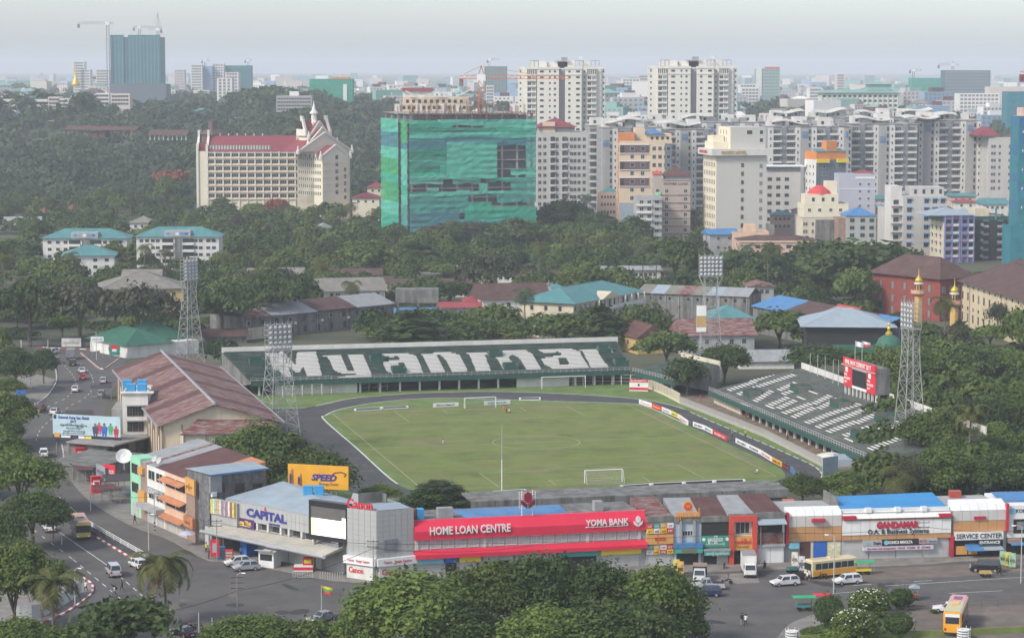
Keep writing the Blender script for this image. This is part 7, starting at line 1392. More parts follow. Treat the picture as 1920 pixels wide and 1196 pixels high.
for lb,p0,p1,yt,D,sd in (('condominium roofs behind the front row, left part',1135,1290,224,1480,2),('condominium roofs behind the front row, under the right white tower',1270,1440,226,1480,0),('condominium roofs behind the front row, centre right',1440,1600,217,1500,3),('condominium roofs behind the front row, right part',1600,1760,216,1500,1)):condo(lb,p0,p1,yt+4,D,1,sd,22,True,2)
s=slab('grey flats with crimson roof turrets at the right end of the condominium row',1848,1925,262,1290,24,2,mFlat,13,[.08,.14,.26,.5,.62,.68,.85],2,1.3,1.8,toff=4.5,par=.6,rows=7);s.hip(s.H+2,4.5,mRedF,.5,x0=-6,x1=6);s.hip(s.H+1.5,4,mRedF,.5,x0=s.L*.55,x1=s.L*.95,y0=0,y1=10)
# ---- tan hotel with brown bands
s=slab('tan hotel with three dark brown window bands, orange corner and a blue roof pavilion',1160,1258,268,1120,20,2,mTan,15.4,[.24,.44,.66,.77,.88],3,1.7,1.9,toff=3.6,par=.8,rows=10,lw=1.2);L_,H=s.L,s.H
for k in (0,2,4):
    z=s.rows[k];s.box('brown_band',mBrnBand,L_*.01,-.35,z-1.1,L_*.56,-.003,z+2.6)
    for zz in (z-1.4,z+2.6):s.box('white_rim',mWhiteP,-.3,-.45,zz,L_*.57,-.003,zz+.3)
    for x in (.24,.44):s.win('F',L_*x-.85,z,1.9,1.9,off=.35)
    s.box('corner_recess',mDark,L_*.02,-.37,z-.8,L_*.09,-.352,z+2.2)
s.box('slate_band',mSlate,L_*.86,-.3,s.rows[2]-1.4,L_*1.0,-.003,H-.4)
for z in s.rows[:3]:s.win('F',L_*.89,z,2,1.9,off=.3)
for k,z in enumerate(s.rows):s.box('orange_corner',mOrWall,-.35,1.0+(k % 2)*3,z-1.2,-.003,3.5+(k % 2)*3,z+2.2)
s.box('orange_top',mOrWall,-.2,0,H,7,8,H+4.6);s.box('roof_block',mTan,7.5,4,H,L_*.5,14,H+6.5);s.box('top_storey',mTan,L_*.5,3,H,L_,16,H+4);s.hip(H+4,2.2,mBlueS,.4,x0=L_*.5,x1=L_*.85,y0=2,y1=14)
for k in range(4):s.win('F',L_*(.6+.1*k),H+1.2,1.4,1.6,off=-3)
s.box('grey_base',mPaleB,-.1,-.25,-1,L_*.5,-.004,s.rows[6]-1.2 if len(s.rows) > 6 else 8)
for k in range(6):s.box('balcony',mOrWall,L_+.003,2,s.rows[k]-.8,L_+1.4,6,s.rows[k]-.1)
# ---- taupe hotel with lettered band
s=slab('taupe hotel with dark red floor bands and lettered top band beside the beige hotel',1240,1293,340,1075,18,1,mTaupe,14.6,[.16,.82],0,1.6,1.7,toff=5.2,par=.5,rows=7);text('FATHER LAND',1.0,mRust,s.t,(s.L*.06,-.1,s.H-1.6),width=s.L*.85,bold=.04,ext=.1);s.hip(s.H+2.2,4,mRustD,.6,x0=s.L*.1,x1=s.L,y0=3);s.box('top_room',mTaupe,s.L*.12,4,s.H,s.L,16,s.H+2.2);s.box('roof_edge',mPaleB,0,-.4,s.H+.5,s.L,.3,s.H+.9)
for z in s.rows:s.box('floor_band',mRust,-.1,-.18,z-1.15,s.L,-.003,z-.75)
s.box('turret',mTaupe,-3.5,2,-1,-.01,10,s.H+3);s.part('turret_roof',mRedM,lambda q:q.add([(-4,1.5,s.H+3),(.3,1.5,s.H+3),(.3,10,s.H+3),(-4,10,s.H+3),(-1.8,6,s.H+4.8)],[(0,1,4),(1,2,4),(2,3,4),(3,0,4)]))
for k,z in enumerate(s.rows):s.box('green_balcony',[mMint,mTealR][k % 2],-3.0,.6,z-.9,-.6,1.99,z+.2);s.win('F',-2.7,z+.3,1.6,1.4,off=-2)
s=slab('white and grey flats with laundry balconies in front of the tan hotel',1192,1240,372,1060,14,2,mCondo,13.5,[.2,.5,.8],0,1.8,1.6,toff=2.4,par=.6)
for k,z in enumerate(s.rows):s.box('balcony',mWhiteW,0,-1.0,z-1.0,s.L*.6,-.003,z-.1);s.box('awning',[mTealR,mPaleB,mMint][k % 3],s.L*.62,-.9,z+1.5,s.L*.95,-.003,z+1.7)
s=slab('peach weathered house with a blue hipped roof below the condominium scaffolding',1120,1158,362,1150,12,0,mPink,14,5,1,1.1,1.5,toff=2.6,par=.4);s.hip(s.H,2.4,mTealR,.2,x0=s.L*.2,x1=s.L,y0=3)
# ---- tall beige hotel
s=slab('tall beige hotel slab with a cream window side and a lettered crown band',1341,1434,291,1060,24,9,mGrH,16.15,[.52],7,1.3,1.9,toff=5.4,fm=mFrameG,gm=mGlassD,par=0,rows=11,lw=1.9);L_,H,D_=s.L,s.H,s.D;H2=H
s.box('side_wall',mCrH,-.12,0,-1,-.003,D_,H)
for z in s.rows:
    for i in range(7):s.win('L',1.2+(D_-2.4)*(i+.5)/7-.95,z,1.9,2.1,fm=mCrH,gm=mGlassG,off=.13)
    s.win('F',L_*.86,z-.4,1.4,1.8,fm=mFrameG,gm=mGlassG)
s.box('crown_band',mCondoL,-2.6,-1.8,H-.2,L_+2.2,D_+.4,H+2.6);text('PACIFIC HOTEL',1.35,mGold,s.t,(L_*.08,-1.95,H+.5),width=L_*.5,bold=.04,ext=.15);o=text('PACIFIC HOTEL',1.2,mRedM,s.t,(-2.75,D_*.85,H+.6),width=D_*.6,bold=.04,ext=.15);o.rotation_euler=(R(90),0,R(-90))
s.box('upper_block',mGrH,L_*.3,2,H+2.6,L_,D_,H+12);s.box('upper_side',mCrH,L_*.3-.1,2,H+2.6,L_*.3-.003,D_,H+12);s.box('upper_terrace',mCrH,0,6,H+2.6,L_*.29,D_-2,H+5.5);s.box('terrace_room',mCrH,L_*.06,12,H+2.6,L_*.28,D_-1,H+8)
for z,n in ((H+8.6,3),(H+5.4,3)):
    for i in range(n):s.win('L',4+i*5,z,1.4,2,fm=mCrH,gm=mGlassD,off=-L_*.3+.1)
s.win('F',L_*.62,H+8.8,2.6,1.8,off=-2);[s.win('F',L_*.88,H+z,1.6,1.8,off=-2) for z in (8.8,5.4)]
s.box('podium',mGrH,L_*.93,4,-1,L_*1.22,22,H*.24)
# ---- houses and flats to its right
s=slab('white flats with an open roof storey right of the tall beige hotel',1434,1498,325,1150,16,0,mFlat,15,[.1,.35,.6],0,2.0,1.6,toff=3.6,par=.5,fm=mFrameB);s.box('roof_storey',mCondoD,0,2,s.H,s.L,14,s.H+3);s.box('roof_slab',mWhiteP,-1,0,s.H+3,s.L+2,15,s.H+3.4)
s=slab('house with a white side, orange top and black and yellow front',1527,1582,300,1140,14,16,mSlate,14,[.25,.75],3,1.5,1.6,toff=4,par=0);s.box('white_side',mWhiteW,-.12,0,-1,-.003,s.D,s.H);s.box('orange_top',mOrWall,0,0,s.H,s.L,s.D,s.H+3.8);s.box('orange_tower',mOrWall,s.L*.4,2,s.H+3.8,s.L*.75,8,s.H+8.6);s.part('roof',mTealR,lambda q:q.add([(-.3,-.3,s.H+3.8),(s.L+.3,-.3,s.H+3.8),(s.L,7,s.H+5),(0,7,s.H+5)],[(0,1,2,3)]));s.box('yellow_balcony',mYel,-.2,-1.2,s.H-1.4,s.L*.42,-.003,s.H+.4);s.box('yellow_balcony',mYel,s.L*.68,-1.2,s.H-1.4,s.L+1,-.003,s.H+.4)
for z in s.rows[:5]:
    for i in range(3):s.win('L',2.4+i*4,z,1.2,1.5,fm=mFrameW,off=.13)
s=slab('pale lilac house with a flat roof terrace right of the orange topped house',1570,1637,330,1110,14,2,M('lilac_wall',(.46,.47,.53),.85,.05,.3,dirt=.2,dcol=(.33,.33,.37)),13.5,[.58,.82],1,1.1,1.2,toff=4.4,par=.8);s.hip(s.H+1,1.4,mRedT,.2,x0=s.L*.45,x1=s.L,y0=1,y1=9);s.box('white_rail',mWhiteP,s.L*.45,-.2,s.H-1.4,s.L,-.003,s.H-.4);s.box('band',mWhiteP,-.1,-.1,s.rows[0]-1.6,s.L,-.003,s.rows[0]-1.3)
s=slab('cream stepped house with a bright red dome roof and a tower in the crowded quarter',1505,1588,385,1050,15,4,mCrH,15,[.12,.35,.6,.82],2,1.4,1.4,toff=2.8,par=.6);s.box('upper_storey',mCrH,s.L*.05,3,s.H,s.L*.8,13,s.H+4.6);[s.win('F',s.L*(.2+.22*k),s.H+1.4,1.4,1.8,off=-3) for k in range(3)];s.part('red_roof',M('bright_red_roof',(.55,.06,.06),.6,.1),lambda q:q.lathe([(5.5,0),(4.6,1.3),(3,2.6),(1.2,3.5),(.1,3.7)],12,c=(s.L*.42,8,s.H+4.6)));s.box('tower',mCrH,s.L*.55,6,s.H,s.L*.8,12,s.H+10)
s=slab('old cream wall house with stained plaster below the red dome house',1502,1600,412,1000,14,3,mCream,14,[.04,.08,.2,.9],1,1.0,1.6,toff=2.6,par=.4);s.box('stained_wall',mOldC,s.L*.25,-.08,0,s.L,-.004,s.H)
s=slab('beige corner block with blue window hoods left of the lilac and blue flats',1690,1772,368,1015,18,3,mFlat,16.4,[.14,.53,.72,.9],0,2.0,1.9,toff=3.0,par=0,hood=mBlueS,fm=mFrameG,rows=7);s.box('roof_storey',mFlat,s.L*.2,2,s.H,s.L*.95,14,s.H+3.6);[s.win('F',s.L*(.26+.19*k),s.H+.8,1.4,2,off=-2) for k in range(4)];s.box('wing',mCondoL,-4.5,3,-1,-.01,16,s.H+4)
for z in s.rows:s.box('gallery_slab',mCondoL,-4.6,1.0,z-1.2,-.02,2.99,z-.9);s.win('F',-3.6,z-.6,2.4,2,fm=mCondoL,off=-2.9)
s=slab('narrow white flats with blue awnings left of the beige corner block',1655,1690,392,1030,14,3,mFlat,13.4,[.3,.7],0,1.4,1.4,toff=3,par=.5,hood=mBlueS,fm=mFrameG,rows=5)
s=slab('grey walled flats with green balcony boxes under a pale blue roof',1584,1640,405,990,14,2,mCondo,14,[.2,.55,.85],0,1.9,1.6,toff=2.6,par=0,fm=mTealR,rows=3);s.hip(s.H,3.2,mBlueS,.5);s.box('brick_side',M('old_brick',(.3,.2,.15),.9,.2,.5,dirt=.5,dcol=(.2,.15,.12)),-3,1,-1,-.01,14,s.H-1)
# lilac and blue balcony flats
mLil=M('lilac_flats',(.24,.22,.42),.8,.06);s=slab('blue and lilac balcony flats with a pale cream side wall',1767,1822,405,985,20,6,mLil,14.6,0,3,1.2,1.3,toff=3,par=0,rows=7);L_,H=s.L,s.H;s.box('side_wall',mCream,-.1,0,-1,-.003,s.D,H)
for k,z in enumerate(s.rows):
    for i in range(3):s.win('L',3+i*6,z,1.4,1.3,hood=[mBlueS,mRedT,mTealR][(k+i) % 3],fm=mFrameG,off=.12)
    for i,x in enumerate((.04,.28,.58,.82)):s.box('balcony',[mLil,mWhiteW,mLil,mWhiteW][i],L_*x,-.9,z-1.1,L_*(x+.2),-.003,z-.2);s.win('F',L_*x+.15,z-.1,L_*.2-.3,1.6,fm=mFrameG,off=.01);s.box('awning',[mPaleB,mRedT,mTealR,mBlueS][(i+k) % 4],L_*x,-1.2,z+1.7,L_*(x+.2),-.003,z+1.85)
for x in (.0,.245,.5,.56,.785,.98):s.box('pilaster',mLil,L_*x,-1.0,-1,L_*x+.45,-.003,H)
s.box('stair_glass',mGlassD,L_*.51,-.3,0,L_*.555,-.003,H-.5);s.hip(H+.2,2.6,mPaleB,1.2,x0=-5);s.box('roof_net',mGreenR,-.6,-.2,H-2.4,-.003,s.D,H)
s=slab('dark green and black glass balcony flats beside the lilac ones',1823,1885,408,995,20,3,mGreenF,14.6,0,0,par=.5,rows=7,toff=3);L_,H=s.L,s.H
for x in (.0,.44,.9):s.box('black_glass',mGlassD,L_*x,-1.0,0,L_*x+3.4,-.003,H-1)
for k,z in enumerate(s.rows):
    for x in (.25,.68):s.box('balcony',mCondo,L_*x,-1.2,z-1.0,L_*(x+.18),-.003,z-.2);s.win('F',L_*x+.1,z-.1,L_*.18-.2,1.7,fm=mTealR,off=.01);s.box('awning',[mPaleB,mRedT,mTealR][k % 3],L_*x,-1.3,z+1.7,L_*(x+.18),-.003,z+1.85)
    q=MB();q.lathe([(.05,0),(.6,.15),(.75,.35)],8);o=q.build('satellite_dish',mPaleB,s.t,(L_*.22,-1.0,z));o.rotation_euler=(R(70),0,0)
s.box('roof_block',mCream,1,3,H,L_*.5,14,H+3.5);s.box('teal_column',mTealR,L_*.62,-.6,0,L_*.67,-.003,H+4)
# teal netted tower at the right edge
s=Bld('unfinished tower at the right edge wrapped in teal and blue nets',*fr(1905,1990,218,960,2)[:2],14);H=ztop(1897,218,960);L_=s.L;s.box('core',mCondo,.5,.8,-1,L_,14,H)
mNT=M('net_teal_sheet',(.025,.17,.21),.7,.2,.3,dirt=.5,dcol=(.03,.2,.28),stretch=(.05,.05,.4));mNB=M('net_blue_sheet',(.03,.14,.25),.7,.2,.3,dirt=.4,dcol=(.04,.17,.3),stretch=(.05,.05,.4))
for k in range(16):
    z0,z1=k*H/16,(k+1)*H/16-.05;s.box('net_sheet',mNB if k in (8,13,14,15) else mNT,-.4,-.4+.1*(k % 3),z0,L_,.3,z1);s.box('net_sheet',mNT if k % 3 else mNB,-.45+.1*(k % 2),.31,z0,.4,14,z1)
    for j in range(5):s.box('white_flap',mWhiteP,1+j*4+(k % 2)*1.5,-.48,z0+.8,1.35+j*4+(k % 2)*1.5,-.41,z0+1.8)
s.box('net_skirt',mNT,-5,-9,0,L_,-8.7,17);s.box('net_skirt',mNT,-5,-8.69,0,-4.7,5,17);s.box('skirt_frame',mCondo,-4.5,-8.5,0,L_,-2,16.5);s.box('roof_room',mPink,2,4,H,L_,14,H+3.2)
crane(1938,216,120,143,1902,2080,980,mCraneO,'orange tower crane arm entering at the right edge',2.0)
# ---- the crowded quarter: low houses with coloured sheet roofs
RF=[('rusty',mRust),('brown',mBrnT),('grey',mGreyS),('blue',mBlueS),('pale blue',mPaleB),('crimson',mRedT),('green',mGreenR),('teal',mTealR)];WL=[('white',mWhiteW),('grey',mOldC),('cream',mCream),('pink',mPink),('pale grey',mFlat)]
g=random.Random(11);seen={}
ROWS=[(1440,1880,1085,9),(1445,1880,1150,9),(1440,1880,1215,9),(1455,1880,1260,8),(1600,1880,1050,6)]
for ri,(x0,x1,D,n) in enumerate(ROWS):
    for k in range(n):
        pa=x0+(x1-x0)*k/n+g.uniform(0,8);pb=pa+(x1-x0)/n*g.uniform(.7,.98);D2=D+g.uniform(-14,14);cx=base((pa+pb)/2,D2+6)
        if any(-1 < (q := mi @ cx).x < l+1 and -2 < q.y < d+1 for mi,l,d in FOOT):continue
        rn,rm=g.choice(RF);wn,wm=g.choice(WL);h=g.uniform(7,13)+(2 if ri < 2 else 0);yt=HOR+(CZ-h)*F/D2
        where=['behind the lilac flats','second crowded row','third crowded row','below the condominiums','nearest crowded row'][ri];part=['at its left end','left of its middle','right of its middle','at its right end'][min(3,int(4*k/n))]
        house('%s house with a %s roof, %s, %s' % (wn,rn,where,part),pa,pb,yt,D2,g.uniform(9,13),g.uniform(-6,6),wm,rm,g.uniform(1,2.6),g.randint(2,4),g.random() < .6,g.randint(2,3),14,group='crowded low houses right of the tall beige hotel')
# ---- far landmarks
mHzG=M('far_blue_net',(.03,.15,.17),.8,.12,.05,dirt=.4,dcol=(.05,.2,.22),stretch=(.02,.02,.2));mFarW=M('far_white',(.68,.65,.62),.85,.05,.05);mFarP=M('far_pink',(.58,.5,.46),.85,.05,.05);mFarG=M('far_green',(.2,.36,.32),.8,.08,.05);mFarB=M('far_blue',(.22,.33,.45),.8,.08,.05)
def far(label,px0,px1,yt,D,depth,wall,fpx=0,cols=0,w_=2.4,h=2.0,gm=mGlassG,cat='building',roofm=None,rot=0,toff=3.0,rows=None,group=None,nm='building'):
    a,b,H=fr(px0,px1,yt,D,rot);s=Bld(label,a,b,depth,cat=cat,group=group,foot=False);s.H=H;s.box('wall',wall,0,0,-3,s.L,depth,H);s.rows=[]
    if fpx:
        z=H-toff
        while z > 1 and (rows is None or len(s.rows) < rows):s.rows.append(z);z -= fpx*D/F
        for z in s.rows:
            for i in range(cols):s.win('F',1+(s.L-2)*(i+.5)/cols-w_/2,z,w_,h,gm=gm,nx=1)
    if roofm:s.hip(H,3.5,roofm,1)
    return s
s=far('huge unfinished slab tower wrapped in blue green net on the left horizon',216,308,70,2900,40,mHzG)
for x0,x1,y0 in ((.0,.27,66),(.36,.68,66),(.66,1.0,66)):s.box('net_bay',mHzG,s.L*x0,-2.5,-3,s.L*x1,-.003,ztop(216,y0,2900)-s.z0)
for k in range(14):s.box('net_seam',mFarB,s.L*(.02+k*.072),-2.7,0,s.L*(.02+k*.072)+.5,-2.503,s.H)
for k in range(20):s.box('net_band',mHzG,0,-2.9,k*s.H/20,s.L,-2.71,k*s.H/20+.6)
crane(211,210,42,47,155,222,2895,mCraneG,'thin tower crane with a long jib left of the huge netted tower',3.0,base_z=hill(-470,2895));crane(304,70,24,58,312,285,2905,mCraneG,'tall crane mast at the right edge of the huge netted tower',2.6);crane(270,68,50,54,258,312,2915,mCraneG,'small crane on the roof of the huge netted tower',2.4)
far('low dark green roofed hall at the foot of the huge netted tower',213,318,158,2300,30,mSlate,0).hip(8,5,mHzG,2)
s=far('dark glass fronted office with white letters in the wood at the far left',38,68,182,1990,20,mFarB,0);text('UBC',3.4,mWhiteP,s.t,(s.L*.28,-.5,s.H-.2),width=s.L*.45,bold=.04);s.box('glass_front',M('office_glass',(.06,.1,.17),.3,.1),s.L*.25,-.4,0,s.L*.75,-.003,s.H-1);s.box('frame_top',mFarB,s.L*.22,-.3,s.H,s.L*.78,2,s.H+4.5)
for x0,x1 in ((-13,-.1),(s.L+.1,s.L+12)):
    for k in range(3):s.box('white_wing',mFarW,x0,3,s.H-4-k*4.2,x1,16,s.H-2-k*4.2);s.box('wing_glass',mGlassD,x0+.2,3.5,s.H-6.15-k*4.2,x1-.2,15.5,s.H-4.02-k*4.2)
for i,(a_,b_,yt,n,rf) in enumerate([(98,120,182,5,mFarP),(116,136,185,5,mFarW),(140,175,180,8,mFarP),(168,190,177,5,mFarW),(186,212,175,6,mFarW),(214,250,176,6,mFarP)]):far('pale old flats beyond the wood at the left, %s' % ['first beside the glass office','second beside the glass office','third, pinkish','fourth, whitish','fifth, at the right end','last, half behind trees'][i],a_,b_,yt,1980,14,rf,7,n,2.2,1.8,gm=mGlassD,rows=3)
for i,(a_,b_,yt,D,m,fp,c) in enumerate([(146,166,116,3300,mFarW,5,5),(160,177,131,3300,mFarW,5,4),(188,212,131,3350,mFarW,5,6),(333,352,131,3600,mFarP,5,4),(364,385,122,3300,mFarW,5,5),(385,404,124,3310,mFarB,0,0),(404,425,120,3320,mFarW,5,4),(426,476,123,3340,mHzG,0,0),(428,452,136,2600,mFarW,6,4),(412,440,147,2300,mFarW,6,3)]):
    far(['tall white tower behind the golden pagoda','lower white block right of the tall white tower','white flats left of the huge netted tower','small pinkish tower right of the huge netted tower','white end tower of the far block with cranes','blue netted middle of the far block with cranes','grey tower in the far block with cranes','dark blue netted slab of the far block with cranes','white round topped building below the far block','white stepped house left of the tall trees'][i],a_,b_,yt,D,20,m,fp,c,2.6,2.4)
crane(391,124,114,116,384,400,3315,mCraneG,'small crane over the far netted block, left one',2.2);crane(471,124,110,115,464,478,3345,mCraneG,'small crane over the far netted block, right one',2.2)
p=base(150,2500);z0=ztop(150,157,2500);t=thing('golden_pagoda','golden bell shaped pagoda among trees on the left horizon','pagoda',(p.x,p.y,0));q=MB();zt=ztop(150,124,2500);h=zt-z0;q.lathe([(r_*.62,z_) for r_,z_ in ((7,z0-2.5),(6.5,z0),(5.2,z0+h*.1),(4.4,z0+h*.2),(2.6,z0+h*.3),(1.9,z0+h*.45),(1.2,z0+h*.55),(.8,z0+h*.7),(.4,z0+h*.85),(.15,zt))],14);q.build('bell',M('pagoda_gold',(.72,.45,.08),.4,.06,metal=.3),t,smooth=True)
s=far('green netted long building with an orange roof rim left of the spired hotel',584,664,147,2300,24,netm('net_far_green',(.03,.32,.22)),0);s.box('roof_rim',mOrWall,s.L*.5,1,s.H,s.L*.92,20,s.H+1.6);s.box('white_stair',mFarW,s.L*.78,-.8,2,s.L*.87,-.003,s.H-5)
s=far('long grey concrete block with dark galleries in the wood',522,588,180,1900,16,M('far_grey',(.33,.33,.33),.85,.08,.1),6.5,12,2.6,1.5,gm=mGlassD,rows=5);s.box('white_lift_house',mFarW,s.L*.36,4,s.H,s.L*.62,9,s.H+3.4)
house('red roofed white villa on the wooded slope left of the spired hotel',400,430,211,2010,16,3,mFarW,mRedT,3,3,True);house('long red roofed villa beside the white one on the wooded slope',424,455,207,2030,16,3,mFarP,mRedT,3.5,3,False,1);house('pale green roofed house group on the wooded slope',362,402,210,2010,16,0,mFarW,mTealR,3,4,False,1)
p=base(404,1600);t=thing('pavilion','dark tiered wooden pavilion top rising from the wood left of the red roofed hotel','pavilion',p);q=MB();zt=ztop(404,226,1600)-p.z;q.lathe([(9,0),(9,zt-16),(11,zt-15.5),(7.5,zt-11),(7.5,zt-9.5),(9,zt-9),(5,zt-6),(3,zt-5.8),(3,zt),(2.6,zt+.1)],4);q.build('tiered_roof',mBrnT,t)
a,b=base(128,1560),base(258,1540);s=Bld('long low dark red roofed pavilion in the wood at the left',a,b,10,foot=False);PZ=ztop(128,243,1560)-s.z0;s.hip(PZ,2.2,mRustD,1,gable=True);[s.box('post',mRustD,k*s.L/9,1,PZ-5,k*s.L/9+.5,1.5,PZ) for k in range(10)];s.box('floor_room',mRustD,s.L*.35,2,PZ-5,s.L*.55,8,PZ-1)
a,b=base(285,1540),base(352,1535);s=Bld('dark brown arched roof pavilion in the wood beside the long red one',a,b,12,foot=False);PZ=ztop(285,254,1540)-s.z0;s.hip(PZ,3.4,mBrnT,1,gable=True);[s.box('white_post',mWhiteW,k*s.L/8,.5,PZ-3,k*s.L/8+.5,1.0,PZ) for k in range(9)]
# right side far landmarks
s=far('white hotel with rows of square windows and a green eaved roof',1534,1680,173,2350,26,M('green_white',(.62,.65,.56),.85,.05),8.7,15,3.4,2.6,gm=mGlassD,toff=4.5,rows=6);s.hip(s.H,3,mFarG,3);s.box('roof_pavilion',mFarG,s.L*.6,6,s.H+2,s.L*.9,18,s.H+8);s.part('pavilion_roof',mFarG,lambda q:q.add([(s.L*.57,4,s.H+8),(s.L*.93,4,s.H+8),(s.L*.93,20,s.H+8),(s.L*.57,20,s.H+8),(s.L*.75,12,s.H+11)],[(0,1,4),(1,2,4),(2,3,4),(3,0,4)]))
for k in range(16):s.box('pilaster',M('green_white',()),s.L*k/15.5,-.8,0,s.L*k/15.5+1.0,-.003,s.H-1)
s=far('white and sea green office block with a red roof edge on the right horizon',1414,1457,129,2900,26,mFarG,6,6,4,2,gm=mGlassG);s.box('white_flank',mFarW,-.5,-.8,0,s.L*.22,-.003,s.H+1);s.box('red_edge',mRedM,s.L*.4,2,s.H,s.L,20,s.H+2)
for lb,a_,b_,yt,D,m,fp,c in [('blue netted building with a crane on the right horizon',1762,1848,131,2700,M('far_net_blue',(.08,.15,.2),.8,.15,.06),6,14),('green netted low building left of the blue netted one',1702,1756,146,2600,netm('far_net_green',(.08,.33,.28)),0,0),('grey white hospital like slab under the blue netted building',1790,1866,175,2200,mFarW,7,10),('pale long roof behind the grey white slab',1846,1925,162,2350,mFarP,0,0),('teal netted low block at the right edge in the haze',1880,1930,172,2000,mNT,0,0),('blue grey netted tower with a crane behind the orange crane',909,951,124,2700,mHzG,5,6),('white block with a striped side right of the orange crane mast',912,926,160,2200,mFarW,6,3),('pinkish office block between the two white towers',1195,1215,141,3000,mFarP,5,4),('white old block between the two white towers',1164,1198,148,2800,mFarW,5,5),('pale tower left of the white hotel in the haze',1563,1577,139,3100,mFarP,5,3),('white house left of the green eaved hotel',1512,1536,165,2500,mFarW,6,4),('white block left of the sea green office in the haze',1383,1414,158,2600,mFarW,6,5),('white L shaped block at the foot of the right white tower',1385,1420,165,2400,mFarW,6,5)]:far(lb,a_,b_,yt,D,22,m,fp,c,2.8,2.2)
crane(918,124,112,114,913,938,2705,mCraneG,'small crane on the blue grey tower behind the orange crane',2.2);crane(1778,131,116,124,1750,1790,2710,mCraneG,'small crane on the blue netted building at the right horizon',2.2);crane(1705,170,128,134,1697,1720,2610,mCraneG,'thin grey crane left of the green netted low building',2.0)
# ---- hazy city beyond: the nearest 200 or so houses singly, the rest as one mass
CM=[mFarW,mFarP,mFarW,M('far_ochre',(.5,.46,.41),.85,.05,.05),mFarB,mFarG,M('far_greyish',(.42,.42,.43),.85,.06,.05)];RM=[mRustD,mGrTile,mPaleB,mFarG,mFarW,mRustD]
CP=[]
for i in range(8):
    q=MB();g.seed(i+50);w_,d_,h=g.uniform(12,26),g.uniform(10,16),g.uniform(9,22);q.box(-w_/2,-d_/2,-8,w_/2,d_/2,h);q2=MB()
    if i % 2:q2.add([(-w_/2-1,-d_/2-1,h),(w_/2+1,-d_/2-1,h),(w_/2+1,d_/2+1,h),(-w_/2-1,d_/2+1,h),(-w_*.2,0,h+3.5),(w_*.2,0,h+3.5)],[(0,1,5,4),(1,2,5),(2,3,4,5),(3,0,4)])
    else:q2.box(-w_*.2,-3,h,w_*.25,3,h+3.5)
    q3=MB()
    for r_ in range(int(h/3.6)):
        for k in range(int(w_/4)):x=-w_/2+2+k*4;z=h-3-r_*3.6;q3.box(x-.9,-d_/2-.12,z,x+.9,-d_/2-.02,z+1.7)
    CP.append((q,q2,q3,h))
FARM={}
g.seed(77);nfar=0
lab={0:'pale house in the hazy city left of the huge netted tower',1:'pale house in the haze between the netted tower and the spired hotel',2:'pale house in the haze above the green netted building',3:'pale house in the haze between and beside the white towers',4:'pale house in the hazy city above the condominiums',5:'pale house in the hazy city at the right'}
massq=[MB() for _ in CM]
for k in range(900):
    D=2050+6500*g.random()**1.7;px=g.uniform(-20,1940)
    if px < 720 and D < 2900:continue
    if g.random() < .25 and px < 700:continue
    p=base(px,D);i=g.randrange(8);c=g.randrange(len(CM));sc_=g.uniform(.7,1.25)
    if D < 3900 and nfar < 230:
        if (i,c) not in FARM:
            q,q2,q3,h=CP[i];FARM[(i,c)]=(q.mesh('wall',CM[c]),q2.mesh('roof',RM[(i+c) % 6]),q3.mesh('windows',mGlassG))
        zone=min(5,int(max(px,0)/320));t=thing('house',['white','pink','pale','ochre','blue grey','greenish','grey'][c]+' '+['','long ','small ','low ','square ','tall ','wide ','plain '][i]+lab[zone][5:],'house',p,g.uniform(-.5,.5),'hazy far houses, zone of '+lab[zone].split('house ')[1]);t.scale=(sc_,)*3;nfar += 1
        m1,m2,m3=FARM[(i,c)];link('wall',m1,t);link('roof',m2,t);stuff(link('windows',m3,t))
    else:
        q=CP[i][0];mq=massq[c];mq.x=Matrix.Translation(p) @ Matrix.Rotation(g.uniform(-.6,.6),4,'Z') @ Matrix.Diagonal((sc_*1.2,sc_,sc_*g.uniform(.6,1.5),1));mq.add(q.v,q.f);
mq=MB();mats=[]
for c,q in enumerate(massq):mq.add(q.v,q.f,c)
stuff(mq.build('far_city',CM))
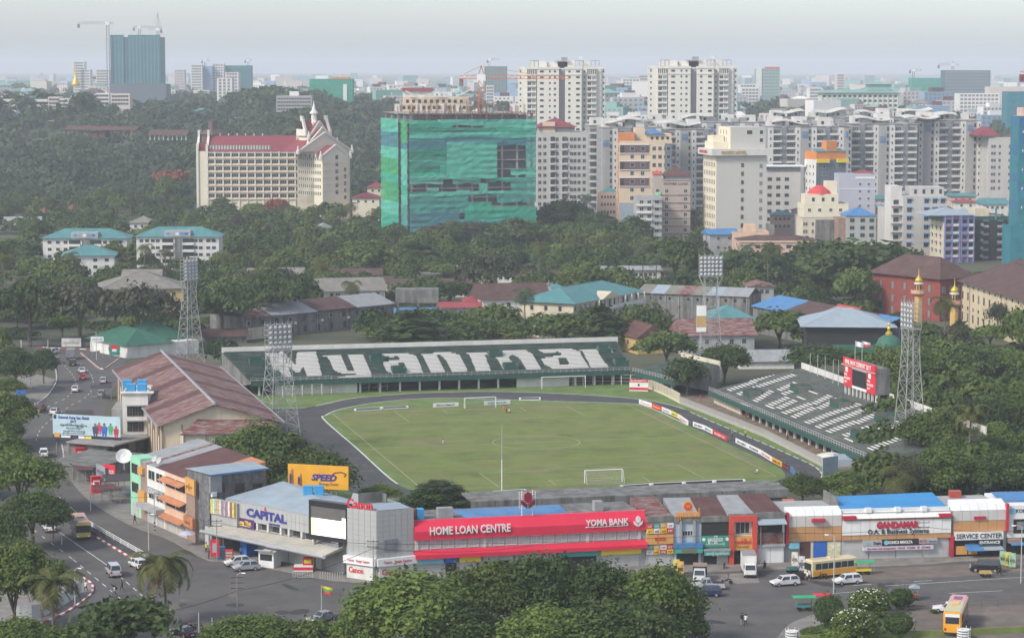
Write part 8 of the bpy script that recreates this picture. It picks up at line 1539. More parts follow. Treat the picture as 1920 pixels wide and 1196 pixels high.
# ---- woods
def wood(name,boxes,n,seed,hts=(9,16),wd=(11,19),mat=None):
    """a far-off wood read as one mass: crowns of leaf-sprays over trunks, one object"""
    gg=np.random.default_rng(seed);co=[];tone=[]
    for (x0,x1,d0,d1,n_) in boxes:
        for _ in range(n_):
            D=d0+(d1-d0)*gg.random()**.8;px=gg.uniform(x0,x1);p=base(px,D);m=False
            for mi,l,d in FOOT:
                q=mi @ p
                if -3 < q.x < l+3 and -14 < q.y < d+3:m=True;break
            if m:continue
            h=gg.uniform(*hts);w_=gg.uniform(*wd);nl=420 if D < 1000 else 300 if D < 1430 else 150 if D < 1900 else (90 if D < 2800 else 45);s_=w_*(.05 if D < 1000 else .06 if D < 1430 else .085 if D < 1900 else .115)
            d=gg.normal(size=(nl,3));d /= np.linalg.norm(d,axis=1)[:,None];d[:,2]=np.abs(d[:,2])*1.0-.25
            lob=1+.22*np.sin(d[:,0]*5+_)*np.cos(d[:,1]*4+_*2)
            c=np.array(p)+np.array([0,0,h*.5])+d*lob[:,None]*gg.uniform(.75,1.05,nl)[:,None]*np.array([w_/2,w_/2,h*.5])
            nr=d+gg.normal(size=(nl,3))*.45+np.array([0,0,.3]);nr /= np.linalg.norm(nr,axis=1)[:,None];u=np.cross(nr,gg.normal(size=(nl,3)));u /= np.linalg.norm(u,axis=1)[:,None];v=np.cross(nr,u);ss=s_*gg.uniform(.7,1.5,nl)[:,None]
            co.append(np.stack([c-u*ss,c+v*ss*.7,c+u*ss,c-v*ss*.7],1).reshape(-1,3));base_t=gg.random()
            tone.append(np.clip(base_t*.8+gg.random(nl)*.3-.05,0,1))
    co=np.concatenate(co);tn=np.concatenate(tone);n=len(tn);me=bpy.data.meshes.new(name);me.vertices.add(4*n);me.vertices.foreach_set('co',co.astype(np.float32).ravel());me.loops.add(4*n);me.polygons.add(n);me.loops.foreach_set('vertex_index',np.arange(4*n,dtype=np.int32));me.polygons.foreach_set('loop_start',np.arange(0,4*n,4,dtype=np.int32));me.materials.append(mat or LG['blue']);me.update(calc_edges=True)
    t=me.attributes.new('tone','FLOAT','FACE');t.data.foreach_set('value',tn.astype(np.float32));return stuff(link(name,me))
wood('far_wood',[(-40,730,1380,1700,380),(-40,730,1700,2100,330),(-40,740,2100,2900,380),(-40,700,2900,4200,160),(690,1240,1550,2400,260),(1370,1560,1700,2600,130),(1640,1930,1560,2300,170),(1130,1225,1650,2300,60),(700,1930,2300,5200,380)],0,5)
wood('village_greenery',[(-40,720,1060,1420,230),(-40,700,900,1060,60),(430,1320,760,1100,210),(700,1420,1060,1220,80),(-40,560,700,890,60),(1300,1730,760,900,70),(1650,1960,430,640,60),(700,1300,665,720,40)],0,15,(6,12),(8,14),LG['mid'])
wood('undergrowth',[(-40,720,900,1420,240),(430,1420,740,1200,330),(-40,560,690,900,120),(1300,1960,660,920,130),(1650,1960,420,660,90)],0,16,(2.5,5),(5,11),LG['dark'])
wood('dark_wood',[(-40,180,1900,2100,16),(440,600,1950,2250,34),(540,590,1700,1850,8),(1660,1780,1560,1700,34),(380,480,1500,1640,18),(1380,1530,1650,1750,16)],0,8,(16,26),(18,30),LG['dark'])
mixk=['broad_mid','broad_dark','broad_dark','round','broad_mid','feathery','layer','broad_light']
scatter([(-30,300),(360,330),(700,375),(720,420),(-30,420)],40,mixk,(11,19),(9,15),'in the wood by the red roofed hotel','trees of the wood at the left',3,40,.07)
scatter([(-30,420),(720,415),(720,455),(520,520),(-30,520)],28,mixk,(8,15),(7,13),'among the village roofs at the left','trees of the village at the left',4,34,.16)
scatter([(420,455),(1300,430),(1300,520),(440,560)],36,mixk,(7,14),(6,12),'among the village rows behind the stadium','trees of the village behind the stadium',6,30,.14)
scatter([(700,420),(1420,430),(1420,460),(700,470)],18,['broad_dark','feathery','broad_mid','rain'],(10,17),(8,13),'at the foot of the hotels','trees at the foot of the hotels',7,34,.06)
scatter([(-30,520),(560,520),(620,590),(440,640),(380,640),(240,640),(-30,640)],18,['rain','broad_dark','broad_mid'],(10,16),(8,12),'in the dark row beyond the street at the left','trees of the dark row beyond the street',8,30,.05)
scatter([(1300,500),(1720,500),(1720,570),(1300,560)],12,['broad_dark','broad_mid','round'],(8,14),(7,12),'between the warehouses and the pink building','trees between warehouses and pink building',9,30,.05)
scatter([(700,600),(1300,600),(1290,690),(1180,660),(700,690)],10,['broad_mid','broad_dark'],(6,10),(5,8),'in the gap behind the lettered stand','trees behind the lettered stand',10,26,.0)
scatter([(1680,640),(1960,640),(1960,940),(1780,940),(1720,860),(1720,760),(1640,720)],24,['broad_mid','broad_dark','broad_mid','layer','broad_light'],(8,14),(7,11),'in the grove right of the right grandstand','trees of the grove right of the grandstand',12,26,.05)
scatter([(-60,560),(30,640),(60,760),(20,900),(-10,1000),(-80,1000)],7,['broad_mid','broad_dark'],(7,11),(6,9),'at the left edge inside the road bend','trees inside the road bend',13,26,.05)
# ---------------------------------------------------------------- garden island and dirt lot at the bottom right
mLot=M('lot_earth',(.17,.14,.12),.95,.25,.3,dirt=.5,dcol=(.1,.095,.09),stretch=(.3,.3,.3))
struct(sheet('dirt_lot',FG([(1650,1165),(1720,1143),(1980,1127),(2060,1230),(1640,1230)]),.028,mLot))
struct(sheet('roadside_strip',FG([(1480,1078),(1640,1066),(1850,1056),(2010,1048),(2010,1062),(1840,1078),(1600,1090),(1520,1090)]),.024,mLot));struct(sheet('concrete_apron',FG([(1310,1078),(1420,1073),(1424,1092),(1345,1096)]),.024,mPave))
q=MB();isl=[tuple(p.xy) for p in curve_pts(FG([(1440,1225),(1470,1180),(1500,1162),(1545,1150),(1630,1146),(1700,1150),(1716,1168),(1700,1225)]),3)];q.prism(isl,0,.16);struct(q.build('garden_island',mPave))
struct(sheet('lawn',FG([(1500,1225),(1530,1175),(1570,1163),(1650,1156),(1690,1160),(1690,1225)]),.2,M('lawn_green',(.06,.11,.03),.95,.3,.6)))
picket(FG([(1698,1146),(1780,1142),(1870,1136),(1990,1129)]),1.0,2.5,'low brown rail fence between the road and the dirt lot',M('rail_brown',(.2,.12,.1),.8,.2),rails=(.5,1.0))
a,b=G(1500,1203),G(2000,1183);s=Bld('long moss green garden wall along the bottom right edge',a,b,.35,cat='wall',name='wall',foot=False);n=18
for k in range(n):s.box('wall_section',M('moss_green',(.16,.2,.06),.85,.2,.6),k*s.L/n+.01,0,0,(k+1)*s.L/n-.01,.3,.9)
# ---------------------------------------------------------------- vehicles (built heading along +x)
mTyre=M('tyre',(.02,.02,.02),.9,0);mRim=M('rim',(.4,.4,.4),.4,0,metal=.5);mCarG=M('car_glass',(.03,.04,.05),.12,0,spec=.7);mHead=M('headlamp',(.7,.7,.68),.2,0);mTail=M('tail_lamp',(.4,.02,.02),.3,0);mPlate=M('plate',(.6,.6,.58),.6,0);mTrim=M('dark_trim',(.03,.03,.03),.7,0)
def paint(n,c):return M('paint_'+n,c,.3,0,coat=.5,spec=.5)
PN={'white':paint('white',(.72,.72,.71)),'silver':paint('silver',(.42,.43,.45)),'grey':paint('grey',(.22,.23,.25)),'black':paint('black',(.015,.015,.017)),'red':paint('red',(.5,.02,.02)),'maroon':paint('maroon',(.13,.02,.03)),'navy':paint('navy',(.025,.035,.1)),'orange':paint('orange',(.75,.34,.03)),'cream':paint('cream',(.62,.54,.33)),'yellow':paint('yellow',(.5,.42,.1)),'pink':paint('pink',(.62,.16,.2))}
WM={}
def wheels(t,L_,W_,r,xs):
    if r not in WM:
        q=MB();q.lathe([(r*.6,-.11),(r*.95,-.11),(r,-.06),(r,.06),(r*.95,.11),(r*.6,.11)],12);q2=MB();q2.lathe([(r*.62,-.118),(r*.3,-.125),(r*.3,.125),(r*.62,.118)],10);WM[r]=(q.mesh('tyre',mTyre),q2.mesh('rim',mRim))
    for x in xs:
        for y in (-1,1):
            o=link('wheel',WM[r][0],t,(x,y*(W_/2-.1),r));o.rotation_euler=(R(90),0,0);link('rim',WM[r][1],o)
def car(L_,W_,zb,zr,hood,ws,rf,rb,r=.31,pick=0.0):
    """zb belt height, zr roof; hood x, windscreen top x, roof rear x, rear glass foot x (fractions from the front)"""
    t=bpy.data.objects.new('car',None);COL.objects.link(t);X=lambda f:L_/2-f*L_;w2=W_/2;q=MB()
    P_=[(X(0),.32),(X(0)+.02,.55),(X(.02),zb-.22),(X(hood),zb-.02),(X(rb),zb),(X(.985),zb-.05),(X(1),zb-.3),(X(1),.34)];n=len(P_)
    q.v=[(x,-w2*(.93 if i in (0,7,2,5) else 1)*(.97),z) for i,(x,z) in enumerate(P_)]+[(x,w2*(.93 if i in (0,7,2,5) else 1)*.97,z) for i,(x,z) in enumerate(P_)]
    q.f=[tuple(range(n))[::-1],tuple(range(n,2*n))]+[(i,(i+1) % n,n+(i+1) % n,n+i) for i in range(n)];q.m=[0]*len(q.f)
    g0,g1,g2,g3=X(hood),X(ws),X(rf),X(rb);wi,wo=w2*.76,w2*.93
    B=[(g0,-wo,zb-.02),(g0,wo,zb-.02),(g3,wo,zb),(g3,-wo,zb)];T=[(g1,-wi,zr-.03),(g1,wi,zr-.03),(g2,wi,zr),(g2,-wi,zr)]
    q.add(B+T,[(4,5,6,7),(0,1,5,4),(2,3,7,6),(1,2,6,5),(3,0,4,7)]);o=q.build('body',PN['white'],t);o.data.materials[0]=PN['white']
    def pane(a,b,c,d,off,nm):
        f=lambda p,i:Vector(p);pts=[Vector(p) for p in (a,b,c,d)];ce=sum(pts,Vector())/4;nrm=(pts[1]-pts[0]).cross(pts[2]-pts[0]).normalized();pts=[ce+(p-ce)*.86+nrm*.012 for p in pts];q=MB();q.quad(*pts);return q.build(nm,mCarG,t)
    pane(B[0],B[1],T[1],T[0],1,'windscreen');pane(B[2],B[3],T[3],T[2],1,'rear_window')
    for sd in (0,1):
        b0,b1,t0,t1=[Vector(p) for p in ((B[3],B[0],T[3],T[0]) if sd else (B[1],B[2],T[1],T[2]))]
        for k in range(2):pane(b0.lerp(b1,k/2),b0.lerp(b1,(k+1)/2),t0.lerp(t1,(k+1)/2),t0.lerp(t1,k/2),1,'side_window')
    for y in (-1,1):
        q=MB();q.box(X(.01)-.02,y*w2*.85-.18,zb-.42,X(0)+.035,y*w2*.85+.06*y+.1,zb-.24);q.build('headlight',mHead,t);q=MB();q.box(X(1)-.03,y*w2*.8-.14,zb-.4,X(.985),y*w2*.8+.12,zb-.08);q.build('taillight',mTail,t);q=MB();q.box(X(hood+.1),y*w2,zb-.03,X(hood+.07),y*(w2+.16),zb+.13);q.build('mirror',mTrim,t)
    q=MB();q.box(X(0)+.03,-w2*.8,.26,X(0)-.05,w2*.8,.46);q.box(X(1)-.04,-w2*.8,.26,X(1)+.05,w2*.8,.44);q.build('bumper',mTrim,t);q=MB();q.box(X(1)-.06,-.26,.5,X(1)-.035,.26,.66);q.build('number_plate',mPlate,t)
    wheels(t,L_,W_,r,(X(.18),X(.8)))
    if pick:q=MB();q.box(X(1-pick),-w2*.8,zb-.5,X(.97),w2*.8,zb+.01);q.build('load_bed',mTrim,t)
    return t
CARS={'sedan':car(4.5,1.75,.95,1.45,.3,.42,.72,.86),'wagon':car(4.3,1.7,1.0,1.55,.26,.36,.9,.975),'suv':car(4.6,1.85,1.12,1.78,.26,.36,.92,.98,.36),'van':car(4.8,1.82,1.15,1.95,.14,.28,.93,.985,.33),'pickup':car(5.1,1.78,1.05,1.7,.28,.37,.56,.6,.36,.36),'hatch':car(4.1,1.7,1.0,1.56,.24,.38,.84,.965)}
usedc=set()
def put(kind,px,py,to,col,label,z=0.02):
    """stands at photo point (px, py), heading for photo point `to`"""
    a,b=G(px,py,z),G(*to,z);rz=math.atan2(b.y-a.y,b.x-a.x);src=CARS[kind];o=src if kind not in usedc else dup(src,a,rz)
    if kind not in usedc:usedc.add(kind);KIDS[src.name]=list(src.children)
    o.location=a;o.rotation_euler=(0,0,rz);tag(o,label,'pickup truck' if kind == 'pickup' else 'van' if kind == 'van' else 'car','cars on the streets')
    for c in o.children:
        if c.name.startswith('body'):c.material_slots[0].link='OBJECT';c.material_slots[0].material=PN[col]
    return o
for a in [('suv',136,685,(126,668),'black','black off-road car with a white roof behind the white covered light truck'),('sedan',153,699,(144,684),'white','white sedan just ahead of the red car on the road bend'),('sedan',155,711,(152,696),'red','red sedan with lit tail lamps on the road bend'),('wagon',194,718,(206,700),'silver','pale silver wagon parked near the upper end of the rusty hall'),('hatch',142,734,(156,722),'white','white hatchback alone in the middle of the road bend'),('suv',76,771,(92,762),'maroon','dark red sport wagon on the inside of the bend'),('sedan',103,776,(124,764),'white','white sedan behind the dark red sport wagon'),('suv',82,856,(82,836),'white','white sport wagon seen from behind, mid road at the left'),('sedan',117,887,(112,868),'white','white sedan parked at the kerb beside the shelters'),('hatch',190,743,(196,733),'silver','silver car under the dark carport beside the road'),('sedan',192,661,(170,662),'white','white sedan on the forecourt beside the green round sign'),('hatch',98,663,(90,664),'white','white car half hidden by the tree at the top of the road'),('suv',105,681,(98,668),'black','black car in the tree shade at the bend kerb'),
          ('van',213,1078,(190,1050),'silver','silver grey van driving away between the lanes at the lower left'),('wagon',259,1064,(235,1052),'white','white wagon at the end of the guard rail behind the silver van'),('hatch',446,1060,(420,1062),'white','white hatchback parked behind the silver one at the supermarket'),('hatch',462,1069,(436,1071),'silver','silver hatchback parked in front of the supermarket kiosk'),('sedan',64,952,(50,930),'silver','silver car under the roadside tree, farther one'),('sedan',62,975,(48,952),'white','white car under the roadside tree, nearer one'),('sedan',92,995,(76,975),'white','white car partly hidden left of the bus'),
          ('wagon',1472,1097,(1445,1099),'white','white wagon with dark bumpers before the handcarts'),('wagon',1589,1094,(1562,1096),'white','white boxy wagon in front of the cream minibus'),('van',1848,1071,(1822,1070),'black','black people carrier before the service shop'),('pickup',1327,1104,(1298,1104),'silver','silver pickup truck beside the grove'),('wagon',1326,1117,(1296,1117),'navy','dark blue wagon nearest to the grove'),('sedan',605,1164,(575,1170),'grey','grey car behind the low bushes near the flagpole'),('sedan',345,1192,(322,1184),'black','dark car at the bottom edge beside the motorbikes'),('sedan',1778,1147,(1756,1146),'white','white car half hidden behind the coach')]:put(*a)
def boxbus(px,py,to,L_,W_,H,body,label,cat,nm,band=None,nwin=6,front=None,roof=None,rear=None):
    a,b=G(px,py,.02),G(*to,.02);t=thing(nm,label,cat,a,math.atan2(b.y-a.y,b.x-a.x));q=MB();e=.18;x0,x1,y=-L_/2,L_/2,W_/2
    q.prism([(x0,-y+e),(x0+e,-y),(x1-e,-y),(x1,-y+e),(x1,y-e),(x1-e,y),(x0+e,y),(x0,y-e)],.4,H-.2);q.add([(x0+.05,-y+.1,H-.2),(x1-.05,-y+.1,H-.2),(x1-.05,y-.1,H-.2),(x0+.05,y-.1,H-.2),(x0+.3,-y+.4,H),(x1-.3,-y+.4,H),(x1-.3,y-.4,H),(x0+.3,y-.4,H)],[(4,5,6,7),(0,1,5,4),(1,2,6,5),(2,3,7,6),(3,0,4,7)]);q.build('body',body,t)
    if band:
        for s_ in (-1,1):q=MB();q.box(x0+.2,s_*y,.5,x1-.2,s_*(y+.012),H*.45);q.build('side_band',band,t)
    for s_ in (-1,1):
        for k in range(nwin):q=MB();w_=(L_-1.2)/nwin;q.box(x0+.6+k*w_+.05,s_*y,H*.5,x0+.6+(k+1)*w_-.05,s_*(y+.014),H*.82);q.build('side_window',mCarG,t)
    q=MB();q.box(x1,-y*.82,H*.45,x1+.015,y*.82,H*.82);q.build('windscreen',mCarG,t);q=MB();q.box(x0-.015,-y*.75,H*.52,x0,y*.75,H*.8);q.build('rear_window',mCarG,t)
    for s_ in (-1,1):q=MB();q.box(x1,s_*y*.7-.2,.7,x1+.03,s_*y*.7+.2,.95);q.build('headlight',mHead,t);q=MB();q.box(x0-.03,s_*y*.75-.15,.8,x0,s_*y*.75+.15,1.2);q.build('taillight',mTail,t)
    if roof:q=MB();q.box(*roof[0]);q.build('roof_panel',roof[1],t)
    q=MB();q.box(-L_*.1,-.5,H,L_*.05,.5,H+.16);q.build('roof_hatch',body,t);q=MB();q.box(x1,-y*.9,.4,x1+.06,y*.9,.62);q.box(x0-.06,-y*.9,.4,x0,y*.9,.6);q.build('bumper',mTrim,t);wheels(t,L_,W_,.48,(x1-L_*.2,x0+L_*.22));return t
t=boxbus(151,1004,(158,1016),9.5,2.5,3.1,PN['black'],'yellow fronted city bus with dark sides coming down the left road','bus','bus',None,7)
for x in (4.73,):q=MB();q.box(x,-1.2,.65,x+.04,1.2,1.4);q.box(x,-1.2,2.6,x+.04,1.2,3.0);q.build('front_panel',PN['yellow'],t)
q=MB();q.box(-4.6,-1.1,2.93,4.6,1.1,3.12);q.build('roof_panel',M('bus_roof',(.5,.32,.25),.6,.1),t)
boxbus(1557,1079,(1520,1083),8.3,2.35,2.9,PN['cream'],'cream minibus with an orange painted skirt parked before the orange panelled showroom','bus','minibus',PN['orange'],6)
t=boxbus(1792,1176,(1815,1120),11.5,2.5,3.5,PN['orange'],'orange coach with a pink front roof parked on the dirt lot','coach','coach',PN['black'],8,roof=((1.0,-1.05,3.42,5.5,1.05,3.54),PN['pink']))
q=MB();q.box(-5.6,-1.05,3.42,.98,1.05,3.53);q.build('roof_panel',PN['yellow'],t);q=MB();q.box(-5.80,-1,2.75,-5.77,1,3.2);q.build('rear_sign',PN['white'],t)
q=MB()
for k in range(3):q.box(2.4+k*.7,-.6,3.545,2.8+k*.7,.6,3.6)
q.build('roof_vent',PN['maroon'],t)
def truck(px,py,to,label,L_,H,cargo,cab=PN['white'],cz=.75):
    a,b=G(px,py,.02),G(*to,.02);t=thing('truck',label,'truck',a,math.atan2(b.y-a.y,b.x-a.x));x1=L_/2;cl=1.7;q=MB();ch=2.1*cz/.75*.98
    q.prism([(x1-cl,-.95),(x1-.1,-.95),(x1,-.8),(x1,.8),(x1-.1,.95),(x1-cl,.95)],.45,ch*.62);q.add([(x1-cl,-.95,ch*.62),(x1,-.9,ch*.62),(x1,.9,ch*.62),(x1-cl,.95,ch*.62),(x1-cl,-.85,ch),(x1-.35,-.82,ch),(x1-.35,.82,ch),(x1-cl,.85,ch)],[(4,5,6,7),(0,1,5,4),(1,2,6,5),(2,3,7,6),(3,0,4,7)]);q.build('cab',cab,t)
    q=MB();q.quad((x1+.01,-.8,ch*.63),(x1+.01,.8,ch*.63),(x1-.32,.74,ch*.97),(x1-.32,-.74,ch*.97));q.build('windscreen',mCarG,t)
    for s_ in (-1,1):q=MB();q.box(x1-1.4,s_*.9,ch*.64,x1-.5,s_*.955,ch*.93);q.build('side_window',mCarG,t);q=MB();q.box(x1-.02,s_*.65-.15,.7,x1+.03,s_*.65+.15,.92);q.build('headlight',mHead,t)
    q=MB();q.box(-L_/2,-1.05,cz,x1-cl-.12,1.05,H);q.build('cargo_box',cargo,t);q=MB();q.box(-L_/2,-1.08,H,x1-cl-.1,1.08,H+.05);q.build('box_roof',mGreyS if cargo != mTrim else mBrownP,t);q=MB();q.box(-L_/2+.1,-.4,.45,x1-.2,.4,cz);q.box(x1-.05,-.9,.35,x1+.05,.9,.58);q.build('chassis',mTrim,t);wheels(t,L_,1.9,.38,(x1-.8,-L_/2+1.0))
truck(1404,1076,(1411,1094),'white box truck parked nose out before the red framed shop',6.4,3.2,mWhiteW);truck(1312,1088,(1310,1102),'small white truck with a brown covered bed between the shops and the silver pickup',4.6,2.3,mTrim);truck(133,673,(141,656),'white covered light truck at the top of the left road',6.0,2.9,mGlassG)
# ---------------------------------------------------------------- people
SK=M('skin',(.22,.12,.075),.6,.1);mHair=M('hair_black',(.012,.011,.01),.6,0)
POSES={'stand':{'f':(.02,.02),'sw':(.0,.0),'k':0},'walk':{'f':(.3,-.28),'sw':(-.22,.25),'k':1},'sit':None}
def body_mesh(pose):
    J=[];E_=[]
    def v(p,r,par=None):J.append((p,r));(E_.append((par,len(J)-1)) if par is not None else None);return len(J)-1
    sit=pose == 'sit';hz=.5 if sit else .93;st={'stand':(.03,-.02),'walk':(.3,-.3),'sit':(.42,.42)}[pose];sw={'stand':(.03,.05),'walk':(-.24,.24),'sit':(.25,.25)}[pose]
    pv=v((0,0,hz),.15);ch=v((.02,0,hz+.28),.14,pv);sh=v((.03,0,hz+.47),.12,ch);nk=v((.03,0,hz+.56),.055,sh);hd=v((.05,0,hz+.67),.095,nk);v((.045,0,hz+.77),.07,hd);v((.15,0,hz+.655),.02,hd)
    for i,s_ in enumerate((-1,1)):
        a=v((.02,s_*.19,hz+.45),.06,sh);e=v((.02+sw[i]*.45,s_*.25,hz+.18),.042,a);h=v((.08+sw[i],s_*.24,hz-.06),.032,e);v((.12+sw[i],s_*.235,hz-.15),.036,h)
        for k in range(2):v((.13+sw[i]+.02*k,s_*(.225-.03*k),hz-.22+.02*k),.012,len(J)-1-k)
        th=v((.0,s_*.1,hz-.08),.1,pv);kn=v((st[i]*(1 if sit else .6)+.05,s_*.1,.52 if sit else .5),.065,th);an=v((st[i]+(.02 if sit else (-.12 if st[i] < -.1 else 0)),s_*.1,.09),.042,kn);v((st[i]+.14,s_*.11,.04),.035,an)
    me=bpy.data.meshes.new('person');me.from_pydata([p for p,r in J],E_,[]);o=bpy.data.objects.new('person',me);COL.objects.link(o);m=o.modifiers.new('s','SKIN');m.use_smooth_shade=True
    for d,(p,r) in zip(me.skin_vertices[0].data,J):d.radius=(r,r)
    me.skin_vertices[0].data[0].use_root=True;sb=o.modifiers.new('d','SUBSURF');sb.levels=1;sb.render_levels=1
    dg=bpy.context.evaluated_depsgraph_get();dg.update();m2=bpy.data.meshes.new_from_object(o.evaluated_get(dg));bpy.data.objects.remove(o)
    for mt in (SK,mWhiteW,mTrim):m2.materials.append(mt)
    for p in m2.polygons:c=p.center;p.material_index=0 if c.z > hz+.53 or (abs(c.y) > .2 and c.z < hz+.3) or c.z < .12 else (1 if c.z > hz-.02 else 2)
    return m2,hz
BODY={};SH={'white':(.7,.7,.7),'black':(.02,.02,.02),'blue':(.1,.17,.35),'red':(.45,.04,.04),'grey':(.25,.25,.25),'yellow':(.6,.5,.05),'pink':(.5,.25,.28),'navy':(.03,.03,.07),'orange':(.55,.18,.05)}
HAIR=MB().lathe([(.085,-.07),(.105,.0),(.1,.06),(.06,.115),(.01,.125)],8).mesh('hair',mHair)
def person(px,py,pose,top,low,deg,label,z=0.03,bag=False):
    if pose not in BODY:BODY[pose]=body_mesh(pose)
    me,hz=BODY[pose];o=link('person',me,None,G(px,py,z),R(deg));tag(o,label,'person')
    for i,c in ((1,top),(2,low)):o.material_slots[i].link='OBJECT';o.material_slots[i].material=M('cloth_'+c,SH[c],.9,0)
    link('hair',HAIR,o,(.03,0,hz+.71))
    if bag:q=MB();q.box(-.32,-.16,hz+.1,-.13,.16,hz+.48);q.build('backpack',M('cloth_black',SH['black'],.9,0),o)
for a in [(215,1118,'walk','white','navy',200,'person in a white shirt and dark longyi with a black backpack crossing the road',.03,True),(229,1108,'walk','black','navy',190,'person all in black walking on the road right of the backpack walker'),(161,1109,'walk','white','navy',240,'person in a white shirt and dark longyi on the corner pavement'),(79,1165,'stand','pink','grey',60,'person in a faded pink top beside the white hoarding',.16),(253,982,'walk','black','black',250,'person all in black walking on the pavement before the mint shop',.16),(137,852,'stand','black','navy',120,'person in black beside the red kiosks, left one',.16),(143,852,'stand','navy','black',60,'person in navy beside the red kiosks, right one',.16),
          (387,1036,'stand','yellow','black',240,'person in a yellow top at the supermarket corner',.16),(392,1048,'stand','black','navy',200,'person in black before the red telephone stand',.16),(411,1040,'walk','red','navy',100,'person in red under the supermarket canopy',.16),(452,1043,'stand','blue','navy',250,'person in blue under the supermarket canopy',.16),(1391,1171,'walk','black','grey',80,'person in dark clothes crossing the road at the bottom right, left of a pair'),(1398,1173,'walk','white','black',70,'person in a white shirt crossing the road at the bottom right, right of a pair'),(1514,1090,'stand','white','navy',210,'person in a white shirt between the white wagon and the minibus, left one'),(1521,1091,'stand','blue','navy',190,'person in a blue shirt between the white wagon and the minibus, right one'),
          (1434,1066,'sit','black','navy',250,'person in dark clothes sitting on the kerb beside the box truck',.02),(1874,1080,'walk','black','black',180,'person in black pushing the handcart'),(1857,1070,'walk','white','navy',200,'person in a white shirt beside the black people carrier'),(831,838,'walk','white','grey',150,'person in a white shirt walking on the left half of the pitch'),(945,773,'stand','orange','orange',250,'player in orange before the far goal, left of a group'),(950,774,'stand','red','black',200,'player in red before the far goal, middle of a group'),(955,775,'sit','white','black',220,'player in white sitting before the far goal, right of a group',-.25),
          (1420,889,'sit','white','black',200,'player in white sitting on the near right part of the pitch',-.25),(1373,821,'walk','grey','black',100,'person in grey walking on the running track, left of a pair'),(1398,820,'walk','yellow','black',90,'person in a yellow shirt on the running track, right of a pair'),(1477,826,'stand','black','navy',200,'person in black in the dirt yard under the right grandstand'),(1314,753,'stand','red','red',200,'person in red at the far end of the dirt yard'),(1400,785,'stand','red','navy',90,'person in red among the bins under the right grandstand'),(930,723,'stand','white','white',270,'person in white behind the long fence, left one'),(937,723,'stand','white','white',270,'person in white behind the long fence, right one')]:person(*a)
# ---------------------------------------------------------------- two wheelers, carts and street furniture
def bike(px,py,deg,c,label,rider=None):
    t=thing('motorbike',label,'motorbike',G(px,py,.03),R(deg))
    for x in (-.6,.6):q=MB();q.lathe([(.2,-.05),(.3,-.05),(.3,.05),(.2,.05)],12);o=q.build('wheel',mTyre,t,(x,0,.3));o.rotation_euler=(R(90),0,0)
    q=MB();q.tube((-.6,0,.3),(-.1,0,.55),.05);q.tube((-.1,0,.5),(.35,0,.5),.1,.07);q.tube((.6,0,.3),(.42,0,.95),.04);q.build('frame',mTrim,t);q=MB();q.add([(.3,-.12,.4),(.3,.12,.4),(.45,.2,.85),(.45,-.2,.85),(.5,0,.5)],[(0,1,2,3),(1,4,2),(0,3,4),(3,2,4)]);q.build('fairing',PN[c],t);q=MB();q.box(-.65,-.12,.68,.15,.12,.8);q.build('seat',mTrim,t);q=MB();q.tube((.4,-.33,1.0),(.4,.33,1.0),.025);q.build('handlebar',mTrim,t)
    if rider:p=t.location;person(0,0,'sit',rider,'navy',deg,'person in %s riding the %s' % (rider,label));o=bpy.data.objects[[k for k in bpy.data.objects.keys() if k.startswith('person')][-1]];o.location=p+Vector((-.2*math.cos(R(deg)),-.2*math.sin(R(deg)),.27));o['label']='person in %s riding the motorbike near the box truck' % rider
bike(1363,1094,160,'silver','silver motorbike on the road before the box truck','grey');bike(1358,1066,80,'black','dark motorbike on the pavement before the green shop');bike(184,921,60,'white','white motorbike beside the red kiosk with the white sign');bike(350,1178,20,'red','red motorbike behind the bushes at the bottom, left one');bike(372,1180,340,'black','black motorbike behind the bushes at the bottom, right one');bike(1543,1085,200,'maroon','dark red motorbike parked between the minibus and the boxy wagon')
def cart(px,py,deg,label,top,body,h=2.0,L_=1.8):
    t=thing('handcart',label,'cart',G(px,py,.03),R(deg));q=MB();q.box(-L_/2,-.5,.55,L_/2,.5,.62);q.box(-L_/2,-.5,.62,L_/2,-.45,.95);q.box(-L_/2,.45,.62,L_/2,.5,.95);q.box(-L_/2,-.45,.62,-L_/2+.05,.45,.95);q.build('tray',body,t)
    for x in (-L_*.28,L_*.28):
        for y in (-.55,.55):q=MB();q.lathe([(.05,-.03),(.3,-.03),(.3,.03),(.05,.03)],10);o=q.build('wheel',mTyre,t,(x,y,.3));o.rotation_euler=(R(90),0,0)
    q=MB();q.tube((L_/2,-.4,.8),(L_/2+.6,-.4,1.0),.03);q.tube((L_/2,.4,.8),(L_/2+.6,.4,1.0),.03);q.tube((L_/2+.6,-.4,1),(L_/2+.6,.4,1),.03);q.build('push_handle',mSteel,t)
    if top:
        q=MB();q.add([(-L_*.7,-.8,h),(L_*.7,-.8,h),(L_*.7,.8,h),(-L_*.7,.8,h),(-L_*.7,0,h+.25),(L_*.7,0,h+.25)],[(0,1,5,4),(2,3,4,5),(0,4,3),(1,2,5),(3,2,1,0)]);q.build('canopy',top,t)
        for x in (-L_/2,L_/2-.06):
            for y in (-.5,.44):q=MB();q.box(x,y,.9,x+.06,y+.06,h);q.build('post',mSteel,t)
    q=MB()
    for k in range(6):q.lathe([(.02,0),(.14,.05),(.15,.14),(.05,.2)],6,c=(-L_*.35+k*L_*.13,.2*(-1)**k,.63))
    stuff(q.build('goods',mOch,t))
mCGr=M('cart_green',(.03,.35,.15),.6,.1)
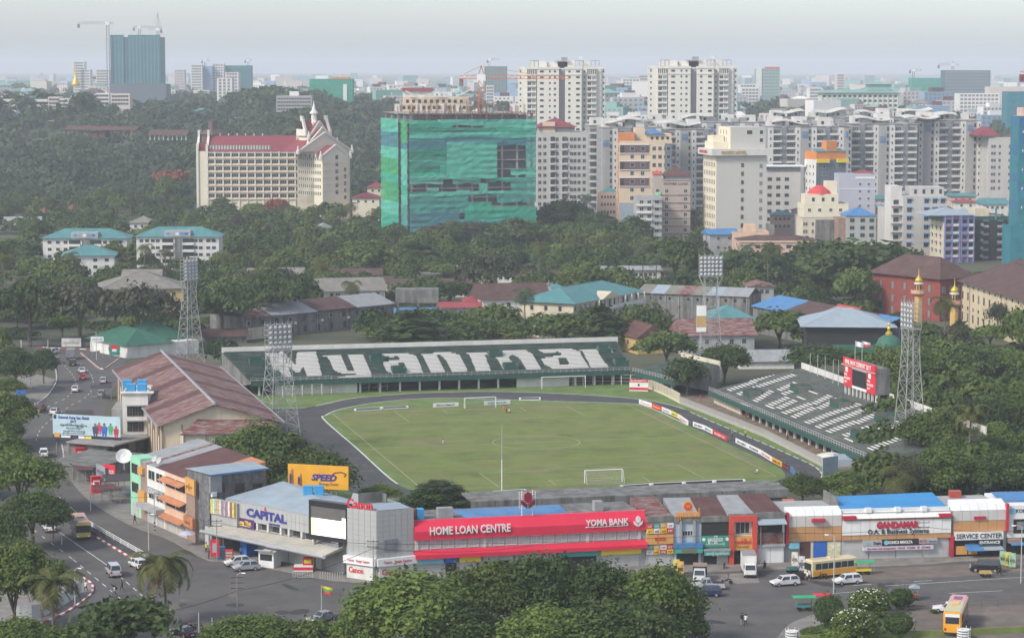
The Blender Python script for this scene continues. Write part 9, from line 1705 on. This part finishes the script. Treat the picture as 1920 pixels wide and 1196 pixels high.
cart(1507,1144,5,'food cart with a green canopy standing in the road left of the garden island',mCGr,mTealR,2.0,2.4);cart(1540,1140,0,'cart with a red canopy half behind the clipped bush',mSRed,mTealR);cart(1618,1076,10,'cart with a bright green canopy behind the white boxy wagon',mCGr,mYel,1.9,2.4);cart(1714,1124,80,'trishaw with a pale blue canopy behind the clipped bush',mPaleB,PN['red'],1.9,1.4);cart(1848,1081,0,'open wooden handcart beside the black people carrier',None,mOch);cart(1498,1086,0,'dark handcart with goods right of the white wagon',None,mTrim);cart(1486,1074,20,'teal handcart at the kerb near the signboards',None,mTealR)
def pole(px,py,yt,label,arm=0.0,cross=0,m=None,cat='street lamp',nm='street_lamp',r=.1,bands=False):
    p=G(px,py);h=(py-yt)*p.y/F;t=thing(nm,label,cat,p);q=MB();q.tube((0,0,0),(0,0,h),r,r*.6,7);q.build('post',m or mSteelL,t)
    if arm:q=MB();q.path([(0,0,h),(arm*.6,0,h+.35),(arm,0,h+.3)],.05,5);q.build('arm',mSteelL,t);q=MB();q.add([(arm-.3,-.12,h+.22),(arm+.35,-.12,h+.2),(arm+.35,.12,h+.2),(arm-.3,.12,h+.22),(arm-.2,0,h+.38),(arm+.25,0,h+.36)],[(3,2,1,0),(0,1,5,4),(2,3,4,5),(1,2,5),(3,0,4)]);q.build('lamp_head',mHead,t)
    for k in range(cross):
        q=MB();q.box(-.9,-.05,h-.4-k*.8,.9,.05,h-.3-k*.8);q.build('crossarm',mBrnT,t)
        for x in (-.8,0,.8):q=MB();q.lathe([(.05,0),(.08,.1),(.04,.2)],6,c=(x,0,h-.3-k*.8));q.build('insulator',mGlassG,t)
    if bands:
        for k in range(3):q=MB();q.tube((0,0,.3+k*.6),(0,0,.6+k*.6),r*1.08,n=7);q.build('black_band',mTrim,t)
    return t
for a in [(1563,1112,1002,'tall street lamp rising in front of the showroom',-1.2),(1914,1093,985,'tall street lamp at the right edge of the road',-1.3),(1731,1055,973,'utility pole before the white lettered showroom panel',0,2,mSteel,'utility pole','utility_pole'),(1426,1058,985,'utility pole before the shop with white shutters',0,1,mSteel,'utility pole','utility_pole'),(700,1092,1008,'utility pole before the grey panelled tower',0,2,mSteel,'utility pole','utility_pole'),(407,1052,970,'utility pole beside the red telephone stand',0,2,mSteel,'utility pole','utility_pole'),(290,998,920,'black banded utility pole before the white shop front',0,1,mSteelL,'utility pole','utility_pole',.12,True),(279,1032,965,'thin white lamp post at the kerb before the peach shop',.6),(170,958,908,'thin lamp post at the kerb near the shelters',.5),(445,1146,1075,'concrete utility pole in the middle of the junction',.9,3,mConc,'utility pole','utility_pole'),(373,1185,1146,'small round sign post behind the bushes'),(398,1190,1156,'short white post at the bottom beside the bushes'),(141,1138,1066,'grey lamp post by the white hoarding',.7),(116,1020,972,'thin sign post left of the bus'),(58,728,678,'grey street lamp inside the road bend',.9),(181,676,621,'white pole with a sign on the forecourt')]:pole(*a)
p=G(181,676);bboard(183,672,3.4,1.3,4.6,0,mWhiteP,'white street direction sign over the forecourt',BUR[4],mTealR);t=bboard(215,674,2.8,2.6,1.2,0,mTealR,'round green sign with a red and white face at the pointed kerb');q=MB();q.lathe([(1.6,0),(1.6,.2)],18);o=q.build('green_disc',mGreenB,t,(0,-.1,3));o.rotation_euler=(R(90),0,0);q=MB();q.box(-.9,-.36,2.9,.9,-.32,4.1);q.build('red_cap',mSRed,t);q=MB();q.box(-.6,-.36,2.2,.6,-.32,2.88);q.build('white_face',mWhiteP,t)
picket(FG([(40,651),(90,650),(150,651),(205,653),(250,654)]),2.0,4.5,'white rail fence with tall posts along the far side of the street',mParW,rails=(.4,.65),pr=.18);bboard(134,652,5.5,2.4,.3,0,mWhiteW,'low white name board in the street fence',BUR[2],mGreyW)
s=house('small red roofed gate house inside the road bend',48,70,737,590,3,4,mBrick,mRedT,.9,1,False,1);bboard(40,765,2.2,3.6,.6,0,mBlueP,'blue upright poster board beside the gate house','SALE',mWhiteP)
p=G(1613,1150,.2);t=thing('park_lamp','white park lamp with a wide conical cap between flowering bushes','street lamp',p);q=MB();q.tube((0,0,0),(0,0,2.3),.09);q.build('post',mW,t);q=MB();q.lathe([(.9,2.3),(.95,2.38),(.5,2.75),(.12,2.95),(.05,3.1)],12);q.build('lamp_cap',mGlassG,t);q=MB();q.lathe([(.3,2.05),(.4,2.29)],10);q.build('lamp_glass',mHead,t)
for x,y,lb in ((1485,1200,'white slatted round bin at the bottom by the low bush'),(1807,1197,'white slatted round bin at the bottom behind the coach')):
    t=thing('litter_bin',lb,'bin',G(x,y));q=MB();q.lathe([(.8,.05),(.8,1.2)],12);q.build('liner',mGlassG,t)
    for k in range(4):q=MB();q.lathe([(.86,.15+k*.35),(.9,.2+k*.35),(.86,.32+k*.35)],14);q.build('hoop',mW,t)
    for k in range(6):q=MB();a=k*1.047;q.tube((.92*math.cos(a),.92*math.sin(a),0),(.92*math.cos(a),.92*math.sin(a),1.7),.04,n=4);q.build('bar',mW,t)
# supermarket street level: kiosk, stalls, phone stand, rack, parasol
a,b=G(485,1062,.14),G(513,1065,.14);s=Bld('white kiosk with a lifted counter flap beside the blue panel',a,b,2.2,cat='kiosk',name='kiosk',z=.14);s.box('wall',mWhiteP,0,0,0,s.L,2.2,2.5);s.box('counter_opening',mDark,s.L*.1,-.02,1.1,s.L*.9,-.003,2.1);s.part('flap',mGreyW,lambda q:awn(q,-.2,s.L,2.75,.9,-.1))
p=G(571,1070,.14);t=thing('food_stall','red and white snack stall under the right end of the supermarket canopy','stall',p);q=MB();q.box(-1.6,-.5,0,1.3,.5,1.0);q.build('counter',mWhiteP,t);q=MB();q.box(-1.65,-.55,.25,1.35,-.503,.7);q.build('front_band',mSRed,t);q=MB();q.box(-.2,-.4,1.0,1.3,.5,2.2);q.build('display',mSRed,t);q=MB();q.box(0,-.45,1.3,1.1,-.403,1.9);q.build('menu',mYel,t)
p=G(391,1054,.14);t=thing('phone_stand','tall red sign frame on the pavement beside the utility pole','signboard',(p.x+.8,p.y+2,.14));q=MB();q.box(-.7,0,.5,.7,.15,3.3);q.build('panel',mSRed,t);q=MB();q.box(-.4,-.03,1.2,.4,-.003,2.7);q.build('poster',mGreyW,t)
for i,(x,y,c,lb) in enumerate([(430,1052,mSRed,'red goods rack at the supermarket entrance'),(415,1046,mTank,'blue drinks crate stack left of the supermarket entrance')]):t=thing('goods_rack',lb,'rack',G(x,y,.14));q=MB();q.box(-.6,-.3,0,.6,.3,1.9);q.build('case',c,t);q=MB();[q.box(-.5,-.33,.3+k*.5,.5,-.303,.6+k*.5) for k in range(3)];stuff(q.build('goods',mVar[i*3+2],t))
p=G(351,1022,.14);t=thing('parasol','pale lilac parasol over a pavement stall','parasol',p);q=MB();q.tube((0,0,0),(0,0,2.3),.04);q.build('post',mSteel,t);q=MB();q.lathe([(1.35,1.9),(.9,2.15),(.1,2.4)],8);q.build('canopy',M('lilac_cloth',(.5,.48,.62),.8,.1),t)
def rack(px,py,n,label,rz):
    t=thing('barrier',label,'barrier',G(px,py,.02),R(rz));q=MB();q.tube((0,0,.12),(n*.38,0,.12),.04,n=5);q.tube((0,.9,.12),(n*.38,.9,.12),.04,n=5);q.build('base_rail',mSteel,t)
    me=None
    for k in range(n):
        if me is None:q=MB();q.path([(0,0,.12),(0,.1,.95),(.05,.3,1.1),(0,.9,.15)],.04,4);me=q.mesh('hoop',mSteelL)
        o=link('hoop',me,t,(k*.38,0,0))
rack(549,1083,9,'row of leaning steel hoops on the kerb before the snack stall',-5);rack(600,1086,10,'row of leaning steel hoops on the kerb before the camera shop',-3)
def wires(pts,label,sag=.8):
    t=thing('overhead_wire',label,'wire',pts[0]);q=MB()
    for a,b in zip(pts[:-1],pts[1:]):
        P_=[a.lerp(b,i/8)-Vector((0,0,sag*4*(i/8)*(1-i/8)))-pts[0] for i in range(9)];q.path(P_,.035,3)
    q.build('cable',mTrim,t)
top=lambda px,py,yt:G(px,py)+Vector((0,0,(py-yt)*G(px,py).y/F-.4))
wires([top(220,1200,1150),top(445,1146,1100),top(700,1092,1020),top(1000,1095,1015)],'sagging cable over the junction from the concrete pole to the red bank');wires([top(407,1052,972),top(700,1092,1012),top(1426,1058,990),top(1731,1055,980),top(1960,1048,985)],'cables along the shop fronts between the utility poles',.6);wires([top(170,958,912),top(290,998,924),top(407,1052,974)],'cable along the curved left pavement',.7)
# clutter under the right grandstand and on the pavements
t=thing('tarpaulin_heap','white tarpaulin heap at the near end of the right grandstand','heap',G(1560,862));q=MB();q.lathe([(4.2,0),(3.6,.8),(2,1.3),(.3,1.5)],9);q.build('cloth',M('tarp_white',(.6,.58,.52),.9,.15),t)
t=thing('blue_tarpaulin','blue and green tarpaulin shelter beside the white heap','shelter',G(1592,872));q=MB();q.add([(-3,-1.5,1.4),(3,-1.5,1.2),(3,1.5,1.9),(-3,1.5,2.1),(-3,-1.5,0),(3,-1.5,0)],[(0,1,2,3),(4,5,1,0)]);q.build('cloth',mPaleB,t)
bboard(1556,905,4.2,3.4,1.6,R(40),mPaleB,'pale blue sheet board standing in the trees behind the shops')
for i,(x,y) in enumerate([(1503,1072),(1490,1064),(1268,1078),(1276,1082),(1880,1062),(1890,1064),(1898,1066)]):bboard(x,y,1.0,2.2,.3,R(-15),mVar[[4,8,0,3,2,0,2][i]],['white lettered standing board beside the teal handcart','pale standing board at the pavement before the orange panels','yellow standing board at the grove edge, left one','orange standing board at the grove edge, right one','green and white standing board at the service shop, left one','yellow standing board at the service shop, middle one','green standing board at the service shop, right one'][i],BUR[i % 5],mInk)
tanks(AT(1478,957,396),1,M('tank_orange',(.55,.14,.05),.5,.08),'orange square tank behind the shop roofs, %s',1.8);tanks(AT(1790,940,397),1,M('tank_red',(.4,.08,.05),.5,.08),'dull red tank behind the bright blue roof, %s',1.8)
